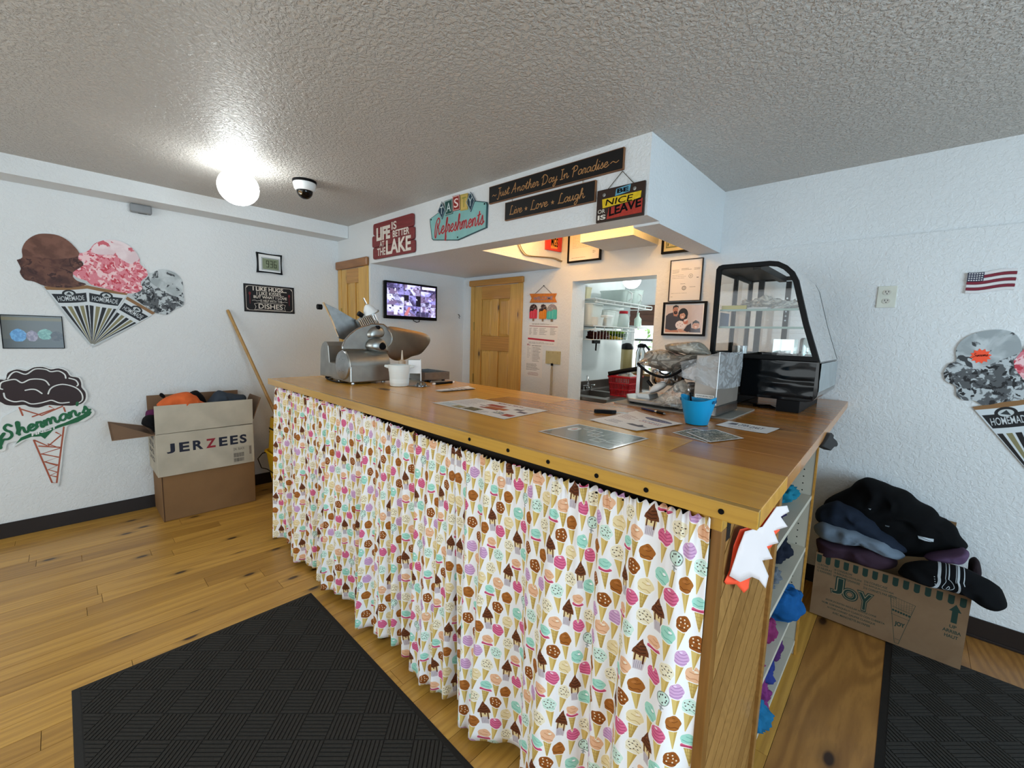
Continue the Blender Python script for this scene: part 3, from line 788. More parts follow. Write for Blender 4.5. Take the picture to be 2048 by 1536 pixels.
# ------------------------------------------------------------------ printed curtains under the counter
TW, TH = 0.30, 0.35
cv = Canvas((0, TW, 0, TH), 2900, '#f3f2f4')
OUT = '#5b4a44'
def cone(c, x, y, s, kind, rot):
    ca, sa = math.cos(rot), math.sin(rot)
    def t(pts): return [(x+(u*ca-v*sa)*s, y+(u*sa+v*ca)*s) for u, v in pts]
    P = lambda pts, col, a=1.0: c.poly(t(pts), col, a, True)
    E = lambda u, v, ru, rv, col, wob=0.0, sd=0: c.poly(t([(u+ru*(1+wob*math.sin(5*q+sd)+wob*.6*math.sin(8*q+sd*2))*math.cos(q), v+rv*(1+wob*math.sin(5*q+sd))*math.sin(q)) for q in [2*PI*i/30 for i in range(30)]]), col, 1.0, True)
    L = lambda pts, w, col: c.line(t(pts), w*s, col, 1.0, True, False)
    wf = '#d9bd72'; wd = '#a98a45'
    if kind == 'spoon':
        E(0, .55, .36, .36, '#8d968f'); E(0, .55, .31, .31, '#cfe8dc', .05)
        for k in range(7): E(.2*math.cos(k*2.4), .55+.2*math.sin(k*2.4), .035, .05, '#3f3a38')
        L([(0, .2), (0, -.15)], .10, '#aab0b2'); L([(-.12, .1), (.14, .06)], .05, '#888e92'); L([(0, -.1), (0, -.95)], .2, wf); L([(.07, -.1), (.07, -.95)], .04, wd)
        return
    if kind == 'cup':
        P([(-.33, .1), (.33, .1), (.24, -.75), (-.24, -.75)], '#e6cf9c'); P([(-.29, -.25), (.29, -.25), (.24, -.75), (-.24, -.75)], '#cfc4c9')
        for k in range(5): L([(-.2+.1*k, -.32), (-.18+.09*k, -.7)], .025, '#8f8a99')
        for k, d in ((-.22, -.3), (.02, -.1), (.2, -.4)): L([(k, .1), (k, d)], .08, '#5a2f18')
        P([(-.42, .12), (-.38, .3), (-.25, .48), (-.1, .75), (.02, .92), (.08, .72), (.26, .5), (.38, .3), (.42, .1), (0, .0)], '#6b3a1e')
        for k in (.2, .38, .56): L([(-.3+.3*k*.5, k), (.0, k-.08), (.3-.3*k*.5, k+.02)], .045, '#3f1f0e')
        L([(-.12, .5), (.0, .62)], .05, '#8d5a38')
        return
    # cone
    P([(-.30, .12), (.30, .12), (.03, -1.0), (-.03, -1.0)], '#f6f3ee')
    P([(-.26, .12), (.26, .12), (.02, -.95), (-.02, -.95)], wf); P([(.08, .12), (.26, .12), (.02, -.95)], '#c4a356')
    if kind in ('peach', 'double', 'cream', 'peachpink'):
        for k in range(4): L([(-.2+.13*k, .1), (-.02+.02*k, -.8)], .022, wd)
        for k in range(4): L([(-.24+.05*k, -.05-.18*k), (.24-.05*k, -.05-.18*k)], .018, wd)
    cols = dict(lilac=('#d3a9cf', '#a97cae'), mint=('#a5dccb', '#6fb3a3'), chip=('#d3ebdf', '#9dc4b2'), almond=('#94521c', '#66330e'), caramel=('#a56428', '#774115'),
                pink=('#dd6d93', '#b03c68'), peach=('#eab893', '#c98b62'), cream=('#ecd9ab', '#c9ac72'), vanchip=('#efe6cb', '#cdb98c'), double=('#a5dccb', '#6fb3a3'), peachpink=('#eab893', '#c98b62'))[kind]
    hi, lo = cols
    if kind in ('double', 'peachpink'):
        E(0, .14, .46, .17, '#f6f3f1', .03); E(0, .14, .41, .13, '#d65f80', .04, 2); L([(-.36, .1), (0, .06), (.36, .1)], .04, '#a83058')
        E(0, .46, .44, .32, '#f6f3f1'); E(0, .46, .39, .28, hi, .05, 1)
        L([(-.3, .42), (-.05, .3), (.2, .36)], .035, lo); L([(-.1, .58), (.1, .52), (.26, .56)], .03, lo)
    else:
        E(0, .4, .47, .45, '#f7f5f3', .04, 1); E(0, .4, .42, .40, hi, .05, 1)
        if kind in ('lilac', 'pink'):
            for v, w in ((.1, .36), (.26, .38), (.42, .34), (.58, .26)):
                L([(-w, v+.08), (-w*.3, v-.02), (w*.4, v), (w, v+.1)], .035, lo)
            E(-.1, .66, .1, .05, '#f6d3e0' if kind == 'pink' else '#ead0e8')
        else:
            L([(-.36, .3), (-.15, .16), (.1, .2), (.3, .12)], .04, lo); L([(-.2, .52), (.05, .44), (.25, .52)], .035, lo); L([(-.05, .7), (.12, .64)], .03, lo)
            if kind in ('mint', 'peach', 'cream'): E(.12, .56, .1, .06, '#ffffff' if kind == 'mint' else '#f6e6d0')
        if kind in ('chip', 'vanchip'):
            for k in range(10): E(.3*math.cos(k*2.399)*((k+1)/10)**.5, .4+.3*math.sin(k*2.399)*((k+1)/10)**.5, .04, .028, '#4a3a30')
        if kind == 'almond':
            for k in range(7): E(.3*math.cos(k*2.399+.5)*((k+1)/7)**.5, .4+.28*math.sin(k*2.399+.5)*((k+1)/7)**.5, .045, .045, '#f1dcc0')
        if kind == 'caramel': E(-.1, .55, .12, .07, '#b8743a')
    return
kinds = ['pink', 'lilac', 'mint', 'vanchip', 'almond', 'peach', 'chip', 'cup', 'caramel', 'double', 'spoon', 'cream', 'peachpink']
kr = random.Random(5)
ncol, nrow = 8, 4
bag = []
for i in range(ncol):
    for j in range(nrow):
        if not bag:
            bag = kinds+['mint', 'lilac', 'pink', 'vanchip', 'almond', 'caramel', 'cup']; kr.shuffle(bag)
        cone(cv, (i+0.5)*TW/ncol+kr.uniform(-.003, .003), TH-(j+0.5+(0.5 if i % 2 else 0)+kr.uniform(-.08, .08))*TH/nrow, 0.0500, bag.pop(), kr.uniform(-.16, .16))
M_CURT = cv.mat('ice_cream_print_cotton', 0.75, ext='REPEAT', bump=0.1)
def curtain(x0, x1, seed, label, nx):
    r = random.Random(seed)
    waves = [(r.uniform(0.07, 0.12)*(1 if k % 2 else 1.7), r.uniform(0, 6.28), r.uniform(.6, 1.0)) for k in range(4)]
    big = [(r.uniform(0.28, 0.5), r.uniform(0, 6.28)) for k in range(3)]
    zt, zb = 1.066, 0.035
    def fold(x, t):                                  # t: 0 top .. 1 hem
        g = 0.0045*math.sin(x*2*PI/0.021+2*math.sin(x*37))*max(0, 1-t/0.10)+0.003*math.sin(x*2*PI/0.034+1.5*math.sin(x*19))*max(0, 1-t/0.3)
        s = sum(a*math.sin(x*2*PI/wl+p+1.1*math.sin(x*2*PI/0.41+p)) for wl, p, a in waves)*0.012*(0.25+0.9*t**0.7)
        b = sum(math.sin(x*2*PI/wl+p) for wl, p in big)*0.016*t
        sh = 0.5+0.5*math.sin(x*2*PI/0.17+seed+2.2*math.sin(x*2*PI/0.63))
        return 0.955+g+s+b-0.016*t*sh**6-0.006*t
    xs = [x0+(x1-x0)*i/nx for i in range(nx+1)]
    u = [0.0]
    for a, b in zip(xs, xs[1:]): u.append(u[-1]+math.hypot(b-a, fold(b, .75)-fold(a, .75)))
    ny = 44
    mb = MB(); vs, uv, fs = [], [], []
    for j in range(ny+1):
        t = j/ny
        for i, xx in enumerate(xs):
            edge = 0.0
            sag = 0.024*math.sin(PI*(xx+1.9)/1.62) if -1.9 < xx < -0.28 else 0.0
            z = zt-sag-(zt-sag-zb)*t
            if j == 0: z += 0.004*math.sin(xx*2*PI/0.021)
            if j == ny: z += 0.006*math.sin(xx*9+seed)
            vs.append((xx+0.005*math.sin(xx*2*PI/0.13+3*t)*t-(0.020*t*max(0, (xx-x1)/0.3+1) if x0 < -2 else -0.006*t*max(0, (x0-xx)/.3+1)), fold(xx, t)+(0.006*(1-t)*max(0, (xx-x1)/0.1+1) if x0 < -2 else 0), z)); uv.append((u[i]/TW, (z)/TH))
    for j in range(ny):
        for i in range(nx):
            fs.append((j*(nx+1)+i, (j+1)*(nx+1)+i, (j+1)*(nx+1)+i+1, j*(nx+1)+i+1))
    mb.add(vs, fs, uv)
    rt_ = thing('gathered_curtain', label, 'curtain', ((x0+x1)/2, 0.955, zb))
    o = obj('fabric', mb, M_CURT, rt_, smooth=180)
    m_ = o.modifiers.new('thick', 'SOLIDIFY'); m_.thickness = 0.0012
    obj('heading_cord', MB().tube([(x0+(x1-x0)*i/24, 0.966, zt-0.016-(0.024*math.sin(PI*(x0+(x1-x0)*i/24+1.9)/1.62) if -1.9 < x0+(x1-x0)*i/24 < -.28 else 0)) for i in range(25)], 0.003, 6), M_MATT, rt_, smooth=True)
    return rt_
curtain(-3.025, -1.150, 3, 'wide gathered curtain with ice cream cone print, left of the dark gap', 900)
curtain(-1.160, -0.283, 8, 'narrower ice cream print curtain next to the diagonal board counter end', 440)

# ------------------------------------------------------------------ door mats with ribbed parquet relief
M_MAT1 = flat('charcoal_mat', '#2e2b27', 0.85, var=0.2, scale=140, bump=0.4, bscale=500)
M_MAT2 = flat('rubber_mat_rim', '#23211f', 0.7, var=0.12, scale=60)
def mat_(x0, x1, y0, y1, label, rot, tile, k):
    r = thing('floor_mat', label, 'mat', ((x0+x1)/2, (y0+y1)/2, 0.0005))
    mb = MB(); e = 0.022
    f = FZ(0)
    o_ = [(x0, y0), (x1, y0), (x1, y1), (x0, y1)]; i_ = [(x0+e, y0+e), (x1-e, y0+e), (x1-e, y1-e), (x0+e, y1-e)]
    mb.add([f.pt(a, b, 0.0008) for a, b in o_]+[f.pt(a, b, 0.0062) for a, b in i_], [(0, 1, 5, 4), (1, 2, 6, 5), (2, 3, 7, 6), (3, 0, 4, 7), (4, 5, 6, 7), (3, 2, 1, 0)])
    obj('rubber_base', mb, M_MAT2, r)
    rb = MB(); p = tile/k
    ca, sa = math.cos(rot), math.sin(rot)
    R = 14
    for i in range(-R, R):
        for j in range(-R, R):
            for q in range(k):
                u0, v0 = i*tile, j*tile
                if (i+j) % 2: P = [(u0+0.002, v0+q*p+p*.2), (u0+tile-0.002, v0+q*p+p*.2), (u0+tile-0.002, v0+(q+1)*p-p*.12), (u0+0.002, v0+(q+1)*p-p*.12)]
                else: P = [(u0+q*p+p*.2, v0+0.002), (u0+(q+1)*p-p*.12, v0+0.002), (u0+(q+1)*p-p*.12, v0+tile-0.002), (u0+q*p+p*.2, v0+tile-0.002)]
                P = [((x0+x1)/2+a*ca-b*sa, (y0+y1)/2+a*sa+b*ca) for a, b in P]
                if all(a < x0 or a > x1 or b < y0 or b > y1 for a, b in P): continue
                P = clip(P, x0+e+.004, x1-e-.004, y0+e+.004, y1-e-.004)
                if len(P) >= 3: rb.prism(f, P, 0.006, 0.0092)
    o = obj('rib', rb, M_MAT1, r); o['kind'] = 'stuff'
    return r
mat_(-2.285, -0.76, -0.057, 0.864, 'black ribbed floor mat in front of the printed curtains', math.radians(45), 0.105, 7)
mat_(0.05, 0.97, 1.2, 2.755, 'black ribbed floor mat reaching under the waffle cone box', math.radians(45), 0.105, 7)
# ------------------------------------------------------------------ ceiling fittings
lx, ly = -3.137, 0.819
t = thing('ceiling_globe_lamp', 'lit white globe lamp on the open ceiling, left of the dome camera', 'lamp', (lx, ly, C))
obj('lamp_base', MB().lathe((lx, ly, C), [(0.062, -0.034), (0.064, -0.02), (0.078, -0.012), (0.08, 0)], 28), M_WHITE, t, smooth=True)
M_GLOBE = emit('lit_globe', (0.95, 1.0, 1.0), LAMP_STRENGTH)
obj('globe', MB().sphere((lx, ly, C-0.034-0.098), 0.112, 32, 18, (1, 1, 0.94)), M_GLOBE, t, smooth=180)
cx, cy = -3.096, 1.2
t = thing('dome_camera', 'small white and black dome security camera on the ceiling', 'camera', (cx, cy, C))
obj('mount_ring', MB().lathe((cx, cy, C), [(0.075, -0.016), (0.075, 0)], 28), M_BLACK, t, smooth=True)
obj('housing', MB().lathe((cx, cy, C), [(0.056, -0.066), (0.066, -0.05), (0.072, -0.018), (0.072, -0.0165)], 28), M_WHITE, t, smooth=True)
obj('dome', MB().sphere((cx, cy, C-0.064), 0.051, 24, 8, (1, 1, 1.05), -PI/2, 0), flat('tinted_dome', '#0b0b0c', 0.06), t, smooth=180)
obj('lens', MB().lathe((cx+0.03, cy-0.035, C-0.086), [(0.014, 0), (0.014, 0.012), (0.009, 0.012), (0.008, 0.008), (0, 0.008)], 16, (0.5, -0.7, -0.5)), M_CHROME, t, smooth=True)
a0, a1, b0, b1 = FL.box([(258, 407), (303, 432)])
t = thing('motion_sensor', 'small grey sensor box on the left wall under the beam', 'sensor', FL.pt((a0+a1)/2, b0, 0))
obj('housing', MB().fbox(FL, a0, a1, b0, b1, 0, 0.05), flat('grey_plastic', '#85888b', 0.4), t, bevel=0.012, seg=3)
obj('window', MB().fbox(FL, a0+0.045, a1-0.03, b0-0.0006, b0+0.004, 0.016, 0.036), M_BLACK, t)

# ------------------------------------------------------------------ wall clock and tin sign on the left wall
def frame_ring(f, box, e, c0, c1):
    a0, a1, b0, b1 = box
    return MB().ring(f, [(a0, b0), (a1, b0), (a1, b1), (a0, b1)], [(a0+e, b0+e), (a1-e, b0+e), (a1-e, b1-e), (a0+e, b1-e)], c0, c1)
bx = (1.229, 1.437, 1.933, 2.108)
t = thing('digital_clock', 'white digital wall clock in a black frame reading 936', 'clock', FL.pt(1.333, bx[2], 0))
out, inn = [], []
for i in range(40):
    q = 2*PI*i/40
    k = max(abs(math.cos(q)), abs(math.sin(q)))
    x_, y_ = math.cos(q)/k, math.sin(q)/k
    bow = 1-0.06*(1-(min(abs(x_), abs(y_)))**2)
    w, h = (bx[1]-bx[0])/2, (bx[3]-bx[2])/2
    out.append((1.333+x_*w*bow, bx[2]+h+y_*h*bow)); inn.append((1.333+x_*(w-.014), bx[2]+h+y_*(h-.014)))
obj('frame', MB().ring(FL, out, inn, 0, 0.026), M_BLACK, t)
obj('face', MB().fbox(FL, bx[0]+.013, bx[1]-.013, bx[2]+.013, bx[3]-.013, 0, 0.019), M_WHITE, t)
lb = (1.275, 1.408, 1.968, 2.062)
obj('display_rim', frame_ring(FL, (lb[0]-.008, lb[1]+.008, lb[2]-.008, lb[3]+.008), .006, .019, .021), flat('silver_rim', '#9da3a5', .3), t)
lc = obj('display', MB().fbox(FL, *lb, .019, .0205), flat('lcd_green', '#7f8a70', .3), t)
seg = {'9': 'abcdfg', '3': 'abcdg', '6': 'acdefg'}
dg = MB()
for i, ch in enumerate('936'):
    x0 = lb[0]+.03+i*.031; y0 = lb[2]+.018; w_, h_ = .022, .058; k = .0042
    S = dict(a=(x0, x0+w_, y0+h_-k, y0+h_), d=(x0, x0+w_, y0, y0+k), g=(x0, x0+w_, y0+h_/2-k/2, y0+h_/2+k/2), f=(x0, x0+k, y0+h_/2, y0+h_), e=(x0, x0+k, y0, y0+h_/2), b=(x0+w_-k, x0+w_, y0+h_/2, y0+h_), c=(x0+w_-k, x0+w_, y0, y0+h_/2))
    for s_ in seg[ch]:
        p = S[s_]; dg.flat(FL, [(p[0], p[2]), (p[1], p[2]), (p[1], p[3]), (p[0], p[3])], .0209)
obj('digits', dg, M_MATT, lc)

bx = (1.123, 1.538, 1.586, 1.828)
t = thing('hugs_sign', 'black tin sign reading I like hugs below the clock', 'sign', FL.pt(1.33, bx[2], 0))
obj('plate', MB().fbox(FL, *bx, 0.0, 0.007), flat('sign_black', '#120d0f', 0.5), t, bevel=0.002)
M_CREAM = flat('cream_print', '#d8d0c4', 0.6)
e1 = MB()
a0, a1, b0, b1 = bx; e = .016; q = .02
loop = [(a0+e+q, b0+e), (a1-e-q, b0+e), (a1-e, b0+e+q), (a1-e, b1-e-q), (a1-e-q, b1-e), (a0+e+q, b1-e), (a0+e, b1-e-q), (a0+e, b0+e+q)]
ribbon(e1, FL, loop+[loop[0]], .0028, .0078)
for sx, sy in ((0, 0), (1, 0), (1, 1), (0, 1)):
    cx_, cy_ = (a1-e if sx else a0+e), (b1-e if sy else b0+e)
    for k in range(3):
        ribbon(e1, FL, [(cx_+(1-2*sx)*(.004+.008*k), cy_+(1-2*sy)*.002), (cx_+(1-2*sx)*(.002), cy_+(1-2*sy)*(.004+.008*k))], .0026, .0078)
wd_, ht_ = a1-a0, b1-b0
def line_(txt, u0, u1, v0, v1, bold=0.0): put_text(e1, FL, txt, (a0+wd_*u0, a0+wd_*u1, b0+ht_*v0, b0+ht_*v1), .0078, bold)
line_('I LIKE HUGS...', .17, .84, .77, .92, .03); line_('I LIKE KISSES...', .24, .78, .62, .75, .012); line_('BUT WHAT I LOVE', .18, .84, .50, .60, .02)
line_('IS HELP WITH THE', .31, .74, .375, .465); line_('DISHES', .27, .75, .13, .31, .012)
for sgn in (0, 1):
    f_ = (lambda u: a0+wd_*(u if not sgn else 1-u))
    ribbon(e1, FL, [(f_(.15), b0+ht_*.41), (f_(.2), b0+ht_*.43), (f_(.24), b0+ht_*.4), (f_(.3), b0+ht_*.42)], .003, .0078)
    ribbon(e1, FL, [(f_(.26), b0+ht_*.10), (f_(.19), b0+ht_*.08), (f_(.22), b0+ht_*.19), (f_(.19), b0+ht_*.30), (f_(.26), b0+ht_*.33)], .0035, .0078)
ribbon(e1, FL, [(a0+wd_*.26, b0+ht_*.33), (a0+wd_*.5, b0+ht_*.35), (a0+wd_*.76, b0+ht_*.33)], .0028, .0078); ribbon(e1, FL, [(a0+wd_*.26, b0+ht_*.10), (a0+wd_*.5, b0+ht_*.085), (a0+wd_*.76, b0+ht_*.10)], .0028, .0078)
obj('lettering', e1, M_CREAM, t)
for u in (.11, .89):
    m_ = MB(); x_ = a0+wd_*u
    m_.flat(FL, circ(x_, b0+ht_*.66, .009, .014), .0077); ribbon(m_, FL, [(x_, b0+ht_*.6), (x_, b0+ht_*.3)], .005, .0077)
    obj('spoon_print', m_, flat('dark_red_print', '#6d2228', .6), t)

# ------------------------------------------------------------------ flat cut-outs of ice cream on the walls
def scoop_art(c, f, pts, kind):
    P = f.px(pts); P = spline(P+[P[0]], 3)[:-1]
    col = {'choc': mottled('#6b4638', '#4a2c24', 14, .5, .3, '#3d221d', .66), 'straw': mottled('#d9808c', '#efc9cc', 26, .52, .10, '#c2404f', .62), 'cookie': mottled('#56595c', '#b9c0c3', 22, .5, .08, '#232427', .60)}[kind]
    c.poly(P, col)
    return P
def dome_art(c, f, pts, kind):
    P = f.px(pts); P = spline(P+[P[0]], 3)[:-1]
    col = {'choc': mottled('#7a5344', '#5f3d30', 9, .55, .3), 'straw': mottled('#dcc5c9', '#e9d9db', 9, .5, .3, '#c9616c', .66), 'cookie': mottled('#9aa2a5', '#c3cacc', 8, .5, .3, '#3c3f42', .68)}[kind]
    c.poly(P, col)
def cone_art(c, tip, L, R, k=0.0):
    # tip, left and right ends of the rim; bands run from the rim to the tip
    at = lambda u, v: (tip[0]+((L[0]*(1-u)+R[0]*u)-tip[0])*v, tip[1]+((L[1]*(1-u)+R[1]*u)-tip[1])*v-k*4*u*(1-u)*v)
    def band(u0, u1, v0, v1, col, n=8):
        c.poly([at(u0+(u1-u0)*i/n, v0) for i in range(n+1)]+[at(u1-(u1-u0)*i/n, v1) for i in range(n+1)], col)
    band(0, 1, 0, 1, '#cfd6da'); band(0, 1, .965, 1.02, '#8a6540')
    for u0, u1, col in ((.03, .17, '#1c1a1c'), (.25, .40, '#857f5c'), (.47, .62, '#1c1a1c'), (.68, .82, '#857f5c'), (.88, .98, '#1c1a1c')): band(u0, u1, .03, .69, col)
    band(.04, .96, .75, .90, '#1a1b1f')
    p0, p1 = at(.10, .795), at(.90, .795); L_ = math.hypot(p1[0]-p0[0], p1[1]-p0[1]); an = math.atan2(p1[1]-p0[1], p1[0]-p0[0])
    h_ = math.hypot(at(.5, .9)[0]-at(.5, .75)[0], at(.5, .9)[1]-at(.5, .75)[1])
    mid = at(.5, .825); top = at(.5, .905)
    c.ell(top[0], top[1], h_*.55, h_*.42, '#1a1b1f', an); c.ell(top[0], top[1], h_*.38, h_*.26, '#bfc6c8', an); c.poly([(top[0]-h_*.25, top[1]-h_*.12), (top[0], top[1]+h_*.2), (top[0]+h_*.25, top[1]-h_*.12)], '#30363a')
    c.text('HOMEMADE', (mid[0]-L_/2, mid[0]+L_/2, mid[1]-h_*.27, mid[1]+h_*.27), '#c9cfd2', 0.01, rot=an)
z1 = cr(0, 420, 4.8)                              # zoomed crop of the left cut-out
choc = z1((160, 480), (215, 455), (210, 380), (250, 300), (340, 240), (440, 228), (560, 245), (660, 300), (740, 380), (765, 460), (800, 540), (700, 620), (740, 680), (830, 715), (700, 745), (560, 745), (430, 730), (330, 690), (240, 670), (190, 600), (200, 560))
chocd = z1((215, 440), (215, 370), (250, 300), (340, 240), (440, 228), (560, 245), (660, 300), (740, 380), (760, 440), (600, 470), (420, 460))
straw = z1((765, 410), (850, 390), (900, 330), (980, 295), (1090, 288), (1200, 320), (1290, 390), (1335, 460), (1345, 520), (1400, 570), (1415, 630), (1350, 690), (1365, 760), (1280, 800), (1150, 790), (1000, 750), (880, 720), (830, 680), (740, 650), (700, 600), (790, 540), (800, 500), (750, 470))
strawd = z1((870, 400), (900, 340), (980, 295), (1090, 288), (1200, 320), (1290, 390), (1335, 470), (1250, 520), (1100, 440), (950, 430))
cook = z1((1420, 640), (1460, 590), (1530, 570), (1620, 580), (1700, 620), (1750, 690), (1755, 790), (1765, 850), (1755, 920), (1680, 950), (1600, 1005), (1500, 990), (1430, 950), (1330, 880), (1270, 820), (1330, 780), (1370, 700))
cookd = z1((1430, 640), (1460, 590), (1530, 570), (1620, 580), (1700, 620), (1750, 690), (1755, 780), (1680, 830), (1560, 770), (1450, 700))
tip = FL.px(z1((885, 1300)))[0]
outl = z1((160, 480), (215, 455), (210, 380), (250, 300), (340, 240), (440, 228), (560, 245), (660, 300), (740, 380), (770, 415), (850, 390), (900, 330), (980, 295), (1090, 288), (1200, 320), (1290, 390), (1335, 460), (1345, 520), (1400, 570), (1440, 610), (1530, 570), (1620, 580), (1700, 620), (1750, 690), (1755, 790), (1765, 850), (1755, 920), (1680, 950), (1600, 1005), (1500, 990), (1470, 1000), (1330, 1085), (930, 1300), (885, 1302), (850, 1285), (640, 1040), (430, 760), (330, 690), (240, 670), (190, 600), (200, 560))
def cutout(name, label, cat, f, outline, cvs, c0, thick, matname, rough=0.45):
    P = f.px(outline); P = spline(P+[P[0]], 3)[:-1]
    r = thing(name, label, cat, f.pt(sum(p[0] for p in P)/len(P), min(p[1] for p in P), 0))
    obj('backing', MB().prism(f, P, c0, c0+thick), flat('foam_board', '#c9c9c6', .6), r)
    obj('print', MB().flat(f, P, c0+thick+0.0006, cvs.box), cvs.mat(matname, rough), r)
    return r
bxx = FL.box(outl)
c = Canvas((bxx[0]-.01, bxx[1]+.01, bxx[2]-.01, bxx[3]+.01), 900, '#b9c0c3')
scoop_art(c, FL, cook, 'cookie'); dome_art(c, FL, cookd, 'cookie')
rims = [FL.px(z1((1215, 840), (1490, 1000))), FL.px(z1((835, 735), (1225, 800))), FL.px(z1((430, 745), (835, 735)))]
cone_art(c, tip, *rims[0]); 
cone_art(c, tip, *rims[2], 0.006)
scoop_art(c, FL, choc, 'choc'); dome_art(c, FL, chocd, 'choc')
cone_art(c, tip, *rims[1], 0.004); scoop_art(c, FL, straw, 'straw'); dome_art(c, FL, strawd, 'straw')
cutout('cone_cutout', 'three-scoop homemade cone cut-out on the left wall', 'wall decal', FL, outl, c, 0.002, 0.005, 'left_cone_print')

z2 = cr(1720, 520, 3.8415)                        # right wall cut-out
cook2 = z2((640, 870), (680, 800), (740, 775), (735, 700), (770, 630), (850, 575), (960, 545), (1080, 535), (1180, 560), (1230, 620), (1250, 700), (1320, 760), (1400, 900), (1380, 1020), (1260, 1070), (1100, 1090), (950, 1115), (880, 1080), (800, 1078), (740, 1040), (735, 970), (660, 930))
cook2d = z2((735, 780), (735, 700), (770, 630), (850, 575), (960, 545), (1080, 535), (1180, 560), (1230, 620), (1240, 700), (1100, 760), (900, 830))
base = FB.px(z2((1260, 1070)))[0]
mx, mz = 0.535, 0.78                              # the three cones meet beyond the frame
c2o = FB.px(cook2); c2o = spline(c2o+[c2o[0]], 3)[:-1]
def blob(x, y, rx, ry, n=26, sd=0): return [(x+rx*(1+.05*math.sin(6*q+sd))*math.cos(q), y+ry*(1+.05*math.sin(5*q+sd))*math.sin(q)) for q in [2*PI*i/n for i in range(n)]]
st2, ch2 = blob(.53, 1.40, .17, .155, sd=1), blob(.76, 1.37, .16, .15, sd=3)
c = Canvas((0.1, 0.96, 0.72, 1.6), 900, '#b9c0c3')
cone_art(c, (mx, mz), (.245, 1.165), (.43, 1.225), .004); c.poly(c2o, mottled('#56595c', '#b9c0c3', 22, .5, .08, '#232427', .60)); dome_art(c, FB, cook2d, 'cookie')
cone_art(c, (mx, mz), (.64, 1.225), (.84, 1.17), .004); c.poly(ch2, mottled('#6b4638', '#4a2c24', 14, .5, .3))
cone_art(c, (mx, mz), (.43, 1.225), (.64, 1.225), .006); c.poly(st2, mottled('#d9808c', '#efc9cc', 26, .52, .10, '#c2404f', .62))
r = thing('cone_cutout', 'homemade cone cut-out on the right wall, orange starburst stuck on its cookie scoop', 'wall decal', FB.pt(.5, mz, 0))
for pp, nm, cc in (([(mx, mz), (.84, 1.17), (.64, 1.235), (.43, 1.235), (.245, 1.165)], 'cone_board', .002), (c2o, 'scoop_board', .003), (st2, 'scoop_board', .004), (ch2, 'scoop_board', .0035)):
    obj(nm, MB().prism(FB, pp, cc, cc+.005), flat('foam_board', '#c9c9c6', .6), r)
mt = c.mat('right_cone_print', .45)
for pp, nm, cc in (([(mx, mz), (.84, 1.17), (.64, 1.235), (.43, 1.235), (.245, 1.165)], 'cone_print', .0076), (c2o, 'scoop_print', .0086), (ch2, 'scoop_print', .0091), (st2, 'scoop_print', .0096)):
    obj(nm, MB().flat(FB, pp, cc, c.box), mt, r)
bx_, bz_ = FB.px(z2((925, 738)))[0]
M_NEON = flat('fluorescent_orange_card', '#ff5a38', 0.6, var=0.03)
r = thing('starburst_tag', 'orange starburst tag stuck on the grey cookie scoop', 'tag', FB.pt(bx_, bz_-.033, .0096))
obj('card', MB().prism(FB, star(FB, bx_, bz_, .037, .74, 12, .2), .0094, .0102), M_NEON, r)
mb = MB(); put_script(mb, FB, 'Sunreme', (bx_-.024, bz_-.004), (bx_+.024, bz_+.001), .008, .0014, .0106)
obj('lettering', mb, M_MATT, r)

# framed flavour picture
bx = (-.254, .018, 1.268, 1.482)
t = thing('flavour_picture', 'small glossy picture of four coloured scoops on the left wall', 'picture', FL.pt(-.12, bx[2], 0))
c = Canvas((bx[0], bx[1], bx[2], bx[3]), 1500, '#57564e')
c.poly([(bx[0], 1.45), (bx[1], 1.45), (bx[1], 1.47), (bx[0], 1.47)], '#6f6541'); c.poly([(bx[0], bx[2]), (bx[1], bx[2]), (bx[1], 1.33), (bx[0], 1.33)], '#4b4c48')
for a, b, rx, ry, c1, c2 in ((-.185, 1.352, .036, .042, '#5f9fd2', '#4682ba'), (-.125, 1.348, .026, .036, '#9d93a5', '#7a7084'), (-.065, 1.36, .035, .036, '#7fb2a8', '#5c9288'), (-.012, 1.348, .03, .034, '#4a433f', '#2f2a28')):
    c.ell(a, b, rx, ry, mottled(c1, c2, 60, .5, .2), wob=.03)
obj('print', MB().prism(FL, [(bx[0], bx[2]), (bx[1], bx[2]), (bx[1], bx[3]), (bx[0], bx[3])], 0.0015, .006, c.box), c.mat('flavour_print', .12), t)
obj('edge', frame_ring(FL, (bx[0]-.003, bx[1]+.003, bx[2]-.003, bx[3]+.003), .0045, 0, .0075), M_BLACK, t)

# the ice cream maker's cut-out logo sign
z3 = cr(0, 700, 3.84)
t3 = lambda *p: FL.px(z3(*p))
outl = z3((0, 215), (45, 215), (60, 165), (130, 140), (200, 150), (260, 125), (340, 122), (390, 140), (450, 130), (520, 155), (550, 195), (610, 205), (635, 245), (640, 280), (670, 320), (672, 380), (640, 420), (690, 440), (722, 465), (718, 500), (640, 550), (515, 590), (460, 1010), (430, 1032), (400, 1025), (370, 960), (250, 690), (110, 745), (150, 700), (60, 715), (45, 765), (0, 778), (-60, 770), (-50, 640), (0, 600), (20, 520), (110, 470), (150, 440), (60, 425), (10, 410), (-60, 380), (-70, 290))
P = FL.px(outl); P = spline(P+[P[0]], 3)[:-1]
t = thing('cone_logo_sign', 'cut-out cone sign in green and brown, green lettering, low on the left wall', 'sign', FL.pt(-.1, min(p[1] for p in P), 0))
obj('board', MB().prism(FL, P, 0, .012), flat('sign_white', '#d9dcdb', .45), t, bevel=.0015)
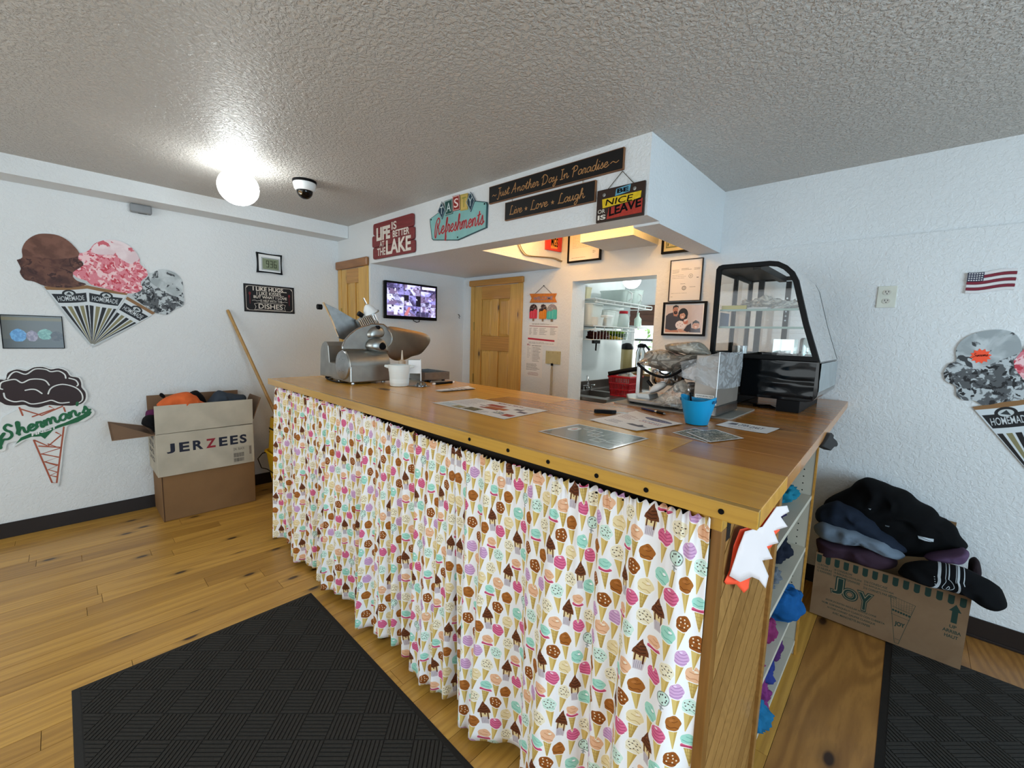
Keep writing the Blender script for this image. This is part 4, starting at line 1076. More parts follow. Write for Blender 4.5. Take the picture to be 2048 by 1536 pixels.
M_CHOC = flat('chocolate_print', '#2b1615', .45); M_GRN = flat('green_print', '#17603a', .45); M_TERRA = flat('terracotta_print', '#a2553f', .5); M_SW = flat('sign_white', '#d9dcdb', .45)
cloud = t3((-60, 300), (-50, 240), (0, 225), (45, 225), (60, 175), (130, 148), (200, 160), (260, 133), (330, 130), (390, 148), (450, 140), (510, 162), (540, 200), (600, 212), (622, 250), (625, 285), (655, 325), (655, 375), (625, 410), (560, 425), (500, 425), (440, 425), (370, 420), (300, 440), (230, 435), (190, 420), (120, 425), (50, 420), (10, 400), (-50, 370))
cloud = spline(cloud+[cloud[0]], 3)[:-1]
m = MB().prism(FL, cloud, .012, .0132); obj('ice_cream_print', m, M_CHOC, t)
m = MB()
for pts in (((20, 300), (0, 290), (10, 250), (60, 232), (120, 225), (170, 250), (230, 225), (300, 222), (350, 235), (378, 268)), ((60, 220), (90, 180), (130, 165), (200, 185), (270, 145), (350, 148), (390, 165), (450, 160), (495, 185), (505, 215)), ((530, 215), (580, 230), (600, 260), (590, 275)),
            ((370, 335), (385, 300), (420, 275), (480, 262), (550, 275), (600, 300), (630, 340), (630, 385), (590, 410)), ((195, 308), (240, 300), (280, 305), (322, 332)), ((30, 330), (45, 370), (110, 395), (180, 390), (240, 412), (310, 405), (360, 392), (400, 385), (460, 405), (530, 400))):
    ribbon(m, FL, spline(t3(*pts), 4), .0075, .0138)
obj('highlight_print', m, M_SW, t)
m = MB()
for pts in (((150, 440), (175, 500)), ((490, 440), (500, 470)), ((260, 690), (400, 1015), (435, 1018), (490, 590)), ((155, 450), (320, 500), (480, 430)), ((250, 510), (420, 450), (380, 432)), ((265, 690), (370, 735), (470, 650), (430, 630)), ((300, 735), (465, 745)), ((370, 720), (465, 750), (320, 795), (450, 820)), ((320, 795), (450, 820), (345, 855), (445, 880)), ((345, 855), (440, 885), (370, 915), (440, 935), (385, 960), (435, 970))):
    ribbon(m, FL, t3(*pts), .0088, .0128)
obj('waffle_print', m, M_TERRA, t)
m = MB()
sw = t3((120, 720), (160, 670), (230, 640), (350, 610), (500, 555), (620, 500), (690, 465), (705, 475), (690, 500), (600, 550), (480, 585), (410, 610), (345, 680), (315, 660), (240, 665), (170, 690))
m.prism(FL, sw, .012, .0138)
ribbon(m, FL, spline(t3((5, 750), (0, 690), (30, 640)), 4), .018, .0143)
p0, p1 = t3((20, 690), (690, 470))
put_script(m, FL, "Sherman's", p0, p1, .041, .0145, .0147, .12)
obj('lettering', m, M_GRN, t)
q0, q1, q2 = t3((245, 660), (435, 595), (430, 580))
m = MB(); put_text(m, FL, 'FINEST', (q0[0], q1[0], q0[1]+.0005, q0[1]+.0215), .0165, .045, 0, (q1[1]-q0[1])/(q1[0]-q0[0])*.9)
obj('lettering', m, M_SW, t)

# ------------------------------------------------------------------ signs on the soffit face
z4 = cr(640, 400, 6.4)
M_RED = wood('dark_red_board', '#7d2b2c', '#4d1719', 'X', .55, 0, 9, .3, 1, .15, .05, .06)
bx = FS.box([(748, 450), (831, 428), (833, 505), (753, 517.5)])
t = thing('lake_sign', 'dark red plank sign reading life is better at the lake', 'sign', FS.pt((bx[0]+bx[1])/2, bx[2], 0))
hh = (bx[3]-bx[2])/3
for i, (l, r_) in enumerate(((.012, 0), (.0, .008), (.02, .018))):
    obj('board', MB().prism(FS, rrect(bx[0]+l, bx[1]-r_, bx[2]+hh*i+.0015, bx[2]+hh*(i+1)-.0015, .02, 3), 0.004, .020), M_RED, t, bevel=.003)
obj('batten', MB().fbox(FS, bx[0]+.12, bx[0]+.16, bx[2]+.02, bx[3]-.02, 0, .004), M_PANEL, t)
m = MB(); a0, a1, b0, b1 = bx; w, h = a1-a0, b1-b0
for txt, u0, u1, v0, v1, bo in (('LIFE', .05, .43, .50, .88, .05), ('IS', .47, .60, .72, .94, .02), ('BETTER', .50, .92, .50, .69, .025), ('AT', .14, .27, .31, .47, .02), ('LAKE', .32, .96, .05, .46, .03), ('THE', .07, .30, .06, .28, .02)):
    put_text(m, FS, txt, (a0+w*(.075+.89*u0), a0+w*(.075+.89*u1), b0+h*(.02+.95*v0), b0+h*(.02+.95*v1)), .0212, bo)
obj('lettering', m, M_CREAM, t)

z5 = cr(860, 380, 13.96)
t5 = lambda *p: FS.px(z5(*p))
hexo = t5((15, 820), (260, 640), (1330, 310), (1610, 340), (1635, 400), (1610, 1060), (1400, 1150), (800, 1415), (110, 1410), (75, 1370))
t = thing('refreshments_sign', 'pale turquoise metal sign reading tasty refreshments on the soffit', 'sign', FS.pt(hexo[8][0], hexo[7][1], 0))
M_TEAL = flat('pale_turquoise_enamel', '#7fb1ae', .35); M_TEALD = flat('dark_teal_rim', '#29494d', .35)
obj('rim', MB().prism(FS, hexo, 0, .010), M_TEALD, t, bevel=.002)
cxm = sum(p[0] for p in hexo)/len(hexo); cym = sum(p[1] for p in hexo)/len(hexo)
obj('plate', MB().prism(FS, [(cxm+(a-cxm)*.965, cym+(b-cym)*.955) for a, b in hexo], .010, .0125), M_TEAL, t)
for nm, q, col, tc, let in (('tile', ((370, 340), (470, 560), (385, 830), (265, 610)), '#1f3a4a', '#b9c8c8', 'T'), ('tile', ((450, 330), (665, 255), (680, 670), (480, 730)), '#1e4a44', '#b9c8c8', 'A'), ('tile', ((675, 195), (870, 145), (885, 560), (690, 610)), '#8a2723', '#efd9d2', 'S'), ('tile', ((890, 150), (1100, 100), (1100, 560), (895, 600)), '#c2a65a', '#8a8a40', 'T'), ('tile', ((1175, 65), (1300, 310), (1185, 625), (1045, 370)), '#1f3a4a', '#b9c8c8', 'Y')):
    p = t5(*q); ax_ = sum(a for a, b in p)/4; ay_ = sum(b for a, b in p)/4
    tl = obj('letter_tile', MB().prism(FS, p, .0125, .0165), flat('tile_'+col[1:], col, .35), t)
    mm = MB(); qq = [(ax_+(a-ax_)*.90, ay_+(b-ay_)*.90) for a, b in p]; ribbon(mm, FS, qq+[qq[0]], .004, .0168)
    aw = (max(a for a, b in p)-min(a for a, b in p))*(.27 if q[0][0] not in (370, 1175) else .2); ah = (max(b for a, b in p)-min(b for a, b in p))*(.28 if q[0][0] not in (370, 1175) else .2)
    put_text(mm, FS, let, (ax_-aw, ax_+aw, ay_-ah*1.05, ay_+ah*1.05), .0168, .005)
    obj('lettering', mm, flat('tile_print_'+tc[1:], tc, .4), tl)
p0, p1 = t5((170, 1270), (1530, 960))
m = MB(); put_script(m, FS, 'Refreshments', p0, p1, .052, .0135, .0130, .1); obj('lettering_shade', m, flat('pink_outline', '#d69a98', .5), t)
m = MB(); put_script(m, FS, 'Refreshments', p0, p1, .052, .0095, .0136, .1); obj('lettering', m, flat('signal_red', '#97202a', .4), t)
m = MB()
for q in t5((70, 840), (1560, 400), (810, 1330)): m.lathe(FS.pt(q[0], q[1], .0125), [(.006, 0), (.006, .0015), (0, .0025)], 12, FS.n)
obj('screw', m, M_MATT, t)['kind'] = 'stuff'

M_BLKW = flat('black_stained_board', '#0e0b09', .5, var=.2, scale=30); M_TANE = flat('worn_tan_edge', '#7b5538', .6); M_TAN = flat('tan_print', '#a77a4c', .6)
def black_board(name, corners, label):
    bx = FS.box(corners); a0, a1, b0, b1 = bx
    t = thing(name, label, 'sign', FS.pt((a0+a1)/2, b0, 0))
    obj('board', MB().fbox(FS, *bx, 0, .016), M_TANE, t)
    e = .0035
    obj('painted_face', MB().prism(FS, rrect(a0+e, a1-e, b0+e, b1-e, .004, 2), .0155, .0172), M_BLKW, t)
    return t, bx
t, bx = black_board('paradise_sign', [(982, 375.7), (1251, 299.5), (1249, 339.8), (982, 406.5)], 'long black board reading just another day in paradise, upper of two')
m = MB(); yy = bx[2]+.030
put_script(m, FS, '~', (bx[0]+.03, yy), (bx[0]+.065, yy), .02, .004, .0178); put_script(m, FS, '~', (bx[1]-.075, yy), (bx[1]-.03, yy), .02, .004, .0178)
put_script(m, FS, 'Just Another Day In Paradise', (bx[0]+.075, yy), (bx[1]-.085, yy), .0255, .0048, .0178, .1, 3)
obj('lettering', m, M_TAN, t)
t2, bx2 = black_board('laugh_sign', [(1014, 407), (1193, 365.5), (1192.5, 404), (1013, 437)], 'shorter black board reading live love laugh, hung below the long one')
m = MB(); yy = bx2[2]+.030; wv = bx2[1]-bx2[0]
for txt, u0, u1 in (('Live', .06, .22), ('Love', .32, .52), ('Laugh', .63, .90)):
    put_script(m, FS, txt, (bx2[0]+wv*u0, yy), (bx2[0]+wv*u1, yy), .0255, .005, .0178, .1)
for u in (.27, .575): m.flat(FS, star(FS, bx2[0]+wv*u, yy+.014, .014), .0178)
obj('lettering', m, M_TAN, t2)
m = MB()
for u in (.08, .87):
    xx = bx2[0]+wv*u; m.tube([FS.pt(xx, bx[2]+.006, .008), FS.pt(xx+.003, (bx[2]+bx2[3])/2, .012), FS.pt(xx, bx2[3]-.004, .008)], .0016, 6)
obj('hanging_wire', m, M_HINGE, t2)['kind'] = 'stuff'

bx = FS.box([(1197.5, 386), (1291, 362), (1289, 428), (1197, 447)]); a0, a1, b0, b1 = bx; w, h = a1-a0, b1-b0
t = thing('nice_sign', 'hanging sign reading be nice or leave, yellow and red patches, soffit corner', 'sign', FS.pt((a0+a1)/2, b0, 0))
obj('board', MB().fbox(FS, *bx, .002, .014), flat('dark_brown_board', '#2e1d15', .5), t, bevel=.001)
def patch(nm, col, q, cc=.0142, th=.0012):
    return obj(nm, MB().prism(FS, [(a0+w*u, b0+h*v) for u, v in q], cc, cc+th), flat('paper_'+col[1:], col, .6, var=.15, scale=60), t)
patch('blue_patch', '#5d9bb4', ((.40, .72), (.70, .78), (.72, .98), (.42, .93))); patch('yellow_patch', '#d8b61d', ((.14, .42), (.93, .50), (.94, .72), (.12, .70))); patch('red_patch', '#a63225', ((.24, .06), (.97, .08), (.97, .50), (.28, .40)))
m = MB()
for txt, u0, u1, v0, v1, bo, sh in (('BE', .44, .68, .79, .92, .04, 0), ('NICE', .2, .78, .48, .67, .01, .12), ('LEAVE', .29, .95, .13, .40, .03, 0)):
    put_text(m, FS, txt, (a0+w*u0, a0+w*u1, b0+h*v0, b0+h*v1), .0160, bo, sh, .12 if txt == 'LEAVE' else 0)
obj('lettering', m, M_MATT, t)
m = MB(); put_text(m, FS, 'OR', (a0+w*.04, a0+w*.2, b0+h*.27, b0+h*.39), .0160, .01); put_text(m, FS, 'IS', (a0+w*.04, a0+w*.22, b0+h*.07, b0+h*.22), .0160, .03)
obj('lettering', m, M_CREAM, t)
ax_, ay_ = FS.at(1246, 343)
obj('cord', MB().tube([FS.pt(a0+w*.2, b1-.01, .012), FS.pt(ax_, ay_, .006), FS.pt(a0+w*.8, b1-.01, .012)], .0022, 6), flat('grey_cord', '#5b5347', .8), t)
m = MB()
for u in (.16, .8): m.lathe(FS.pt(a0+w*u, b1-.028, .014), [(.009, 0), (.009, .0014), (.004, .002), (.004, .0005), (0, .0005)], 14, FS.n)
obj('eyelet', m, M_STEEL, t)['kind'] = 'stuff'
obj('nail', MB().tube([FS.pt(ax_, ay_, 0), FS.pt(ax_, ay_, .010)], .0025, 6), M_STEEL, t)

# ------------------------------------------------------------------ monitor in the alcove
bx = (2.087, 2.680, 1.570, 1.918)
t = thing('security_monitor', 'black wall monitor showing nine camera views beside the pine door', 'monitor', FM.pt(2.38, bx[2], 0))
obj('bracket', MB().fbox(FM, 2.3, 2.46, 1.68, 1.82, 0, .03), M_MATT, t)
obj('casing', MB().fbox(FM, *bx, .03, .062), M_BLACK, t, bevel=.004)
sb_ = (bx[0]+.018, bx[1]-.018, bx[2]+.030, bx[3]-.018)
c = Canvas(sb_, 1700, '#15131f')
sr = random.Random(4); cw, chh = (sb_[1]-sb_[0])/3, (sb_[3]-sb_[2])/3
for i in range(3):
    for j in range(3):
        x0, y0 = sb_[0]+i*cw, sb_[2]+j*chh
        X = lambda u: x0+cw*u
        Y = lambda v: y0+chh*v
        pal = ['#8b86c8', '#3a3454', '#c3c4ee', '#6a5a7c']; sr.shuffle(pal)
        rc = lambda u0, u1, v0, v1, col: c.poly([(X(u0), Y(v0)), (X(u1), Y(v0)), (X(u1), Y(v1)), (X(u0), Y(v1))], col)
        rc(.01, .99, .01, .99, mottled(pal[0], pal[1], 9+2*i, .5, .25))
        if (i, j) == (1, 1): rc(.01, .28, 0, 1, '#161420'); rc(.72, 1, 0, 1, '#161420')
        c.poly([(X(.02), Y(.02)), (X(sr.uniform(.5, .98)), Y(.02)), (X(sr.uniform(.3, .8)), Y(sr.uniform(.4, .6))), (X(.02), Y(sr.uniform(.3, .6)))], mottled(pal[2], pal[3], 12, .55, .2))
        for k in range(7):
            u, v = sr.uniform(.08, .8), sr.uniform(.3, .85); a_, b_ = sr.uniform(.04, .14), sr.uniform(.05, .2)
            c.poly([(X(u), Y(v)), (X(u+a_), Y(v+sr.uniform(-.05, .05))), (X(u+a_*.8), Y(v+b_)), (X(u-.02), Y(v+b_))], sr.choice(['#1c1a2c', '#e4e6ff', '#4a4080', '#2a2440', '#b9a8d8']), .9)
        if (i, j) == (0, 0): rc(.4, .6, .1, .8, '#d8d4ea')
        if (i, j) == (1, 0): c.poly([(X(.0), Y(.1)), (X(.25), Y(.9)), (X(.4), Y(.85)), (X(.2), Y(.05))], '#b06a74')
        if (i, j) == (2, 2): rc(.1, .95, .7, .95, '#e8e8ff')
obj('screen', MB().flat(FM, [(sb_[0], sb_[2]), (sb_[1], sb_[2]), (sb_[1], sb_[3]), (sb_[0], sb_[3])], .0626, sb_), c.mat('monitor_picture', .2, glow=1.3), t)
obj('cable', MB().tube([FM.pt(2.41, 1.60, .02), FM.pt(2.425, 1.562, .022), FM.pt(2.455, 1.548, .022), FM.pt(2.49, 1.552, .02), FM.pt(2.50, 1.60, .02)], .004, 6), M_BLACK, t, smooth=True)
a_, b_ = FM.at(917, 633)
t = thing('cable_clip', 'tiny dark hook on the alcove wall right of the monitor', 'hook', FM.pt(a_, b_-.02, 0))
obj('hook', MB().tube([FM.pt(a_-.006, b_+.022, 0), FM.pt(a_-.004, b_+.02, .012), FM.pt(a_+.006, b_, .015), FM.pt(a_-.004, b_-.012, .012), FM.pt(a_+.006, b_-.022, .012)], .0035, 6), M_BLACK, t)

# ------------------------------------------------------------------ back wall: welcome sign, notices, switch plate, frames
z6 = cr(1040, 560, 6.678)
t6 = lambda *p: FB.px(z6(*p))
rb = t6((138, 185), (495, 180), (470, 240), (495, 300), (138, 305), (165, 245))
t = thing('welcome_sign', 'orange wooden welcome ribbon with three painted ice lollies', 'sign', FB.pt(rb[0][0]+.15, rb[4][1]-.2, 0))
obj('ribbon_board', MB().prism(FB, rb, 0.001, .012), flat('orange_stain', '#c5752c', .5, var=.15, scale=40), t, bevel=.001)
q0 = t6((190, 275), (450, 215))
m = MB(); put_text(m, FB, 'WELCOME', (q0[0][0], q0[1][0], q0[0][1], q0[1][1]), .0126, .02); obj('lettering', m, flat('slate_print', '#7a7f96', .6), t)
nail = t6((322, 78))[0]
obj('cord', MB().tube([FB.pt(*t6((205, 188))[0], .008), FB.pt(nail[0], nail[1], .006), FB.pt(*t6((430, 182))[0], .008)], .002, 6), flat('grey_cord', '#5b5347', .8), t)
obj('nail', MB().tube([FB.pt(*nail, 0), FB.pt(*nail, .010)], .004, 8), M_MATT, t)
for (x0, x1, y0, y1), c1, c2, bite in (((140, 228, 325, 515), '#d23c4c', '#332220', 0), ((268, 352, 325, 520), '#d9801f', '#332220', 1), ((370, 492, 325, 522), '#4fb8ae', '#8f8b8e', 0)):
    (a0, b1), (a1, b0) = t6((x0, y0), (x1, y1)); w, h = a1-a0, b1-b0
    body = [(a0, b0+.006), (a0+.006, b0), (a1-.006, b0), (a1, b0+.006)]+[(a0+w/2+w/2*math.cos(q), b1-w/2+w/2*math.sin(q)) for q in [PI*i/10 for i in range(11)]]
    if bite: body = [p for p in body if not (p[0] < a0+w*.35 and p[1] > b0+h*.5)]+[(a0+w*.3, b1-h*.03), (a0+w*.22, b1-h*.17), (a0+w*.3, b1-h*.26), (a0, b1-h*.32)]
    cvl = Canvas((a0, a1, b0, b1), 1800, c1)
    for u in (.3, .62): cvl.line([(a0+w*u, b0+h*.08), (a0+w*u, b0+h*.55)], w*.05, '#f2e0d0', .35)
    cvl.poly([(a0, b1), (a0, b0+h*.42), (a0+w*.2, b0+h*.55), (a0+w*.45, b0+h*.52), (a0+w*.7, b0+h*.66), (a1, b0+h*.6), (a1, b1)], c2)
    for k in range(26): cvl.ell(a0+w*sr.random(), b0+h*sr.uniform(.62, .98), w*.03, w*.03, sr.choice(['#d8d0c8', '#c08080', '#b0a898']))
    lo = obj('lolly', MB().prism(FB, body, .002, .010, cvl.box), cvl.mat('lolly_print', .5), t)
    obj('stick', MB().fbox(FB, a0+w*.42, a0+w*.62, b0-.024, b0, .003, .008), flat('pale_stick', '#8a7560', .6), lo)
    obj('link', MB().tube([FB.pt(a0+w*.5, b1-.004, .006), FB.pt(a0+w*.5, rb[4][1]+.004, .006)], .0015, 5), M_STEEL, lo)
def notice(name, corners, label, paint_fn, tilt=True, ppm=1500):
    P = t6(*corners); bx = (min(p[0] for p in P), max(p[0] for p in P), min(p[1] for p in P), max(p[1] for p in P))
    c = Canvas(bx, ppm, '#e4e2df'); paint_fn(c, *bx)
    return tag(obj(name, MB().prism(FB, P, .0008+.001*(name == 'rules_notice'), .0016+.001*(name == 'rules_notice'), c.box), c.mat(name+'_print', .6)), label, 'notice')
def art1(c, a0, a1, b0, b1):
    w, h = a1-a0, b1-b0
    c.text('TOP INDOOR COUNTER RULES NOTICE', (a0+w*.14, a0+w*.88, b0+h*.915, b0+h*.955), '#222222', .02)
    c.poly([(a0+w*.06, b0+h*.84), (a1-w*.02, b0+h*.80), (a1-w*.02, b0+h*.83), (a0+w*.06, b0+h*.87)], '#8a4a4a', .8)
    for u0, u1 in ((.06, .16), (.2, .36), (.4, .68), (.75, .95)): c.bars(a0+w*u0, a0+w*u1, b0+h*.47, b0+h*.78, 8, '#555555', .7, .4, int(u0*100))
    c.poly([(a0+w*.02, b0+h*.345), (a0+w*.9, b0+h*.27), (a0+w*.9, b0+h*.20), (a0+w*.02, b0+h*.27)], '#b5263a')
    c.bars(a0+w*.05, a0+w*.9, b0+h*.08, b0+h*.18, 2, '#666666', .6)
notice('rules_notice', ((122, 568), (515, 600), (490, 893), (98, 848)), 'white notice with a red band below the lollies', art1)
def art2(c, a0, a1, b0, b1):
    w, h = a1-a0, b1-b0
    c.bars(a0+w*.1, a0+w*.3, b0+h*.91, b0+h*.96, 2, '#8a3040', .9, .7)
    c.bars(a0+w*.12, a0+w*.32, b0+h*.55, b0+h*.88, 8, '#555555', .7, .25); c.line([(a0+w*.36, b0+h*.5), (a0+w*.36, b0+h*.86)], .001, '#555555')
    c.text('HAND WASHING RULES', (a0+w*.38, a0+w*.9, b0+h*.895, b0+h*.92), '#222222', .02)
    c.bars(a0+w*.42, a0+w*.92, b0+h*.45, b0+h*.87, 11, '#444444', .75, .35, 5); c.bars(a0+w*.1, a0+w*.92, b0+h*.2, b0+h*.40, 6, '#444444', .75, .4, 7); c.bars(a0+w*.15, a0+w*.85, b0+h*.05, b0+h*.15, 3, '#7a3a3a', .75, .4, 9, True)
notice('washing_notice', ((88, 830), (305, 850), (292, 1308), (58, 1285)), 'tall white notice of small print under the red-banded one', art2)
P = t6((350, 945), (545, 955), (540, 1133), (345, 1115)); a0, a1, b0, b1 = min(p[0] for p in P), max(p[0] for p in P), min(p[1] for p in P), max(p[1] for p in P)
t = thing('blank_wall_plate', 'beige triple cover plate with a cord hanging from it', 'cover plate', FB.pt((a0+a1)/2, b0, 0))
obj('plate', MB().fbox(FB, a0, a1, b0, b1, 0, .007), flat('beige_plastic', '#b5ac82', .4), t, bevel=.003)
m = MB()
for u in (.2, .5, .8):
    for v in (.12, .88): m.lathe(FB.pt(a0+(a1-a0)*u, b0+(b1-b0)*v, .007), [(.0035, 0), (0, .0015)], 8, FB.n)
obj('screw', m, M_HINGE, t)['kind'] = 'stuff'
obj('plug', MB().fbox(FB, a0+(a1-a0)*.44, a0+(a1-a0)*.54, b0-.014, b0+.008, .007, .02), M_BLACK, t)
M_CORD = flat('cream_cord', '#b09a6c', .6)
obj('cord', MB().tube([FB.pt(a0+(a1-a0)*.49, b0-.01, .014), FB.pt(a0+(a1-a0)*.44, b0-.05, .012), FB.pt(a0+(a1-a0)*.44, .5, .010)], .0032, 6), M_CORD, t)
obj('cord', MB().tube([FB.pt(a0+(a1-a0)*.50, b0-.01, .014), FB.pt(a0+(a1-a0)*.53, b0-.05, .012), FB.pt(a0+(a1-a0)*.53, .5, .010)], .0032, 6), M_CORD, t)

def framed(name, box, label, e, depth, cvs_fn, frame_mat, mount=0.0, rough=.1, ppm=1600, coat=.6):
    a0, a1, b0, b1 = box
    t = thing(name, label, 'picture frame' if 'sign' not in name else 'sign', FB.pt((a0+a1)/2, b0, 0))
    obj('frame', frame_ring(FB, box, e, 0, depth), frame_mat, t, bevel=.001)
    ib = (a0+e, a1-e, b0+e, b1-e)
    c = Canvas(ib, ppm, '#e8e2dc'); cvs_fn(c, *ib)
    obj('print', MB().fbox(FB, *ib, 0, depth*.5), M_WHITE, t)
    obj('picture', MB().flat(FB, [(ib[0], ib[2]), (ib[1], ib[2]), (ib[1], ib[3]), (ib[0], ib[3])], depth*.5+.0007, ib), c.mat(name+'_print', .35, coat=coat), t)
    return t
def art3(c, a0, a1, b0, b1):
    w, h = a1-a0, b1-b0
    c.bars(a0+w*.35, a0+w*.7, b0+h*.75, b0+h*.8, 2, '#555555', .7, .5, 3); c.bars(a0+w*.06, a0+w*.4, b0+h*.68, b0+h*.78, 3, '#666666', .7, .4, 8); c.bars(a0+w*.75, a0+w*.95, b0+h*.74, b0+h*.8, 2, '#555555', .7, .5, 2)
    c.bars(a0+w*.06, a0+w*.55, b0+h*.54, b0+h*.66, 3, '#777777', .6, .3, 12)
    c.ell(a0+w*.66, b0+h*.60, w*.07, w*.07, '#777777', alpha=.6); c.ell(a0+w*.66, b0+h*.60, w*.05, w*.05, '#e8e2dc'); c.ell(a0+w*.66, b0+h*.60, w*.025, w*.03, '#888888', alpha=.6); c.bars(a0+w*.85, a0+w*.95, b0+h*.54, b0+h*.57, 1, '#222222', .8, .7)
    c.bars(a0+w*.35, a0+w*.6, b0+h*.40, b0+h*.43, 1, '#555555', .7, .4); c.ell(a0+w*.47, b0+h*.31, w*.07, w*.07, '#3a3a3a'); c.ell(a0+w*.47, b0+h*.31, w*.055, w*.055, '#e8e2dc'); c.ell(a0+w*.47, b0+h*.31, w*.04, w*.04, '#777777'); c.ell(a0+w*.47, b0+h*.31, w*.022, w*.022, '#e8e2dc')
    c.bars(a0+w*.65, a0+w*.95, b0+h*.31, b0+h*.35, 1, '#666666', .6, .4); c.bars(a0+w*.06, a0+w*.92, b0+h*.17, b0+h*.20, 1, '#777777', .5, .4); c.bars(a0+w*.05, a0+w*.15, b0+h*.09, b0+h*.11, 1, '#444444', .7, .5)
framed('licence_frame', (-1.337, -1.107, 1.727, 2.020), 'thin framed licence certificate above the family photo', .005, .018, art3, flat('thin_dark_frame', '#2a211c', .4))
def art4(c, a0, a1, b0, b1):
    w, h = a1-a0, b1-b0; X = lambda u: a0+w*u; Y = lambda v: b0+h*v; S = w
    c.poly([(X(.035), Y(.045)), (X(.965), Y(.045)), (X(.965), Y(.955)), (X(.035), Y(.955))], mottled('#cfc2c0', '#c2b4b4', 6, .5, .5))
    P = lambda pts, col: c.poly([(X(u), Y(v)) for u, v in pts], col)
    E = lambda u, v, ru, rv, col, rot=0.0: c.ell(X(u), Y(v), S*ru, S*rv, col, rot)
    sk, sk2 = '#b67f6a', '#c99a86'
    P([(.035, .07), (.035, .6), (.10, .68), (.22, .72), (.34, .66), (.40, .5), (.38, .2), (.30, .06)], '#3d3a42')           # man's shirt
    P([(.22, .72), (.24, .6), (.33, .58), (.35, .70)], sk); E(.275, .80, .068, .085, sk); P([(.205, .80), (.21, .92), (.28, .97), (.35, .93), (.352, .84), (.33, .90), (.24, .89)], '#1f1818')
    E(.285, .715, .05, .045, '#231a1a'); E(.288, .735, .022, .008, '#a5584f'); E(.262, .815, .009, .006, '#221818'); E(.31, .815, .009, .006, '#221818'); P([(.285, .80), (.295, .765), (.278, .765)], '#9d6a58')
    E(.48, .66, .125, .15, '#1c1616'); P([(.38, .6), (.56, .45), (.60, .56), (.56, .75)], '#1c1616'); E(.47, .62, .072, .098, sk2, -.15); P([(.40, .66), (.42, .76), (.53, .74), (.545, .62), (.50, .70)], '#1c1616')
    E(.447, .635, .009, .006, '#221818'); E(.497, .63, .009, .006, '#221818'); E(.47, .565, .028, .012, '#f1e9e6'); P([(.40, .5), (.56, .5), (.60, .32), (.40, .3)], '#30262a')
    E(.42, .30, .12, .105, '#e6dfe2'); P([(.32, .2), (.52, .18), (.6, .33), (.52, .42), (.40, .38)], '#e6dfe2'); E(.56, .40, .062, .062, '#c57f6c', .4); P([(.53, .40), (.60, .46), (.63, .42), (.58, .50), (.51, .47)], '#e6dfe2'); E(.545, .405, .007, .005, '#5a2f2a'); E(.575, .395, .007, .005, '#5a2f2a'); E(.57, .37, .012, .006, '#9a4f48')
    for u, v in ((.36, .3), (.42, .34), (.44, .26), (.48, .31)): E(u, v, .014, .012, '#b98a98')
    P([(.52, .12), (.60, .28), (.70, .36), (.72, .1), (.58, .05)], '#2a2430'); P([(.66, .06), (.70, .2), (.82, .17), (.93, .2), (.94, .05)], '#322b3a')
    E(.82, .29, .082, .098, sk2); P([(.735, .29), (.74, .40), (.81, .46), (.90, .40), (.905, .30), (.88, .36), (.77, .36)], '#1f1818'); E(.795, .30, .009, .006, '#221818'); E(.85, .30, .009, .006, '#221818'); E(.822, .235, .03, .012, '#f1e9e6')
    P([(.035, .05), (.035, .17), (.18, .11), (.36, .13), (.40, .06), (.38, .046)], sk); P([(.36, .15), (.44, .17), (.60, .07), (.68, .05), (.42, .046)], sk2)
framed('family_photo', (-1.368, -1.060, 1.481, 1.722), 'black framed family portrait of four on the back wall', .014, .022, art4, M_BLACK, ppm=2200)
def art5(c, a0, a1, b0, b1):
    w, h = a1-a0, b1-b0
    c.text('CERTIFICATE', (a0+w*.15, a0+w*.85, b0+h*.86, b0+h*.92), '#b08a80'); c.ell(a0+w*.12, b0+h*.80, w*.06, w*.06, '#c9908a', alpha=.7); c.bars(a0+w*.1, a0+w*.9, b0+h*.35, b0+h*.75, 9, '#b5857a', .5, .3, 4)
    c.bars(a0+w*.78, a0+w*.88, b0+h*.17, b0+h*.25, 3, '#555555', .8, .5); c.bars(a0+w*.08, a0+w*.85, b0+h*.07, b0+h*.1, 1, '#8a6a60', .7, .4)
framed('certificate_frame', (-2.259, -1.928, 2.083, 2.40), 'black framed certificate inside the warm lit soffit recess', .014, .02, art5, M_BLACK, ppm=1000)
def art6(c, a0, a1, b0, b1):
    w, h = a1-a0, b1-b0; c.poly([(a0, b0), (a1, b0), (a1, b1), (a0, b1)], '#c9c09a')
    for y0, y1 in ((.10, .50), (.58, .95)):
        c.poly([(a0+w*.06, b0+h*y0), (a0+w*.94, b0+h*y0), (a0+w*.94, b0+h*y1), (a0+w*.06, b0+h*y1)], '#6d7350'); c.poly([(a0+w*.09, b0+h*(y0+.04)), (a0+w*.91, b0+h*(y0+.04)), (a0+w*.91, b0+h*(y1-.04)), (a0+w*.09, b0+h*(y1-.04))], mottled('#b9b48c', '#a5a078', 60))
        ym = b0+h*(y0+y1)/2; c.ell(a0+w*.5, ym, w*.11, h*.15, '#4a4f3a'); c.ell(a0+w*.5, ym+h*.01, w*.06, h*.09, '#c9c4a0')
        for u in (.24, .76): c.ell(a0+w*u, ym, w*.05, h*.06, '#4a4f3a'); c.ell(a0+w*u, ym, w*.03, h*.035, '#b9b48c')
        for u in (.11, .85): c.text('1', (a0+w*u, a0+w*(u+.03), b0+h*(y0+.06), b0+h*(y0+.14)), '#3a3f2c'); c.text('1', (a0+w*u, a0+w*(u+.03), b0+h*(y1-.14), b0+h*(y1-.06)), '#3a3f2c')
framed('banknote_frame', (-1.413, -1.14, 2.071, 2.34), 'black framed one dollar notes in the soffit recess', .016, .02, art6, M_BLACK, ppm=1500)
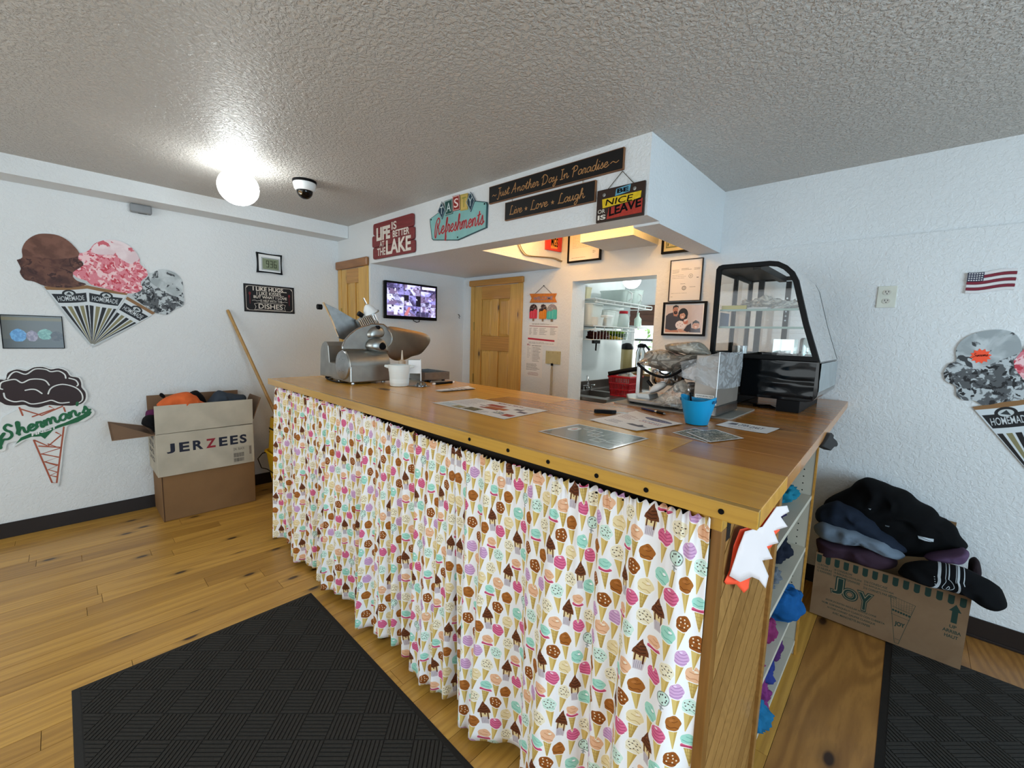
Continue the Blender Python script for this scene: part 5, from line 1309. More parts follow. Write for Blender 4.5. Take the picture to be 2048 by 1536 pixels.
FR = FX(-2.355)                                     # the side of the lowered part, inside the lit recess
P = FR.px([(1090, 466), (1123, 456), (1120, 504.5), (1089.5, 499)])
am, bm = sum(p[0] for p in P)/4, sum(p[1] for p in P)/4
t = thing('neon_card', 'pinkish red card with a yellow patch inside the lit soffit recess', 'card', FR.pt(am, min(p[1] for p in P), 0))
obj('card', MB().prism(FR, P, .0, .016), flat('neon_red_card', '#e0443c', .6), t)
m = MB(); m.prism(FR, [(am+(x_-am)*.42, bm+(y_-bm)*.80) for x_, y_ in P], .016, .0168); obj('yellow_patch', m, flat('faded_orange', '#f0a050', .6), t)
q = FR.px([(1099, 492), (1113, 478)])
m = MB(); put_text(m, FR, 'MGS', (q[0][0], q[1][0], q[0][1], q[1][1]), .0174, .02); obj('lettering', m, M_MATT, t)
p7 = FR.px(cr(920, 450, 3.793)((430, 130), (440, 160), (460, 200), (500, 235), (600, 245), (700, 255), (750, 275), (800, 288)))
t = thing('loose_cable', 'thin grey cable drooping across the lit soffit recess', 'cable', FR.pt(2.7, 2.08, 0))
obj('cable', MB().tube([FR.pt(x_, y_, .008) for x_, y_ in spline(p7, 4)], .004, 6), flat('grey_cable', '#8a7a60', .6), t, smooth=True)
obj('cable', MB().tube([FR.pt(x_+.012, y_+.006, .014) for x_, y_ in spline(p7, 4)], .003, 6), flat('grey_cable', '#8a7a60', .6), t, smooth=True)

# ------------------------------------------------------------------ right wall: outlet and flag
a0, a1, b0, b1 = FB.box([(1757, 573), (1790, 615)])
t = thing('wall_outlet', 'white double socket on the right wall', 'outlet', FB.pt((a0+a1)/2, b0, 0))
obj('plate', MB().fbox(FB, a0, a1, b0, b1, 0, .006), flat('almond_plate', '#d3d5c9', .4), t, bevel=.002)
for v in (.30, .70):
    ax_, ay_ = (a0+a1)/2, b0+(b1-b0)*v
    so = obj('socket', MB().prism(FB, circ(ax_, ay_, .017, .0145), .006, .0085), flat('almond_socket', '#c6c4ba', .4), t)
    m = MB()
    for u, hgt in ((-.006, .009), (.006, .007)): m.fbox(FB, ax_+u-.0012, ax_+u+.0012, ay_+.004-hgt/2, ay_+.004+hgt/2, .0083, .0089)
    m.prism(FB, circ(ax_, ay_-.007, .0025, n=10), .0083, .0089); obj('slot', m, M_MATT, so)
z8 = lambda *p: FB.px(z2(*p))
def flag_pt(u, v):
    q = z8((830, 100), (1212, 65), (805, 258), (1180, 232))
    tp = (q[0][0]*(1-u)+q[1][0]*u, q[0][1]*(1-u)+q[1][1]*u); bt = (q[2][0]*(1-u)+q[3][0]*u, q[2][1]*(1-u)+q[3][1]*u)
    x_, y_ = bt[0]*(1-v)+tp[0]*v, bt[1]*(1-v)+tp[1]*v
    return (x_, y_-.004*math.sin(u*PI*1.9))
t = thing('wooden_flag', 'small wavy wooden American flag on the right wall', 'flag', FB.pt(.24, 1.72, 0))
for k in range(7):
    v0, v1 = k/7, (k+1)/7; u0 = .345 if k > 3 else 0
    n = 14
    pts = [flag_pt(u0+(1-u0)*i/n, v0+.008) for i in range(n+1)]+[flag_pt(1-(1-u0)*i/n, v1-.008) for i in range(n+1)]
    obj('stripe', MB().prism(FB, pts, .0, .011), flat('flag_white', '#d9d7d8', .5) if k % 2 == 0 else flat('flag_red', '#7a1f33', .5), t)
pts = [flag_pt(.345*i/6, 4/7) for i in range(7)]+[flag_pt(.345-.345*i/6, 1.0) for i in range(7)]
can = obj('canton', MB().prism(FB, pts, 0, .013), flat('flag_blue', '#252c46', .5), t)
m = MB()
for i in range(6):
    for j in range(4):
        q = flag_pt(.345*(i+.7)/6.4, 4/7+3/7*(j+.55)/4.1); m.flat(FB, star(FB, q[0], q[1], .0042, .5), .0137)
obj('star', m, flat('flag_white', '#d9d7d8', .5), can)
# ------------------------------------------------------------------ cardboard boxes on the left
def open_box(r, x0, x1, y0, y1, z0, z1, th, mo, mi, bev=.003, names=('front_wall', 'back_wall', 'side_wall', 'side_wall')):
    obj('bottom', MB().box(x0+th, x1-th, y0+th, y1-th, z0, z0+th), mi, r)
    obj(names[0], MB().box(x1-th, x1, y0, y1, z0, z1), mo, r, bevel=bev)
    obj(names[1], MB().box(x0, x0+th, y0, y1, z0, z1), mo, r, bevel=bev)
    obj(names[2], MB().box(x0+th, x1-th, y0, y0+th, z0, z1), mo, r, bevel=bev)
    obj(names[3], MB().box(x0+th, x1-th, y1-th, y1, z0, z1), mo, r, bevel=bev)
bxr = thing('brown_carton', 'plain brown cardboard box on the floor under the white lettered carton', 'box', (-4.08, .745, .001))
obj('carton', MB().box(-4.275, -3.888, .440, 1.046, .001, .345), M_CARD, bxr, bevel=.004)
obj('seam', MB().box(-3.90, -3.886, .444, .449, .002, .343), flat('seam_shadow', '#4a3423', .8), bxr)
M_WCARD = flat('white_cardboard', '#b5ae9e', .7, var=.12, scale=6, bump=.05, bscale=30)
jx1 = -3.872
wb_ = thing('white_carton', 'worn white carton with navy lettering and one red Z, open on the brown box', 'box', (-4.07, .735, .346))
open_box(wb_, -4.27, jx1, .424, 1.044, .346, .662, .006, M_WCARD, M_CARDIN)
FJ = FX(jx1)
obj('front_flap', MB().prism(FJ, [(.424, .664), (1.043, .668), (1.046, .868), (.426, .872)], -.006, .0), M_WCARD, wb_, bevel=.002)
obj('back_flap', MB().box(-4.272, -4.266, .43, 1.04, .662, .90), M_CARDIN, wb_)
mb = MB(); mb.add([Vector(p) for p in ((-4.26, .425, .664), (-3.885, .425, .664), (-3.93, .20, .652), (-4.20, .20, .738), (-4.26, .425, .658), (-3.885, .425, .658), (-3.93, .20, .646), (-4.20, .20, .732))], [(0, 1, 2, 3), (7, 6, 5, 4), (0, 4, 5, 1), (1, 5, 6, 2), (2, 6, 7, 3), (3, 7, 4, 0)])
obj('side_flap', mb, M_CARDIN, wb_)
mb = MB(); mb.add([Vector(p) for p in ((-4.262, 1.044, .664), (-3.885, 1.046, .70), (-3.90, 1.11, .872), (-4.262, 1.13, .86), (-4.262, 1.050, .664), (-3.885, 1.052, .70), (-3.90, 1.116, .872), (-4.262, 1.136, .86))], [(0, 1, 2, 3), (7, 6, 5, 4), (0, 4, 5, 1), (1, 5, 6, 2), (2, 6, 7, 3), (3, 7, 4, 0)])
obj('side_flap', mb, M_CARDIN, wb_)
z9 = cr(200, 720, 4.2675)
q = FJ.px(z9((570, 800), (1250, 640), (570, 720), (1250, 715)))
u0, u1 = q[0][0], q[1][0]; w = u1-u0; zl, hL = .515, .072
for ch, a, b in (('J', 0, .095), ('E', .145, .265), ('R', .305, .43), ('Z', .465, .59), ('E', .63, .74), ('E', .775, .88), ('S', .905, 1.0)):
    m = MB(); put_text(m, FJ, ch, (u0+w*a, u0+w*b, zl, zl+hL), .0006, .035)
    obj('red_letter' if ch == 'Z' else 'letter', m, flat('red_ink', '#8a2230', .6) if ch == 'Z' else flat('navy_ink', '#1d2233', .6), wb_)
lbx = FJ.box(z9((1135, 745), (1300, 855)))
c = Canvas(lbx, 2200, '#aaa496'); W_, H_ = lbx[1]-lbx[0], lbx[3]-lbx[2]
c.text('2XL  BLACK', (lbx[0]+W_*.03, lbx[0]+W_*.6, lbx[2]+H_*.80, lbx[2]+H_*.93), '#3a3836')
for k in range(26):
    x_ = lbx[0]+W_*(.02+.021*k); c.poly([(x_, lbx[2]+H_*.08), (x_+W_*.02*sr.uniform(.3, .8), lbx[2]+H_*.08), (x_+W_*.02*sr.uniform(.3, .8), lbx[2]+H_*.62), (x_, lbx[2]+H_*.62)], '#3a3836')
c.poly([(lbx[0], lbx[2]+H_*.3), (lbx[0]+W_*.6, lbx[2]+H_*.3), (lbx[0]+W_*.6, lbx[2]+H_*.36), (lbx[0], lbx[2]+H_*.36)], '#aaa496')
for k in range(14):
    y_ = lbx[2]+H_*(.45+.036*k); c.poly([(lbx[0]+W_*.86, y_), (lbx[0]+W_*.97, y_), (lbx[0]+W_*.97, y_+H_*.02), (lbx[0]+W_*.86, y_+H_*.02)], '#4a3836')
obj('barcode_label', MB().flat(FJ, [(lbx[0], lbx[2]), (lbx[1], lbx[2]), (lbx[1], lbx[3]), (lbx[0], lbx[3])], .0008, lbx), c.mat('carton_label', .6), wb_)
FS1 = FY(.424)
for k in range(4):
    m = MB(); put_text(m, FS1, ['JERZEES', 'SIZE 2XL', 'BLACK', '24 PCS'][k], (-4.2, -3.98, .60-.055*k, .635-.055*k), .0006, .01)
    obj('lettering', m, flat('navy_ink', '#1d2233', .6), wb_)
obj('tape', MB().box(-4.0, -3.95, .4235, .4245, .58, .66), flat('packing_tape', '#8d8468', .3), wb_)

def fabric(name, color, bump=.35):
    if name in MATS: return MATS[name]
    m = N(name); c_ = srgb(color); v = m.coord()
    n = m.noise(v, 14, 4)
    m.set(Base_Color=m.ramp(n, [(.3, tuple(x*.8 for x in c_)), (.7, c_)]), Roughness=.9)
    m.set(Specular_IOR_Level=.15)
    m.bump(m.noise(v, 380, 2), bump, .001); MATS[name] = m.m; return m.m
def garment(name, label, cat, mb, mat, group=None, extra=None):
    o = obj(name, mb, mat, None, smooth=180); tag(o, label, cat, group); return o
FJm = FX(-3.99)
def jp(*p): return FJm.px(z9(*p))
garment('orange_shirt', 'bright orange shirt heaped at the front of the white carton', 'shirt', pillow(FJm, jp((465, 420), (475, 370), (540, 320), (640, 280), (720, 272), (790, 290), (860, 335), (900, 375), (900, 470), (600, 480)), 0.02, .07, 2, .022, 11), fabric('orange_jersey', '#dd6a38'))
garment('slate_hoodie', 'dark slate garment lying at the right in the white carton', 'shirt', pillow(FJm, jp((900, 380), (930, 330), (990, 265), (1020, 252), (1090, 270), (1140, 295), (1230, 285), (1255, 340), (1255, 470), (920, 480)), 0.0, .08, 4, .022, 10), fabric('slate_fleece', '#3a424c'))
garment('black_shirt', 'black shirt behind the orange one in the white carton', 'shirt', pillow(FX(-4.15), FX(-4.15).px(z9((740, 300), (770, 268), (830, 255), (880, 300), (915, 350), (910, 470), (740, 470))), 0, .06, 5, .01, 10), fabric('black_jersey', '#121214'))
garment('black_strap', 'thin black strap poking up left of the orange shirt', 'strap', MB().tube([FX(-4.1).pt(*p) for p in spline(FX(-4.1).px(z9((555, 390), (550, 320), (525, 290), (518, 300), (540, 318))), 4)], .008, 6), fabric('black_jersey', '#121214'))
FSl = FY(.47)
garment('magenta_shirt', 'black and magenta shirt bulging out at the open left flap', 'shirt', pillow(FX(-4.03), FX(-4.03).px(z9((345, 545), (370, 490), (420, 465), (470, 470), (500, 540), (500, 640), (440, 600), (380, 565))), 0, .075, 7, .012, 12), fabric('black_jersey', '#121214'))
garment('mauve_shirt', 'magenta patterned cloth behind the black and magenta shirt', 'shirt', pillow(FX(-4.2), FX(-4.2).px(z9((385, 470), (390, 435), (430, 420), (490, 420), (490, 560), (400, 560))), 0, .045, 9, .01, 14), fabric('magenta_cotton', '#6a2f58'))

# ------------------------------------------------------------------ mop and bucket
M_YEL = flat('yellow_plastic', '#c99a10', .35, var=.08)
FM1 = FX(-3.95)
mbk = thing('mop_bucket', 'yellow mop bucket with wringer behind the curtain corner', 'mop bucket', (-3.80, 1.36, 0))
def tub(x0, x1, y0, y1, z0, z1, taper, th):
    m = MB()
    L = lambda e, z, k: [Vector((x, y, z)) for x, y in rrect(x0+e+k, x1-e-k, y0+e+k, y1-e-k, .05, 4)]
    a, b, c_, d_ = L(taper, z0, 0), L(0, z1, 0), L(0, z1, th), L(taper, z0+th, th)
    n = len(a); m.add(a+b+c_+d_, [(k*n+i, k*n+(i+1) % n, (k+1)*n+(i+1) % n, (k+1)*n+i) for k in range(3) for i in range(n)]+[tuple(range(n-1, -1, -1)), tuple(range(3*n, 4*n))])
    return m
obj('tub', tub(-3.98, -3.60, 1.15, 1.58, .085, .40, .035, .006), M_YEL, mbk, smooth=30)
rm = MB(); rm.tube([Vector((x, y, .402)) for x, y in rrect(-3.985, -3.595, 1.145, 1.585, .05, 4)+[rrect(-3.985, -3.595, 1.145, 1.585, .05, 4)[0]]], .009, 6)
obj('rim', rm, M_YEL, mbk, smooth=True)
wr_ = obj('wringer', tub(-3.975, -3.70, 1.19, 1.52, .36, .69, -.02, .006), M_YEL, mbk, smooth=30)
m = MB()
for k in range(5): m.box(-3.95, -3.72, 1.183, 1.187, .46+.032*k, .474+.032*k)
obj('slot', m, M_DARK, wr_)['kind'] = 'stuff'
obj('wringer_lever', MB().tube([Vector((-3.7, 1.30, .62)), Vector((-3.78, 1.28, .72)), Vector((-3.9, 1.27, .72))], .012, 8), M_YEL, mbk, smooth=True)
obj('carry_handle', MB().tube([Vector((-3.99, 1.30, .385)), Vector((-4.0, 1.14, .37)), Vector((-3.99, 1.10, .33)), Vector((-3.97, 1.12, .25)), Vector((-3.95, 1.16, .235)), Vector((-3.62, 1.158, .235))], .004, 6), M_BLACK, mbk, smooth=True)
for x_, y_ in ((-3.9, 1.21), (-3.68, 1.21), (-3.9, 1.52), (-3.68, 1.52)):
    cs = obj('caster', MB().lathe((x_-.011, y_, .032), [(.030, 0), (.032, .006), (.032, .016), (.030, .022)], 18, (1, 0, 0)), flat('grey_rubber', '#3a3a3c', .6), mbk, smooth=True)
    obj('fork', MB().box(x_-.016, x_+.016, y_-.014, y_+.014, .05, .09), M_STEEL, cs)
mp = thing('mop', 'mop with a long plain wooden handle leaning on the left wall', 'mop', (-3.82, 1.38, .12))
top = FX(A+.016); ta, tbz = top.at(455, 620)
p0 = Vector((A+.018, ta, tbz)); p1 = Vector((-3.86, 1.33, .40))
obj('handle', MB().tube([p0, p0+(p1-p0)*.01, p1], [.010, .0125, .0125], 12), wood('mop_handle_wood', '#c29a5c', '#8a6330', 'Z', .45), mp, smooth=True)
obj('socket', MB().tube([p1, p1+(p1-p0).normalized()*.12], [.018, .022], 10), M_BLACK, mp, smooth=True)
mh = MB()
for k in range(40):
    a = 2*PI*k/40; r_ = .03+.05*sr.random()
    st = p1+(p1-p0).normalized()*.1
    mh.tube([st, st+Vector((math.cos(a)*r_, math.sin(a)*r_, -.08)), st+Vector((math.cos(a)*r_*1.3, math.sin(a)*r_*1.3, -.17))], .006, 5)
obj('strands', mh, flat('mop_cotton', '#b0a898', .9), mp)['kind'] = 'stuff'

# ------------------------------------------------------------------ meat slicer
c5 = cr(620, 560, 6.0235)
sl = thing('meat_slicer', 'grey metal meat slicer at the far end of the counter', 'slicer', (-2.5, 1.3, T))
fy = FY(1.165)
prof = fy.px(c5((120, 1150), (125, 850), (133, 800), (150, 757), (170, 738), (195, 745), (215, 790), (232, 990), (300, 1000), (300, 1195), (190, 1190)))
prof = [(a, max(b, T+.02)) for a, b in prof]
obj('rear_housing', MB().prism(fy, prof, -.24, 0), M_ALU, sl, bevel=.004, seg=3)
dx_, dz_, dr = -2.470, 1.242, .090
obj('motor_drum', MB().lathe((dx_, 1.152, dz_), [(dr-.004, 0), (dr, .004), (dr, .262), (dr-.004, .266)], 40, (0, 1, 0)), M_ALU, sl, smooth=True)
obj('end_cap', MB().lathe((dx_, 1.152, dz_), [(0, -.012), (.05, -.011), (.084, -.006), (.088, 0)], 40, (0, 1, 0)), M_STEEL, sl, smooth=True)
m = MB()
for k in range(4):
    a = PI/4+k*PI/2; m.lathe((dx_+.05*math.cos(a)*.7, 1.141, dz_+.05*math.sin(a)), [(.003, 0), (0, -.0015)], 8, (0, 1, 0))
obj('screw', m, M_MATT, sl)['kind'] = 'stuff'
obj('base', MB().box(-2.62, -2.380, 1.155, 1.418, T+.012, dz_), M_ALU, sl, bevel=.006, seg=3)
for x_, y_ in ((-2.42, 1.19), (-2.42, 1.39), (-2.6, 1.19), (-2.6, 1.39)):
    obj('foot', MB().lathe((x_, y_, T), [(.012, 0), (.01, .014)], 12), M_STEEL, sl, smooth=True)
xd = -2.455
fd = FX(xd)
disc = fd.px(c5((388, 835), (388, 795), (420, 720), (480, 650), (560, 590), (640, 555), (705, 543), (730, 525), (880, 530), (920, 562), (960, 605), (988, 680), (985, 745), (950, 795), (880, 855), (760, 850), (640, 838)))
cx_ = sum(p[0] for p in disc)/len(disc); cz_ = sum(p[1] for p in disc)/len(disc)
m = MB(); m.prism(fd, disc, -.014, 0)
obj('blade_guard', m, M_ALU, sl, bevel=.004, seg=3)
rimp = fd.px(c5((388, 800), (420, 722), (480, 652), (560, 592), (640, 557), (705, 545), (730, 527), (880, 532), (920, 564), (960, 607), (988, 682)))
obj('guard_rim', MB().tube([fd.pt(a, b, .001) for a, b in rimp], .004, 6), M_CHROME, sl, smooth=True)
pl = fd.px(c5((680, 640), (740, 560), (870, 555), (900, 640), (880, 690), (810, 700), (750, 690), (695, 705)))
obj('centre_plate', pillow(fd, pl, .002, .022, 3, 0, 9, 6, .1), M_ALU, sl, smooth=True)
nk = fd.px(c5((690, 700), (880, 690), (920, 830), (935, 900), (640, 850)))
obj('neck', pillow(FX(xd+.01), nk, .0, .045, 3, 0, 9, 6, .6), M_ALU, sl, smooth=True)
obj('blade', MB().tube([fd.pt(a, b, .004) for a, b in spline(fd.px(c5((915, 575), (965, 640), (985, 720), (950, 790), (880, 852))), 5)], .0035, 6), M_CHROME, sl, smooth=True)
k0 = fd.px(c5((825, 785)))[0]; k1 = fd.px(c5((800, 725)))[0]
obj('knob_shaft', MB().tube([fd.pt(*k1, .01), fd.pt(*k0, .05)], .011, 10), M_CHROME, sl, smooth=True)
obj('thickness_knob', MB().lathe(fd.pt(*k0, .045), [(.022, 0), (.022, .02), (.019, .024), (0, .024)], 10, (.8, -.3, -.35)), M_BLACK, sl)
k2 = fd.px(c5((805, 572)))[0]; obj('lock_knob', MB().lathe(fd.pt(*k2, .0), [(.012, 0), (.012, .022), (0, .024)], 10, (1, 0, 0)), M_BLACK, sl)
M_BRONZE = flat('worn_dull_steel', '#7d6f60', .33, 1.0, var=.2, scale=6)
ft = FX(-2.50)
tray = ft.px(c5((900, 555), (1000, 560), (1100, 580), (1300, 620), (1400, 648), (1440, 680), (1452, 720), (1440, 765), (1400, 820), (1350, 880), (1305, 905), (1220, 920), (1180, 950), (1120, 970), (1010, 975), (930, 915), (880, 850)))
obj('receiving_tray', pillow(ft, tray, 0, .010, 2, 0, 9, 8, .5), M_BRONZE, sl, smooth=60)
fc_ = FX(-2.58)
car = fc_.px(c5((150, 265), (330, 350), (500, 450), (585, 492), (620, 570), (560, 600), (480, 660), (420, 722), (345, 700), (335, 660), (240, 440)))
obj('carriage_plate', MB().prism(fc_, car, -.008, 0), M_STEEL, sl, bevel=.002)
obj('carriage_lip', MB().tube([fc_.pt(a, b, .004) for a, b in fc_.px(c5((155, 268), (240, 440), (340, 680)))], .006, 6), M_CHROME, sl, smooth=True)
kq = fc_.px(c5((165, 325)))[0]; obj('carriage_knob', MB().lathe(fc_.pt(kq[0]-.004, kq[1], -.02), [(.016, 0), (.016, .025)], 10, (0, -1, 0)), M_BLACK, sl)
fp_ = FX(-2.53)
push = fp_.px(c5((575, 490), (715, 385), (770, 420), (830, 520), (700, 548), (612, 572)))
pu = obj('food_pusher', MB().prism(fp_, push, -.03, -.004), M_ALU, sl)
tq = fp_.px(c5((575, 490), (715, 385))); bq = fp_.px(c5((615, 572), (800, 522)))
for k in range(8):
    u = (k+.5)/8; a = (tq[0][0]+(tq[1][0]-tq[0][0])*u, tq[0][1]+(tq[1][1]-tq[0][1])*u); b = (bq[0][0]+(bq[1][0]-bq[0][0])*u, bq[0][1]+(bq[1][1]-bq[0][1])*u)
    obj('rib', MB().tube([fp_.pt(*a, -.003), fp_.pt(*b, -.003)], .0055, 6), M_CHROME, pu, smooth=True)
for s_ in (0, 1):
    a, b = fp_.px(c5((740+25*s_, 385-10*s_), (800+30*s_, 520)))
    obj('rod', MB().tube([fp_.pt(*a, -.004), fp_.pt(*b, -.004)], .005, 8), M_CHROME, sl, smooth=True)
a = fp_.px(c5((715, 345)))[0]
ax_ = Vector((0, -.45, .9)).normalized()
obj('handle_cone', MB().lathe(fp_.pt(a[0], a[1], -.01)-ax_*.03, [(.048, 0), (.046, .006), (.040, .012), (.034, .03), (.020, .05), (.008, .058)], 24, ax_), M_WHITE, sl, smooth=True)
obj('handle_flange', MB().lathe(fp_.pt(a[0], a[1], -.01)-ax_*.036, [(.055, 0), (.055, .006)], 24, ax_), M_ALU, sl, smooth=True)
b_, c_ = fp_.px(c5((690, 285), (655, 215))); obj('handle_pin', MB().tube([fp_.pt(*b_, -.01), fp_.pt(*c_, -.01)], .006, 8), M_CHROME, sl, smooth=True)
b_, c_ = fp_.px(c5((590, 400), (640, 430))); obj('side_knob', MB().tube([fp_.pt(*b_, -.01), fp_.pt(*c_, -.01)], .016, 10), M_BLACK, sl, smooth=True)
cp = FZ(T+.006).px(c5((265, 1165), (200, 1180), (260, 1210), (330, 1228), (410, 1232), (520, 1225)))
obj('power_cord', MB().tube([FZ(T+.006).pt(a, b) for a, b in spline(cp, 4)], .0045, 6), M_BLACK, sl, smooth=True)
obj('cord_plug', MB().tube([FZ(T+.012).pt(*cp[0]), FZ(T+.012).pt(*cp[1])], .010, 8), M_BLACK, sl, smooth=True)

# ------------------------------------------------------------------ things on the counter, far to near
wbk_ = thing('white_tub', 'small white plastic tub in front of the meat slicer', 'tub', (-2.205, 1.372, T))
bx0, by0 = -2.205, 1.372
obj('tub', MB().lathe((bx0, by0, T), [(.0, .002), (.052, .002), (.054, .006), (.060, .085), (.0615, .088), (.064, .118), (.067, .120), (.067, .126), (.060, .126), (.056, .02), (0, .015)], 32), flat('milky_plastic', '#dfe3e0', .35, var=.02), wbk_, smooth=True)
for s_ in (-1, 1):
    e_ = Vector((s_*.62, s_*.78, 0)); pz = Vector((bx0, by0, T+.114))
    obj('lug', MB().tube([pz+e_*.062, pz+e_*.085+Vector((0, 0, .004))], [.012, .007], 8), flat('milky_plastic', '#dfe3e0', .35, var=.02), wbk_, smooth=True)
def on_table(name, label, cat, corners, art, z=.0008, th=.0008, ppm=1300, rough=.5, bg='#e9e6e4', coat=0.0, group=None, curl=0.0):
    P = FT.px(corners)
    e0 = Vector((P[1][0]-P[0][0], P[1][1]-P[0][1])); e1 = Vector((P[3][0]-P[0][0], P[3][1]-P[0][1]))
    w, h = e0.length, e1.length
    c = Canvas((0, w, 0, h), ppm, bg); art(c, w, h)
    n = 10; mb = MB()
    def q(u, v, dz): 
        a = P[0][0]*(1-u)*(1-v)+P[1][0]*u*(1-v)+P[2][0]*u*v+P[3][0]*(1-u)*v; b = P[0][1]*(1-u)*(1-v)+P[1][1]*u*(1-v)+P[2][1]*u*v+P[3][1]*(1-u)*v
        return FT.pt(a, b, z+dz+curl*(abs(u-.5)*2)**3*(.4+.6*abs(v-.5)*2))
    mb.grid(lambda u, v: q(u, v, th), n, n)
    o = len(mb.v)
    mb.add([q(i/n, j/n, 0) for j in range(n+1) for i in range(n+1)], [((j+1)*(n+1)+i, (j+1)*(n+1)+i+1, j*(n+1)+i+1, j*(n+1)+i) for j in range(n) for i in range(n)], [(i/n, j/n) for j in range(n+1) for i in range(n+1)])
    if (P[1][0]-P[0][0])*(P[3][1]-P[0][1])-(P[1][1]-P[0][1])*(P[3][0]-P[0][0]) < 0: mb.f = [f[::-1] for f in mb.f]
    return tag(obj(name, mb, c.mat(name+'_print', rough, coat=coat), smooth=40), label, cat, group)
k5 = cr(1160, 780, 3.793); k41 = cr(860, 760, 4.452)
def artA(c, w, h):                                  # folded leaflet
    c.bars(w*.08, w*.92, h*.3, h*.8, 4, '#5a544c', .8, .4, 2)
on_table('folded_leaflet', 'small folded leaflet lying near the far pens', 'leaflet', [(871, 782.5), (886, 784.5), (952, 779), (937, 774.5)], artA, .002, .004, curl=.002)
def artB(c, w, h):                                  # menu placemat
    R = lambda u0, u1, v0, v1, col, a=1: c.poly([(w*u0, h*v0), (w*u1, h*v0), (w*u1, h*v1), (w*u0, h*v1)], col, a)
    c.bars(w*.04, w*.34, h*.35, h*.92, 16, '#5b5c66', .6, .35, 3); c.bars(w*.05, w*.3, h*.06, h*.28, 5, '#3e7f96', .7, .5, 6)
    c.text('MENU & PRICES', (w*.40, w*.74, h*.86, h*.94), '#7a2430', .02); R(.40, .62, .60, .74, '#a33a2c'); R(.48, .74, .44, .58, '#b8643a'); R(.44, .68, .38, .44, '#8e2c24'); R(.36, .46, .52, .55, '#6a3030')
    R(.40, .58, .07, .28, mottled('#4a4636', '#8a8462', 90)); R(.25, .38, .05, .22, mottled('#8f8a72', '#d0b030', 80, .62)); R(.76, .86, .62, .72, '#6e6a70'); R(.86, .96, .50, .60, '#5a5064'); R(.72, .84, .2, .34, mottled('#50607a', '#d8d8c8', 80)); R(.86, .97, .16, .30, '#a8443c'); c.bars(w*.6, w*.72, h*.06, h*.22, 4, '#6a6a72', .7, .4, 9); c.bars(w*.78, w*.97, h*.76, h*.92, 4, '#6a6a72', .7, .4, 11)
on_table('menu_sheet', 'large colour printed menu sheet lying flat mid counter', 'menu', k41((20, 205), (660, 352), (1050, 275), (415, 165)), artB, curl=.0)
def artC(c, w, h):                                  # dark laminated sheet with photos
    c.poly([(w*.03, h*.03), (w*.97, h*.03), (w*.97, h*.97), (w*.03, h*.97)], mottled('#5d6664', '#4c5654', 30, .5, .3))
    R = lambda u0, u1, v0, v1, col: c.poly([(w*u0, h*v0), (w*u1, h*v0), (w*u1, h*v1), (w*u0, h*v1)], col)
    c.ell(w*.17, h*.62, w*.07, h*.14, '#d8dad6'); c.ell(w*.17, h*.62, w*.03, h*.07, '#a5564c')
    for u, v, a in ((.22, .74, '#8a7f76'), (.36, .60, '#7a756c'), (.47, .42, '#9a938e'), (.62, .20, '#7f8a86')):
        R(u, u+.14, v, v+.2, '#c9cdc8'); R(u+.012, u+.128, v+.025, v+.175, mottled(a, '#55504c', 80))
    for k in range(5): c.line([(w*.5, h*(.3+.1*k)), (w*.95, h*(.45+.1*k))], .0012, '#8d9894')
    R(.78, .93, .30, .48, '#a9b2ae'); R(.795, .915, .325, .455, '#65706c')
on_table('laminated_sheet', 'dark grey laminated sheet with pale picture boxes near the front edge', 'menu', k41((960, 460), (1600, 623), (1950, 525), (1320, 395)), artC, rough=.2, coat=.35)
def artD(c, w, h):                                  # white flyer
    c.ell(w*.66, h*.83, w*.27, h*.075, '#3d4470'); c.text('AN EVENING OUT', (w*.45, w*.87, h*.80, h*.86), '#c9cce0')
    c.text('SATURDAY', (w*.5, w*.9, h*.62, h*.67), '#5c6aa0', .02); c.text('LIVE MUSIC', (w*.5, w*.92, h*.55, h*.60), '#a05060', .02)
    c.bars(w*.08, w*.42, h*.48, h*.72, 5, '#8a6a70', .7, .45, 3); c.bars(w*.1, w*.46, h*.16, h*.34, 4, '#50556a', .7, .45, 8, True)
    c.poly([(w*.5, h*.28), (w*.58, h*.34), (w*.7, h*.33), (w*.75, h*.40), (w*.8, h*.33), (w*.92, h*.3), (w*.8, h*.24), (w*.62, h*.25)], '#4a4e5c')
on_table('white_flyer', 'white paper flyer with a blue oval, beside the blue cup', 'flyer', k5((75, 232), (430, 318), (780, 262), (425, 165)), artD, curl=.003)
def artE(c, w, h):
    c.poly([(w*.03, h*.05), (w*.97, h*.05), (w*.97, h*.95), (w*.03, h*.95)], mottled('#55584f', '#8d8d80', 70, .52, .2, '#c9c4b4', .66))
    for u, v in ((.12, .5), (.3, .25), (.55, .6), (.72, .3)): c.poly([(w*u, h*v), (w*(u+.15), h*v), (w*(u+.15), h*(v+.18)), (w*u, h*(v+.18))], mottled('#b9b2a4', '#6f6a5e', 90))
    c.text('MENU', (w*.3, w*.7, h*.82, h*.92), '#d8d2c4')
on_table('printed_photo_sheet', 'dark printed sheet at the bottom of the small stack by the cup', 'print', k5((700, 325), (960, 400), (1130, 350), (870, 292)), artE, .0006)
on_table('printed_photo_sheet', 'dark printed sheet on top of the small stack by the cup', 'print', k5((800, 325), (985, 402), (1243, 372), (1030, 305)), artE, .0024, rough=.5)
def artF(c, w, h):
    c.text('OPEN', (w*.30, w*.50, h*.5, h*.85), '#5a5662', .02); c.poly([(w*.1, h*.5), (w*.27, h*.55), (w*.25, h*.85), (w*.12, h*.8)], '#6a6670'); c.text('DAILY', (w*.55, w*.8, h*.45, h*.75), '#4a4652', .02)
    c.bars(w*.2, w*.9, h*.15, h*.4, 3, '#8a6a60', .7, .4, 4)
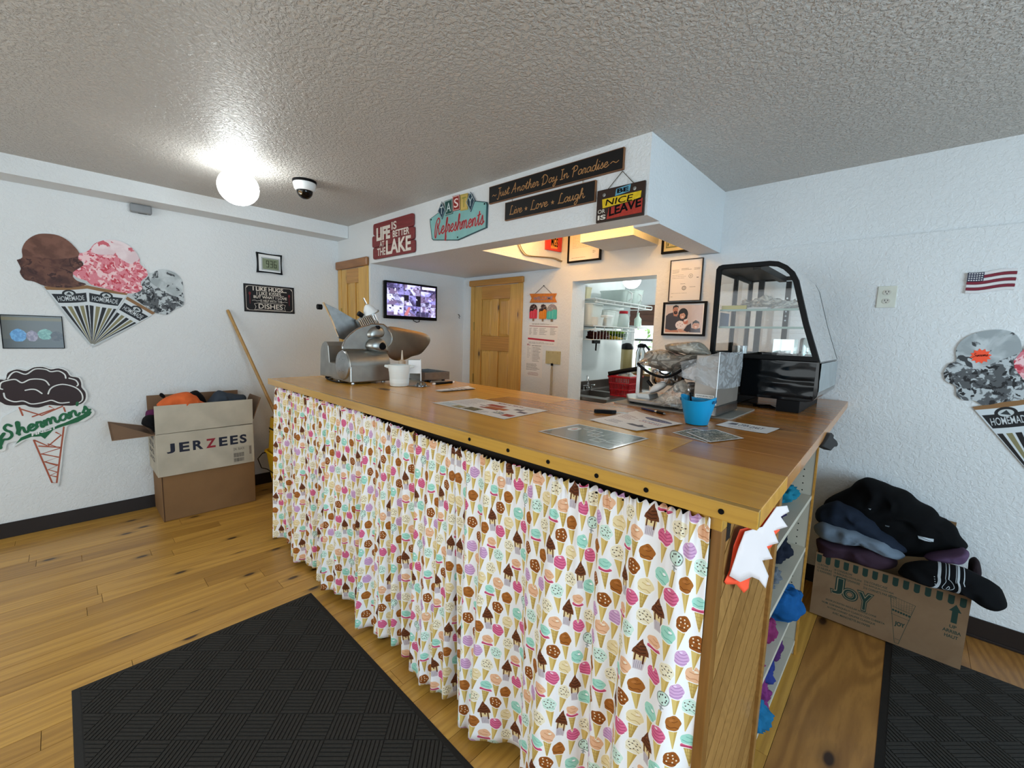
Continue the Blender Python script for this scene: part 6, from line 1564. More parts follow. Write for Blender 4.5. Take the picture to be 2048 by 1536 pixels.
on_table('white_card', 'white printed card on its own at the right end of the counter', 'card', k5((1028, 270), (1415, 337), (1515, 297), (1130, 240)), artF, curl=.002)

def stick(name, label, p0, p1, r, mats, cat='pen', z=None):
    a = FT.px([p0])[0]; b = FT.px([p1])[0]; z = z or r
    A_, B_ = FT.pt(*a, z), FT.pt(*b, z)
    t = thing(name, label, cat, (A_+B_)/2-Vector((0, 0, z)))
    d = B_-A_
    for nm, u0, u1, k, mt in mats:
        obj(nm, MB().tube([A_+d*u0, A_+d*u1], r*k if not isinstance(k, tuple) else [r*k[0], r*k[1]], 10), mt, t, smooth=True)
    return t
M_NAVY = flat('navy_plastic', '#20264a', .3)
stick('ballpoint_pen', 'dark blue ballpoint pen with a silver band left of the blue cup', (1284, 818.5), (1331, 830.5), .0055, [('barrel', 0, .58, 1, M_NAVY), ('band', .58, .66, 1.08, M_CHROME), ('grip', .66, .93, 1.05, M_BLACK), ('tip', .93, 1, (.8, .3), M_STEEL)])
stick('black_marker', 'black marker with white ends at the far end of the counter', c5((1480, 1265))[0], c5((1735, 1240))[0], .007, [('cap', 0, .1, .9, M_WHITE), ('barrel', .1, .9, 1.1, M_BLACK), ('end', .9, 1, .8, M_WHITE)], 'marker')
stick('yellow_highlighter', 'yellow highlighter half hidden behind the acrylic holder', c5((1335, 1195))[0], c5((1450, 1235))[0], .007, [('cap', 0, .3, 1.05, M_BLACK), ('barrel', .3, .75, 1, flat('highlighter_yellow', '#d9a520', .35)), ('end', .75, 1, 1.0, M_BLACK)], 'marker')
stick('grey_pen', 'thin grey pen lying beside the black marker', c5((1450, 1238))[0], c5((1640, 1228))[0], .004, [('barrel', 0, .85, 1, flat('grey_plastic', '#85888b', .4)), ('tip', .85, 1, (.9, .3), M_STEEL)])
# folding box cutter
a, b = FT.px([(1188, 826.5), (1233, 829)])
t = thing('pocket_knife', 'black handled knife lying left of the white flyer', 'knife', FT.pt((a[0]+b[0])/2, (a[1]+b[1])/2, 0))
dv = Vector((b[0]-a[0], b[1]-a[1])); L_ = dv.length; fk = F((a[0], a[1], T), (dv.x/L_, dv.y/L_, 0), (-dv.y/L_, dv.x/L_, 0))
obj('handle', MB().prism(fk, [(0, .003), (.006, .0), (.03, .002), (L_*.8, .0), (L_, .006), (L_, .016), (L_*.75, .02), (.03, .022), (.008, .02), (0, .014)], .001, .016), M_BLACK, t, bevel=.003, seg=3)
obj('blade', MB().prism(fk, [(L_-.002, .005), (L_+.05, .009), (L_+.035, .015), (L_-.002, .015)], .006, .008), M_STEEL, t)

# acrylic holder, bottle, shallow metal tray behind the tub
p = FT.px(c5((1320, 1285)))[0]
t = thing('acrylic_holder', 'clear acrylic sign holder leaning beside the white tub', 'sign holder', FT.pt(p[0], p[1], 0))
M_ACR = glass('acrylic', (.86, .90, .90), .3)
fa = F((p[0], p[1], T), Vector((.62, .78, 0)).normalized(), Vector((-.12, .10, .99)).normalized())
obj('upright', MB().fbox(fa, -.075, .005, .004, .165, -.035, -.031), M_ACR, t)
obj('base_plate', MB().prism(FT, [(p[0]-.05, p[1]-.05), (p[0]+.035, p[1]-.02), (p[0]+.03, p[1]+.055), (p[0]-.06, p[1]+.03)], .0006, .004), M_ACR, t)
obj('card', MB().fbox(fa, -.07, .0, .08, .16, -.0309, -.0300), M_PAPER, t)
obj('dome', MB().sphere((p[0]+.005, p[1]+.01, T+.004), .03, 20, 6, (1, 1, 1), 0, PI/2), M_ACR, t, smooth=True)
obj('edge_strip', MB().tube([fa.pt(.006, .0, -.033), fa.pt(.001, .165, -.033)], .0032, 6), M_WHITE, t)
p = FT.px([(781, 752)])[0]
p = (-2.33, 1.47)
t = thing('sauce_bottle', 'small squeeze bottle with a tall nozzle behind the white tub', 'bottle', FT.pt(p[0], p[1], 0))
obj('bottle', MB().lathe((*p, T), [(.026, 0), (.028, .01), (.028, .10), (.022, .115)], 20), flat('cloudy_plastic', '#b5a79c', .4), t, smooth=True)
obj('cap', MB().lathe((*p, T+.115), [(.022, 0), (.022, .022), (.010, .03)], 20), flat('tan_cap', '#c9b8a4', .4), t, smooth=True)
obj('nozzle', MB().lathe((*p, T+.145), [(.008, 0), (.004, .05), (.003, .06)], 12), flat('tan_cap', '#c9b8a4', .4), t, smooth=True)
obj('label', MB().lathe((*p, T+.02), [(.0285, 0), (.0285, .06)], 20), flat('pinkish_label', '#a06a5c', .5), t, smooth=True)
q = FT.px([(828, 757), (864, 757)])
t = thing('metal_tray', 'shallow square metal tray behind the acrylic holder', 'tray', (-2.36, 1.72, T))
fz = F((0, 0, T), (1, 0, 0), (0, 1, 0))
x0, x1, y0, y1 = -2.52, -2.27, 1.60, 1.80
ol = [(x0, y0), (x1, y0), (x1, y1), (x0, y1)]; il = [(x0+.004, y0+.004), (x1-.004, y0+.004), (x1-.004, y1-.004), (x0+.004, y1-.004)]
obj('tray', MB().ring(fz, ol, il, .012, .062).box(x0, x1, y0, y1, T+.010, T+.014), M_STEEL, t)
for a, b in ((x0+.03, y0+.03), (x1-.03, y0+.03), (x1-.03, y1-.03), (x0+.03, y1-.03)): obj('foot', MB().lathe((a, b, T), [(.012, 0), (.010, .012)], 10), M_BLACK, t)

# blue pot
bxc, byc = -.580, 1.672
t = thing('blue_cup', 'bright blue plastic cup with cut-out handles holding a pen', 'cup', (bxc, byc, T))
M_BLUE = flat('turquoise_plastic', '#0f86b4', .35, var=.05)
mb = MB(); n = 48
prf = [(.034, .001), (.041, .003), (.047, .03), (.055, .07), (.061, .095), (.058, .095), (.052, .07), (.044, .03), (.038, .006)]
ear0 = math.atan2(-.8, .6)+.9
for r_, h_ in prf:
    for k in range(n):
        a = 2*PI*k/n; e = max(0, math.cos(a-ear0))**4+max(0, -math.cos(a-ear0))**4
        hh = h_+(.016*e*(1 if h_ > .09 else .3 if h_ > .06 else 0)); rr_ = r_+.004*e*(1 if h_ > .06 else 0)
        mb.v.append(Vector((bxc+rr_*math.cos(a), byc+rr_*math.sin(a), T+hh))); mb.uv.append((0, 0))
for i in range(len(prf)-1):
    for k in range(n):
        a = 2*PI*(k+.5)/n
        if i in (3, 5) and False: continue
        mb.f.append((i*n+k, i*n+(k+1) % n, (i+1)*n+(k+1) % n, (i+1)*n+k))
mb.f += [tuple(range(n-1, -1, -1)), tuple(range((len(prf)-1)*n, len(prf)*n))]
obj('cup', mb, M_BLUE, t, smooth=True)
for s_ in (0, 1):
    a = ear0+PI*s_; rr_ = .0605
    ctr_ = Vector((bxc+rr_*math.cos(a), byc+rr_*math.sin(a), T+.093)); tg = Vector((-math.sin(a), math.cos(a), 0)); nn = Vector((math.cos(a), math.sin(a), -.15)).normalized()
    fh = F(ctr_, tg, nn.cross(tg))
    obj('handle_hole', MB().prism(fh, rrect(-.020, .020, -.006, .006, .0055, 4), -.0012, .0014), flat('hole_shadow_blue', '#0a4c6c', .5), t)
stick_ = MB().tube([Vector((bxc-.02, byc+.01, T+.01)), Vector((bxc-.045, byc+.035, T+.115))], .004, 8)
tag(obj('cup_pen', stick_, M_BLACK, smooth=True), 'black pen standing in the blue cup', 'pen')

# ------------------------------------------------------------------ wrapped machine on a grey cutting mat
m7 = cr(1240, 660, 7.681)
tag(obj('cutting_mat', MB().prism(FT, rrect(-1.06, -.515, 1.868, 2.26, .02, 3), .0004, .0045), flat('grey_mat', '#8f8d86', .6)), 'grey flat mat under the plastic wrapped machine', 'mat')
mc = thing('wrapped_machine', 'stainless food machine with bowl, head and housing wrapped in clear plastic', 'food machine', (-.8, 2.0, T+.005))
M_FILM = film('crinkled_plastic', '#c9cbcc', .42, .18, .25, 8, .2, (.95, .95, .96), .10); M_FILM2 = film('thin_plastic', '#e6dfd2', .26, .14, .35, 8, .22, (.97, .97, .97), .25)
z0 = T+.005
hx0, hx1, hy0, hy1 = -.655, -.568, 1.828, 2.140
obj('housing', MB().box(hx0, hx1, hy0, hy1, z0+.045, T+.262), flat('grey_enamel', '#8a8076', .35, .3), mc, bevel=.003)
obj('housing_base', MB().box(hx0+.002, hx1+.004, hy0+.006, hy1-.006, z0+.006, z0+.044), M_STEEL, mc, bevel=.003)
fh = FY(hy0)
lb = (hx0+.006, hx1-.004, T+.055, T+.098)
c = Canvas(lb, 3500, '#dcdad4'); LW, LH = lb[1]-lb[0], lb[3]-lb[2]
c.text('CAUTION MOVING PARTS', (lb[0]+LW*.06, lb[0]+LW*.94, lb[2]+LH*.78, lb[2]+LH*.92), '#303030', .02); c.bars(lb[0]+LW*.1, lb[0]+LW*.9, lb[2]+LH*.38, lb[2]+LH*.72, 3, '#4a4a4a', .8, .5, 2, True)
for u in (.12, .3, .86): c.ell(lb[0]+LW*u, lb[2]+LH*.2, LH*.13, LH*.13, '#3a3a3a'); c.ell(lb[0]+LW*u, lb[2]+LH*.2, LH*.09, LH*.09, '#dcdad4')
c.bars(lb[0]+LW*.42, lb[0]+LW*.72, lb[2]+LH*.12, lb[2]+LH*.26, 1, '#3a3a3a', .9, .6)
obj('label', MB().flat(fh, [(lb[0], lb[2]), (lb[1], lb[2]), (lb[1], lb[3]), (lb[0], lb[3])], .001, lb), c.mat('machine_label', .4), mc)
# clear cover over the housing: sloped, taut
cov = MB()
P8 = [(hx0-.05, hy0-.004, T+.165), (hx1+.005, hy0-.006, T+.125), (hx1+.006, hy1+.006, T+.115), (hx0-.05, hy1+.006, T+.15), (hx0-.07, hy0+.005, T+.225), (hx1+.005, hy0-.004, T+.276), (hx1+.006, hy1+.004, T+.276), (hx0-.07, hy1, T+.235)]
def hexa(u, v, w): 
    a = [Vector(p) for p in P8]; return (a[0]*(1-u)*(1-v)+a[1]*u*(1-v)+a[2]*u*v+a[3]*(1-u)*v)*(1-w)+(a[4]*(1-u)*(1-v)+a[5]*u*(1-v)+a[6]*u*v+a[7]*(1-u)*v)*w
def nz(p, k=.004): return p+Vector((mnoise.noise(p*22), mnoise.noise(p*22+Vector((5, 5, 5))), mnoise.noise(p*22+Vector((9, 2, 1)))))*k
cov.grid(lambda u, v: nz(hexa(u, 0, v)), 14, 14); cov.grid(lambda u, v: nz(hexa(1, u, v)), 14, 14); cov.grid(lambda u, v: nz(hexa(u, v, 1)), 14, 14)
obj('plastic_cover', cov, M_FILM, mc, smooth=50)
fm_ = FY(2.0)
obj('cover_cord', MB().tube([Vector((hx1+.006, hy0-.008, T+.06)), Vector((hx1+.006, hy0-.008, T+.278))], .0018, 6), M_WHITE, mc)
obj('scale_base', MB().prism(FT, [(-1.072, 2.03), (-.990, 1.895), (-.80, 1.875), (-.70, 1.95), (-.70, 2.17), (-1.02, 2.2)], .014, .032), M_STEEL, mc, bevel=.004)
for a, b in ((-.985, 1.93), (-.76, 1.92), (-.76, 2.14), (-1.0, 2.16)): obj('foot', MB().lathe((a, b, z0), [(.012, 0), (.012, .01)], 10), M_BLACK, mc)
wq = FY(1.98).px(m7((295, 985), (310, 960), (480, 980), (500, 1060), (320, 1030)))
obj('white_block', MB().prism(FY(1.95), wq, -.10, 0), M_WHITE, mc, bevel=.003)
pq = FY(2.02).px(m7((290, 555), (345, 560), (322, 975), (262, 975)))
obj('post', MB().prism(FY(2.0), pq, -.03, 0), M_STEEL, mc, bevel=.002)
bcx, bcy = -.865, 2.05
obj('bowl', MB().lathe((bcx, bcy, T+.098), [(.055, 0), (.072, .006), (.078, .02), (.078, .072), (.074, .072), (.07, .02), (0, .012)], 36), M_CHROME, mc, smooth=True)
fn = FY(1.95).px(m7((410, 990), (440, 920), (490, 850), (560, 812), (640, 812), (700, 835), (680, 880), (600, 935), (520, 970)))
obj('white_chute', pillow(FY(1.97), fn, 0, .03, 2, 0, 9, 6, 1), M_WHITE, mc, smooth=180)
gq = FY(1.90).px(m7((850, 885), (1010, 950)))
obj('grinder_barrel', MB().lathe(FY(1.90).pt(*gq[0]), [(.0, 0), (.020, .001), (.022, .004), (.022, .05), (.030, .055), (.036, .075), (.036, .12)], 26, (.55, .8, -.1)), M_CHROME, mc, smooth=True)
obj('dark_grip', MB().tube([FY(1.98).pt(*FY(1.98).px(m7((425, 775)))[0]), FY(1.98).pt(*FY(1.98).px(m7((490, 860)))[0])], .008, 8), M_BLACK, mc, smooth=True)
hd = fm_.px(m7((420, 345), (520, 330), (670, 300), (900, 400), (1150, 380), (1330, 385), (1280, 430), (1100, 530), (870, 640), (700, 600), (420, 545), (300, 520)))
obj('head_core', pillow(FY(2.07), hd, 0, .05, 3, .006, 10, 7, 1), flat('dark_machine_head', '#6a665f', .4, .3), mc, smooth=180)
hd = fm_.px(m7((415, 345), (480, 300), (560, 290), (670, 300), (900, 390), (1150, 370), (1345, 375), (1290, 440), (1110, 520), (900, 640), (860, 660), (600, 600), (400, 545), (272, 512), (330, 470), (400, 430)))
obj('plastic_wrap', pillow(FY(2.0), hd, 0, .085, 5, .007, 26, 14, 1, 4, (.5, 1.6)), M_FILM2, mc, smooth=60)
hd2 = fm_.px(m7((665, 215), (800, 195), (1000, 178), (1150, 178), (1200, 225), (1290, 320), (1345, 370), (1300, 400), (1000, 380), (800, 330), (680, 300)))
obj('lid_pan', pillow(FY(2.06), hd2, 0, .06, 8, .006, 10, 7, 1), flat('dull_pan', '#a39b8c', .35, .3), mc, smooth=180)
obj('plastic_wrap', pillow(FY(2.03), hd2, 0, .075, 6, .006, 24, 12, 1, 4, (.6, 1.5)), M_FILM2, mc, smooth=60)
lp = FY(1.93)
lpts = spline(lp.px(m7((272, 512), (330, 570), (440, 650), (560, 702), (660, 722), (760, 710), (870, 662), (1000, 575), (1180, 470), (1340, 385))), 4)
obj('black_hose', MB().tube([lp.pt(a, b, .0) for a, b in lpts], .0065, 8), M_BLACK, mc, smooth=True)
bg = FY(1.88).px(m7((432, 1185), (520, 1065), (700, 930), (800, 850), (880, 780), (960, 770), (1040, 850), (1070, 1000), (1075, 1060), (970, 1090), (950, 1150), (940, 1240), (870, 1262), (750, 1245), (560, 1215)))
bg = [(a, max(b, T+.012)) for a, b in bg]
obj('hanging_bag', pillow(FY(1.90), bg, 0, .035, 9, .007, 26, 12, .5, 4, (1.5, .6)), M_FILM2, mc, smooth=60)
wbq = fm_.px(m7((860, 660), (950, 600), (1180, 470), (1250, 430), (1250, 560), (1200, 790), (1050, 740)))
obj('plastic_wrap', pillow(FY(1.96), wbq, 0, .02, 12, .006, 24, 10, 1, 4, (.8, 1.6)), M_FILM, mc, smooth=60)
pq = FY(2.12).px(m7((1040, 850), (1170, 830), (1165, 970), (1060, 975)))
t = thing('power_strip', 'dark socket box half hidden between machine and housing', 'socket', FY(2.12).pt(pq[3][0], T+.005, 0))
obj('case', MB().prism(FY(2.12), [(a, max(b, T+.006)) for a, b in pq], -.04, 0), M_BLACK, t, bevel=.003)
m = MB()
for k in range(2): m.prism(FY(2.12), circ(pq[0][0]+.025+.022*k, (pq[0][1]+pq[3][1])/2, .008, n=12), 0, .002)
obj('socket_ring', m, flat('grey_plastic', '#85888b', .4), t)['kind'] = 'stuff'

# ------------------------------------------------------------------ glass display case
dc = thing('display_case', 'black framed curved glass display case on the counter by the wall', 'display case', (-.53, 2.6, T))
DY0, DY1 = 2.312, 2.895
k3 = cr(1400, 510, 4.517)
fy = FY(DY0)
prof = [(-.762, 1.372), (-.762, 1.812), (-.752, 1.826), (-.735, 1.832), (-.525, 1.832), (-.49, 1.826), (-.455, 1.806), (-.425, 1.776), (-.404, 1.735), (-.350, 1.545), (-.292, 1.372)]
def inset(P, e):
    o = []
    n = len(P); ar = sum(P[i][0]*P[(i+1) % n][1]-P[(i+1) % n][0]*P[i][1] for i in range(n)); sg = 1 if ar > 0 else -1
    for i in range(n):
        p, q, r_ = Vector(P[i-1]), Vector(P[i]), Vector(P[(i+1) % n])
        d1, d2 = (q-p).normalized(), (r_-q).normalized()
        n1, n2 = Vector((-d1.y, d1.x))*sg, Vector((-d2.y, d2.x))*sg
        bb_ = (n1+n2).normalized(); k = e/max(.35, bb_.dot(n1)); o.append((q.x+bb_.x*k, q.y+bb_.y*k))
    return o
inn = inset(prof, .022)
M_FRAME = flat('black_powder_coat', '#090a0c', .5, Specular_IOR_Level=.15)
for y_ in (DY0, DY1):
    obj('side_frame', MB().ring(FY(y_), prof, inn, -.012, .012), M_FRAME, dc, bevel=.002)
    obj('side_glass', MB().flat(FY(y_), inset(prof, .018), 0), M_GLASS, dc)
mb = MB(); front = prof[4:]
for i in range(len(front)-1):
    (x0, z0_), (x1, z1_) = front[i], front[i+1]
    mb.add([(x0, DY0+.012, z0_), (x0, DY1-.012, z0_), (x1, DY1-.012, z1_), (x1, DY0+.012, z1_)], [(0, 1, 2, 3)])
obj('curved_glass', mb, M_GLASS, dc, smooth=True)
obj('roof_panel', MB().box(-.76, -.59, DY0+.012, DY1-.012, 1.818, 1.831), M_FRAME, dc)
obj('light_housing', MB().box(-.60, -.565, DY0+.012, DY1-.012, 1.80, 1.831), M_FRAME, dc)
for k, (ya, yb) in enumerate(((DY0+.014, 2.61), (2.60, DY1-.014))):
    fx = FX(-.758+.008*k)
    dr_ = obj('rear_door', MB().ring(fx, [(ya, 1.376), (yb, 1.376), (yb, 1.816), (ya, 1.816)], [(ya+.022, 1.40), (yb-.022, 1.40), (yb-.022, 1.795), (ya+.022, 1.795)], 0, .007), M_FRAME, dc)
    obj('door_glass', MB().flat(fx, [(ya+.018, 1.398), (yb-.018, 1.398), (yb-.018, 1.797), (ya+.018, 1.797)], .0035), M_GLASS, dr_)
obj('shelf_post', MB().box(-.70, -.672, DY1-.035, DY1-.015, 1.372, 1.82), M_FRAME, dc)
obj('shelf_post', MB().box(-.56, -.535, DY1-.035, DY1-.015, 1.372, 1.80), M_FRAME, dc)
m = MB()
for k in range(6): m.lathe((-.5475, DY1-.0352, 1.58+.025*k), [(.005, 0), (0, -.001)], 8, (0, 1, 0))
obj('shelf_hole', m, M_WHITE, dc)['kind'] = 'stuff'
obj('floor_panel', MB().box(-.755, -.305, DY0+.012, DY1-.012, 1.372, 1.380), M_STEEL, dc)
for z_, x1_ in ((1.605, -.40), (1.520, -.372)):
    sh_ = obj('glass_shelf', MB().box(-.74, x1_, DY0+.03, DY1-.03, z_, z_+.006), glass('shelf_glass', (.80, .90, .87), .5), dc)
    obj('shelf_edge', MB().box(-.74, x1_, DY0+.026, DY0+.03, z_-.002, z_+.008), flat('pale_green_edge', '#8fb0a6', .2), sh_)
body = [(-.762, 1.187), (-.33, 1.187), (-.305, 1.195), (-.290, 1.215), (-.288, 1.23), (-.292, 1.371), (-.762, 1.371)]
M_GBLK = flat('gloss_black', '#08090b', .07)
obj('base_body', MB().prism(FY(DY0), body, -(DY1-DY0), 0), M_GBLK, dc, bevel=.002)
M_WRAPB = N('wrinkled_black_film'); _v = M_WRAPB.coord(scale=(1.6, 1, 7)); M_WRAPB.set(Base_Color=(.003, .004, .005, 1), Roughness=.1, Specular_IOR_Level=.22); M_WRAPB.bump(M_WRAPB.noise(_v, 1.9, 1, .4, .6), .35, .05)
obj('protective_film', MB().grid(lambda u, v: Vector((-.60+.295*u, DY0-.0015-.002*mnoise.noise(Vector((u*3, v*6, 2))), 1.20+.165*v)), 20, 14), M_WRAPB.m, dc, smooth=True)
obj('front_film', MB().grid(lambda u, v: Vector((-.2865+.002*mnoise.noise(Vector((u*4, v*4, 7))), DY0+.004+(DY1-DY0-.008)*u, 1.235+.13*v)), 16, 10), flat('grey_wrap', '#8d9698', .25), dc, smooth=True)
m = MB()
for a, b in ((-.335, 1.205), (-.312, 1.212)): m.prism(FY(DY0), circ(a, b, .0045, n=12), .0015, .004)
obj('screw', m, M_MATT, dc)['kind'] = 'stuff'
for x0_, x1_ in ((-.445, -.352), (-.73, -.64)):
    obj('foot', MB().box(x0_, x1_, DY0+.004, 2.84, T, 1.187), M_BLACK, dc, bevel=.002)
lcd = MB().tube([Vector((-.57, 2.45, T+.004)), Vector((-.52, 2.36, T+.004)), Vector((-.46, 2.38, T+.004)), Vector((-.50, 2.46, T+.004)), Vector((-.56, 2.40, T+.004))], .004, 6)
obj('power_cord', lcd, M_BLACK, dc, smooth=True)
def inside(name, label, cat, mb, mat, smooth=False): return tag(obj(name, mb, mat, smooth=smooth), label, cat)
inside('plastic_bag', 'crumpled clear bag on the top shelf of the display case', 'bag', cloth((-.57, 2.52, 1.612), .28, .22, .045, .3, 3, .014, .8), M_FILM2, 60)
inside('white_tray', 'white tray lying on the top shelf of the display case', 'tray', MB().box(-.73, -.53, 2.36, 2.86, 1.6116, 1.622), M_WHITE)
inside('yellow_booklet', 'yellow and blue booklet at the case front on the top shelf', 'booklet', MB().box(-.735, -.62, 2.345, 2.358, 1.6116, 1.632), flat('booklet_yellow', '#d9c860', .5))
inside('blue_leaflet', 'blue and white leaflet upright at the back of the display case', 'leaflet', MB().box(-.744, -.741, 2.36, 2.50, 1.527, 1.60), flat('leaflet_blue', '#7a94ba', .4))
inside('glass_jar', 'clear square jar on the display case floor', 'jar', MB().box(-.52, -.43, 2.50, 2.60, 1.381, 1.47), glass('jar_glass', (.88, .95, .94), .6))
inside('glass_jar', 'clear jar at the far end of the display case floor', 'jar', MB().lathe((-.40, 2.72, 1.381), [(.04, 0), (.042, .01), (.042, .09), (.036, .1)], 20), glass('jar_glass', (.88, .95, .94), .6), True)
inside('steel_tin', 'small tin on the display case floor by the rear doors', 'tin', MB().lathe((-.66, 2.45, 1.381), [(.035, 0), (.035, .05), (0, .05)], 20), M_STEEL, True)

# ------------------------------------------------------------------ kitchen seen through the opening
KX = -2.52; KC = 2.44
struct(obj('floor_kitchen', MB().box(-3.4, 0.2, WO, 6.0, -.06, 0), flat('kitchen_floor', '#8a8378', .5)))
struct(obj('ceiling_kitchen', MB().box(-3.4, 0.2, WO, 6.0, KC, KC+.06), M_WALL))
M_KW = flat('kitchen_white_wall', '#d8dede', .4, var=.02)
struct(obj('wall_kitchen_left', MB().box(KX-.1, KX, WO, 4.58, 0, KC), M_KW))
struct(obj('wall_kitchen_side', MB().box(-3.4, -3.3, 4.5, 6.0, 0, KC), M_KW))
struct(obj('wall_kitchen_right', MB().box(.1, .2, WO, 6.0, 0, KC), M_KW))
KY = 5.2
WX0, WX1, WZ0, WZ1 = -2.72, -1.95, .95, 1.86
m = MB(); m.box(-3.4, WX0, KY, KY+.1, 0, KC); m.box(WX1, .2, KY, KY+.1, 0, KC); m.box(WX0, WX1, KY, KY+.1, 0, WZ0); m.box(WX0, WX1, KY, KY+.1, WZ1, KC)
struct(obj('wall_kitchen_far', m, M_KW))
fw_ = FY(KY)
wn = sroot('window_1', (-2.3, KY, WZ0))
obj('frame', MB().ring(fw_, [(WX0, WZ0), (WX1, WZ0), (WX1, WZ1), (WX0, WZ1)], [(WX0+.04, WZ0+.04), (WX1-.04, WZ0+.04), (WX1-.04, WZ1-.04), (WX0+.04, WZ1-.04)], -.06, .01), M_WHITE, wn)
obj('sash_rail', MB().fbox(fw_, WX0+.04, WX1-.04, 1.42, 1.45, -.05, -.02), flat('grey_sash', '#5a5f5c', .5), wn)
obj('pane', MB().fbox(fw_, WX0+.03, WX1-.03, WZ0+.03, WZ1-.03, -.042, -.038), M_GLASS, wn)
sh = thing('wooden_blind', 'dark brown slatted wooden blind over the kitchen window', 'blind', (-2.3, KY-.03, 1.62))
for k in range(7): obj('slat', MB().box(WX0-.02, WX1+.02, KY-.05+.008*(k%2), KY-.02+.008*(k%2), 1.62+.036*k, 1.662+.036*k), wood('blind_wood', '#5d3519', '#2c1508', 'X', .45), sh)
tr = thing('garden_shrub', 'sunlit green shrub outside the kitchen window', 'shrub', (-2.55, 6.6, 0))
m = MB()
for k in range(260):
    p = Vector((-2.5+sr.uniform(-.9, .9), 6.7+sr.uniform(-.3, .3), sr.uniform(.2, 1.8))); d = Vector((sr.uniform(-1, 1), sr.uniform(-1, 1), sr.uniform(-1, 1))).normalized(); e = d.orthogonal().normalized(); s_ = sr.uniform(.03, .06)
    m.add([p-d*s_, p+e*s_*.45, p+d*s_, p-e*s_*.45], [(0, 1, 2, 3)])
obj('foliage', m, flat('sunlit_leaf', '#8fae5c', .6, var=.3), tr)['kind'] = 'stuff'
obj('stem', MB().tube([Vector((-2.5, 6.7, 0)), Vector((-2.48, 6.7, 1.2))], .03, 8), flat('bark', '#5a4630', .8), tr)
struct(obj('ground_outside', MB().box(-6, 3, 6.05, 12, -.1, -.02), flat('lawn', '#7d9150', .9)))
# counter with sinks
st_ = thing('sink_counter', 'stainless sink counter with two basins in the kitchen', 'sink', (-2.25, 3.9, 0))
sx0, sx1, sy0, sy1, sz = KX, -1.93, 3.30, 4.55, .90
obj('backsplash', MB().box(KX+.001, KX+.018, sy0, sy1, sz, sz+.085), flat('dark_steel', '#5c514b', .35, .8), st_, bevel=.002)
m = MB(); m.box(sx0+.02, sx1, sy0, 3.42, sz-.03, sz); m.box(sx0+.02, sx1, 3.78, 3.84, sz-.03, sz); m.box(sx0+.02, sx1, 4.2, sy1, sz-.03, sz); m.box(sx0+.02, -2.42, 3.42, 4.2, sz-.03, sz); m.box(-2.02, sx1, 3.42, 4.2, sz-.03, sz)
M_DST = flat('dull_dark_steel', '#77726d', .35, .9)
obj('top', m, M_DST, st_)
for y0_, y1_ in ((3.42, 3.78), (3.84, 4.2)):
    m = MB(); fz_ = F((0, 0, 0), (1, 0, 0), (0, 1, 0))
    o_ = [(-2.42, y0_), (-2.02, y0_), (-2.02, y1_), (-2.42, y1_)]; i_ = [(-2.40, y0_+.02), (-2.04, y0_+.02), (-2.04, y1_-.02), (-2.40, y1_-.02)]
    vs = [fz_.pt(a, b, sz) for a, b in o_]+[fz_.pt(a, b, sz-.2) for a, b in i_]
    m.add(vs, [(0, 1, 5, 4), (1, 2, 6, 5), (2, 3, 7, 6), (3, 0, 4, 7), (4, 5, 6, 7)]); obj('basin', m, M_DST, st_)
obj('cabinet', MB().box(sx0+.02, sx1-.03, sy0, sy1, 0, sz-.21), flat('grey_cabinet', '#6a6a68', .5), st_)
fc = thing('kitchen_tap', 'chrome swivel tap over the kitchen sink', 'tap', (-2.46, 3.80, sz))
obj('body', MB().lathe((-2.462, 3.80, sz), [(.025, 0), (.025, .02), (.016, .03), (.016, .07)], 16), M_CHROME, fc, smooth=True)
obj('spout', MB().tube([Vector((-2.462, 3.80, sz+.06)), Vector((-2.45, 3.79, sz+.10)), Vector((-2.38, 3.66, sz+.155)), Vector((-2.35, 3.62, sz+.150)), Vector((-2.345, 3.61, sz+.11))], .010, 10), M_CHROME, fc, smooth=True)
for s_ in (-.07, .07): obj('lever', MB().tube([Vector((-2.462, 3.80+s_, sz)), Vector((-2.462, 3.80+s_, sz+.04)), Vector((-2.41, 3.80+s_, sz+.05))], .010, 8), M_CHROME, fc, smooth=True)
# red basket
rbk = thing('red_basket', 'red slotted plastic basket standing by the kitchen sink', 'basket', (-1.985, 3.73, sz))
bx0_, bx1_, by0_, by1_, bz1 = -2.10, -1.88, 3.60, 3.86, sz+.185
M_REDP = flat('red_plastic', '#a81822', .35, var=.06)
def wallgrid(p0, p1, q0, q1, nx_, nz_):
    m = MB(); P = lambda u, v: (Vector(p0)*(1-u)+Vector(p1)*u)*(1-v)+(Vector(q0)*(1-u)+Vector(q1)*u)*v
    for i in range(nx_+1): m.tube([P(i/nx_, 0), P(i/nx_, 1)], .0042, 4)
    for j in range(nz_+1): m.tube([P(0, j/nz_), P(1, j/nz_)], .0068 if 0 < j < nz_ else .009, 4)
    return m
e = .02
for p0, p1, q0, q1, nn in (((bx0_+e, by0_+e, sz+.004), (bx1_-e, by0_+e, sz+.004), (bx0_, by0_, bz1), (bx1_, by0_, bz1), 12), ((bx1_-e, by0_+e, sz+.004), (bx1_-e, by1_-e, sz+.004), (bx1_, by0_, bz1), (bx1_, by1_, bz1), 14), ((bx0_+e, by1_-e, sz+.004), (bx1_-e, by1_-e, sz+.004), (bx0_, by1_, bz1), (bx1_, by1_, bz1), 12), ((bx0_+e, by0_+e, sz+.004), (bx0_+e, by1_-e, sz+.004), (bx0_, by0_, bz1), (bx0_, by1_, bz1), 14)):
    obj('slotted_side', wallgrid(p0, p1, q0, q1, nn, 3), M_REDP, rbk)
